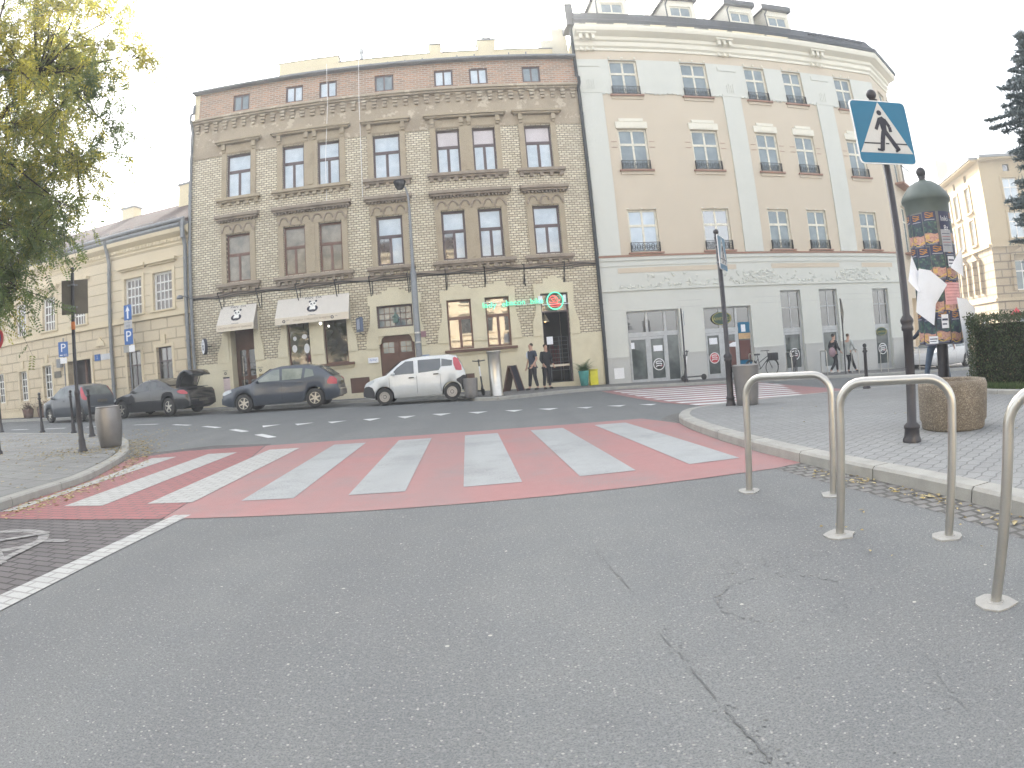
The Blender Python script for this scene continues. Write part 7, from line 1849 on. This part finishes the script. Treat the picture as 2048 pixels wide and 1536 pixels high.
# ================================================================ PEOPLE
def skin(name, verts, edges, rads, m, parent=None, root=0, sub=2):
    me = bpy.data.meshes.new(name); me.from_pydata(verts, edges, []); o = bpy.data.objects.new(name, me); COL.objects.link(o)
    o.modifiers.new('skin', 'SKIN'); ly = me.skin_vertices[0].data
    for i, r in enumerate(rads):
        ly[i].radius = r if isinstance(r, tuple) else (r, r)
        ly[i].use_root = (i == root)
    s_ = o.modifiers.new('sub', 'SUBSURF'); s_.levels = sub; s_.render_levels = sub
    dg = bpy.context.evaluated_depsgraph_get(); dg.update()
    m2 = bpy.data.meshes.new_from_object(o.evaluated_get(dg)); bpy.data.objects.remove(o); bpy.data.meshes.remove(me)
    m2.name = name; m2.materials.clear()
    for x in (m if isinstance(m, list) else [m]): m2.materials.append(x)
    for p in m2.polygons: p.use_smooth = True; p.material_index = 0
    o = bpy.data.objects.new(name, m2); COL.objects.link(o)
    if parent: o.parent = parent
    return o
M['skin'] = mat('skin', (.50, .31, .23), .6, var=.06, bmp=0)
def person(at, rz, label, shirt, trousers, shoes, hair, legs, arms, shirt_len=.86, sleeve=.0, h=1.0, bag=None, hood=False, group=None):
    """local frame: +y is forwards; legs = ((knee, ankle) left, right); arms = ((elbow, wrist) left, right)"""
    V = []; E = []; RR = []
    def add(p, r, to=None):
        V.append(tuple(p)); RR.append(r); i = len(V) - 1
        if to is not None: E.append((to, i))
        return i
    pel = add((0, 0, .95), (.14, .10)); sp = add((0, .0, 1.12), (.125, .09), pel); ch = add((0, .01, 1.34), (.15, .105), sp); nk = add((0, .015, 1.49), (.055, .055), ch); hd = add((0, .03, 1.57), (.062, .075), nk); h2 = add((0, .035, 1.64), (.075, .095), hd); ht = add((0, .02, 1.72), (.06, .075), h2)
    ns = add((0, .125, 1.615), .014, h2)
    hips = []; ANK = []
    for sd_, (kn, an) in zip((-1, 1), legs):
        hp = add((sd_ * .095, 0, .90), .088, pel); k_ = add(kn, .058, hp); a_ = add(an, .04, k_); f_ = add((an[0] + sd_ * .015, an[1] + .15, an[2] - .055), .036, a_); ANK.append((hp, k_, a_, f_))
    ARM = []
    for sd_, (el, wr_) in zip((-1, 1), arms):
        sh = add((sd_ * .18, .0, 1.41), .055, ch); e_ = add(el, .041, sh); w_ = add(wr_, .028, e_)
        d = Vector(wr_) - Vector(el); d.normalize(); pm = Vector(wr_) + d * .07; side_ = d.cross(Vector((sd_, .2, 0))).normalized()
        if side_.length < .5: side_ = Vector((0, 1, 0))
        p_ = add(pm, (.036, .02), w_)
        for q in range(4):
            o_ = side_ * (.027 - .018 * q); ln_ = (.075, .085, .08, .06)[q]; b1 = pm + o_ + d * .035; b2 = b1 + d * ln_ * .6 + Vector((0, .012, 0)); i1 = add(b1, .009, p_); i2 = add(b2, .008, i1); add(b2 + d * ln_ * .4 + Vector((0, .02, 0)), .0065, i2)
        t1 = add(pm - d * .03 + side_ * .045, .011, p_); add(pm + d * .02 + side_ * .065 + Vector((0, .01, 0)), .009, t1)
        ARM.append((sh, e_, w_))
    body = skin('person', V, E, RR, M['skin'])
    body.location = at; body.rotation_euler = (0, 0, rz); body.scale = (h, h, h); tag(body, label, 'person', group)
    # clothes follow the same joints, a little wider
    cv = [V[pel], V[sp], V[ch], (0, .012, 1.455)]; cr = [(.16, .125), (.15, .12), (.175, .13), (.085, .075)]; ce_ = [(0, 1), (1, 2), (2, 3)]
    cv.append((0, -.005, shirt_len)); cr.append((.165, .13)); ce_.append((0, 4))
    for (sh, e_, w_) in ARM:
        b = len(cv); fr_ = 1 - sleeve; tip = Vector(V[e_]).lerp(Vector(V[w_]), .95) if sleeve == 0 else Vector(V[sh]).lerp(Vector(V[e_]), .75)
        cv += [V[sh]]; cr += [.070]; ce_ += [(2, b)]
        if sleeve == 0: cv += [V[e_], tuple(tip)]; cr += [.056, .043]; ce_ += [(b, b + 1), (b + 1, b + 2)]
        else: cv += [tuple(tip)]; cr += [.060]; ce_ += [(b, b + 1)]
    skin('jacket' if sleeve == 0 else 'shirt', cv, ce_, cr, shirt, body)
    tv = [(0, 0, .98), (0, 0, .90)]; tr_ = [(.155, .12), (.16, .125)]; te_ = [(0, 1)]
    for (hp, k_, a_, f_) in ANK:
        b = len(tv); an = Vector(V[k_]).lerp(Vector(V[a_]), .93); tv += [V[hp], V[k_], tuple(an)]; tr_ += [.105, .075, .058]; te_ += [(1, b), (b, b + 1), (b + 1, b + 2)]
    skin('trousers', tv, te_, tr_, trousers, body)
    for (hp, k_, a_, f_) in ANK:
        a = Vector(V[a_]); f = Vector(V[f_]); skin('shoe', [tuple(a + Vector((0, -.02, -.035))), tuple(a.lerp(f, .5) + Vector((0, 0, -.01))), tuple(f + Vector((0, .04, 0)))], [(0, 1), (1, 2)], [.05, .046, .036], shoes, body)
    hv_ = [(0, -.02, 1.60), (0, .0, 1.68), (0, .035, 1.735)]; skin('hair', hv_, [(0, 1), (1, 2)], [(.075, .07), (.085, .085), (.066, .07)], hair, body)
    for sx2 in (-.028, .028):
        ey = MB(); ey.sphere((sx2, .112, 1.648), .010, nu=8, nv=6); ey.build('eye', M['ink'], body)
    fm_ = MB(); fm_.sphere((0, .112, 1.578), .022, nu=8, nv=5, sc=(1, .3, .25)); fm_.build('mouth', mat('lips', (.38, .17, .15), .6, bmp=0), body)
    for sx2 in (-1, 1): er = MB(); er.sphere((sx2 * .077, .015, 1.63), .026, nu=8, nv=6, sc=(.4, .7, 1.1)); er.build('ear', M['skin'], body)
    if bag:
        s = MB(); s.sphere(bag[0], bag[1], sc=(.5, 1, 1.1)); s.tube([(bag[0][0], bag[0][1], bag[0][2] + bag[1] * .8), (bag[0][0] * .6, bag[0][1] * .4, 1.2), (-bag[0][0] * .5, 0, 1.45)], .012, 6); s.build('bag', bag[2], body)
    return body
dk = mat('black_cloth', (.025, .026, .03), .9, bmp=0); nvy = mat('navy_cloth', (.05, .06, .085), .9, bmp=0); gry = mat('pale_grey_cloth', (.42, .44, .42), .9, bmp=0); jean = mat('blue_jeans', (.11, .15, .21), .9, var=.2, scale=9, bmp=0); dkt = mat('dark_trousers', (.03, .03, .036), .9, bmp=0)
shoe_d = mat('dark_shoe', (.03, .03, .03), .6, bmp=0); shoe_w = mat('pale_shoe', (.6, .58, .55), .6, bmp=0); hr_d = mat('dark_hair', (.03, .022, .018), .8, bmp=0); hr_b = mat('brown_hair', (.10, .065, .04), .8, bmp=0); wht = mat('white_cloth', (.62, .64, .68), .9, bmp=0)
GP = 'people on the far pavement'
p1 = person((.78, 22.75, gz(.8, 22.7) + .11), 2.2, 'person in a dark waistcoat over a pale shirt standing before the burger door', nvy, dkt, shoe_d, hr_d, (((-.13, .03, .50), (-.14, -.08, .09)), ((.11, .06, .50), (.13, .10, .09))), (((-.25, -.02, 1.14), (-.20, .12, .95)), ((.26, -.03, 1.14), (.24, .08, .90))), sleeve=1, h=.96, group=GP)
s = MB(); s.sphere((.18, .02, 1.30), .10, sc=(.9, .9, 1.5)); s.build('pale_sleeve', wht, p1)
person((1.28, 23.0, gz(1.3, 23.0) + .11), -2.6, 'person in black clothes half hidden behind the one in the waistcoat', dk, dkt, shoe_d, hr_d, (((-.10, .05, .50), (-.10, .0, .09)), ((.11, .0, .50), (.13, -.05, .09))), (((-.24, .0, 1.15), (-.22, .15, .95)), ((.24, .0, 1.15), (.22, .15, .98))), h=.93, group=GP)
person((13.15, 23.6, gz(13.2, 23.6) + .11), -1.35, 'walking person in dark clothes with a pinkish bag and pale shoes', dk, dkt, shoe_w, hr_d, (((-.10, .22, .55), (-.10, .26, .10)), ((.10, -.02, .50), (.10, -.36, .14))), (((-.24, -.08, 1.15), (-.22, .10, .95)), ((.24, .05, 1.15), (.22, .2, 1.0))), h=.93, bag=((.20, -.28, .95), .2, mat('pinkish_bag', (.30, .20, .22), .8)), group=GP)
person((13.85, 23.55, gz(13.9, 23.6) + .11), -1.15, 'walking person in a pale grey top behind the one with the pinkish bag', gry, dk, shoe_d, hr_b, (((-.10, .16, .53), (-.10, .05, .09)), ((.10, .12, .52), (.11, .38, .12))), (((-.30, .05, 1.2), (-.24, .22, 1.02)), ((.32, -.05, 1.22), (.28, .12, 1.02))), h=.93, shirt_len=.80, group=GP)
person((8.72, 10.95, gz(8.7, 10.9) + .1), 2.3, 'person in blue jeans standing behind the advertising column, only legs and one hand showing', nvy, jean, shoe_d, hr_d, (((-.19, .05, .50), (-.27, .05, .09)), ((.19, .05, .50), (.28, -.02, .09))), (((-.30, .0, 1.2), (-.38, .05, .92)), ((.32, -.05, 1.18), (.56, -.12, .98))), h=1.0)

# ================================================================ parts whose pieces stand apart become parts of their own
def pieces(me):
    nv = len(me.vertices)
    co = np.empty(nv * 3); me.vertices.foreach_get('co', co); co = co.reshape(-1, 3)
    ed = np.empty(len(me.edges) * 2, dtype=np.int64); me.edges.foreach_get('vertices', ed); ed = ed.reshape(-1, 2)
    par = np.arange(nv)
    def find(a):
        while par[a] != a: par[a] = par[par[a]]; a = par[a]
        return a
    for a, b in ed:
        ra, rb = find(a), find(b)
        if ra != rb: par[ra] = rb
    root = np.array([find(i) for i in range(nv)]); _, isl = np.unique(root, return_inverse=True); k = isl.max() + 1
    if k < 2 or k > 900: return None
    lo = np.full((k, 3), 1e9); hi = np.full((k, 3), -1e9); np.minimum.at(lo, isl, co); np.maximum.at(hi, isl, co)
    size = (hi - lo).max(1); gap = np.maximum(0, np.maximum(lo[:, None] - hi[None], lo[None] - hi[:, None]))
    near = np.sqrt((gap ** 2).sum(2)) <= np.maximum(.02, .5 * np.maximum(size[:, None], size[None])) * .98
    p2 = np.arange(k)
    def f2(a):
        while p2[a] != a: p2[a] = p2[p2[a]]; a = p2[a]
        return a
    for a, b in zip(*np.nonzero(np.triu(near, 1))):
        ra, rb = f2(a), f2(b)
        if ra != rb: p2[ra] = rb
    r2 = np.array([f2(i) for i in range(k)]); _, pc = np.unique(r2, return_inverse=True)
    return pc[isl], pc.max() + 1

def split_far(o):
    me = o.data; got = pieces(me)
    if not got or got[1] < 2 or got[1] > 60: return
    pv, n = got; base = o.name.split('.')[0]; kids = [c for c in bpy.data.objects if c.parent == o]
    buckets = [MB() for _ in range(n)]
    V = [tuple(v.co) for v in me.vertices]; maps = [dict() for _ in range(n)]
    for p in me.polygons:
        q = pv[p.vertices[0]]; b = buckets[q]; mp = maps[q]; ids = []
        for i in p.vertices:
            if i not in mp: mp[i] = len(b.v); b.v.append(V[i])
            ids.append(mp[i])
        b.f.append(tuple(ids)); b.m.append(p.material_index); b.s.append(p.use_smooth)
    mats = list(me.materials)
    for q, b in enumerate(buckets):
        if not b.f: continue
        c = b.build(base, mats, o.parent); c.matrix_local = o.matrix_local.copy(); c.scale = o.scale
        if q == 0:
            for kd in kids: kd.parent = c
    bpy.data.objects.remove(o)
for o in list(bpy.data.objects):
    if o.type == 'MESH' and o.parent and not o.get('kind') and len(o.data.vertices) < 22000 and o.name.split('.')[0] not in ('crown', 'foliage', 'trunk', 'fronds', 'leaves', 'pictogram'): split_far(o)

# thin white volume added to imitate veiling lens glare
hm = bpy.data.materials.new('glare_veil'); hm.use_nodes = True
hn = hm.node_tree; hn.nodes.clear()
ho = hn.nodes.new('ShaderNodeOutputMaterial'); pv = hn.nodes.new('ShaderNodeVolumePrincipled')
pv.inputs['Color'].default_value = (.93, .95, .95, 1); pv.inputs['Density'].default_value = .0045; pv.inputs['Anisotropy'].default_value = .35
hn.links.new(pv.outputs[0], ho.inputs['Volume'])
hz = MB(); hz.box(-950, 950, -950, 950, -2.2, 19.5)
hz.build('glare_veil', hm, kind='stuff')
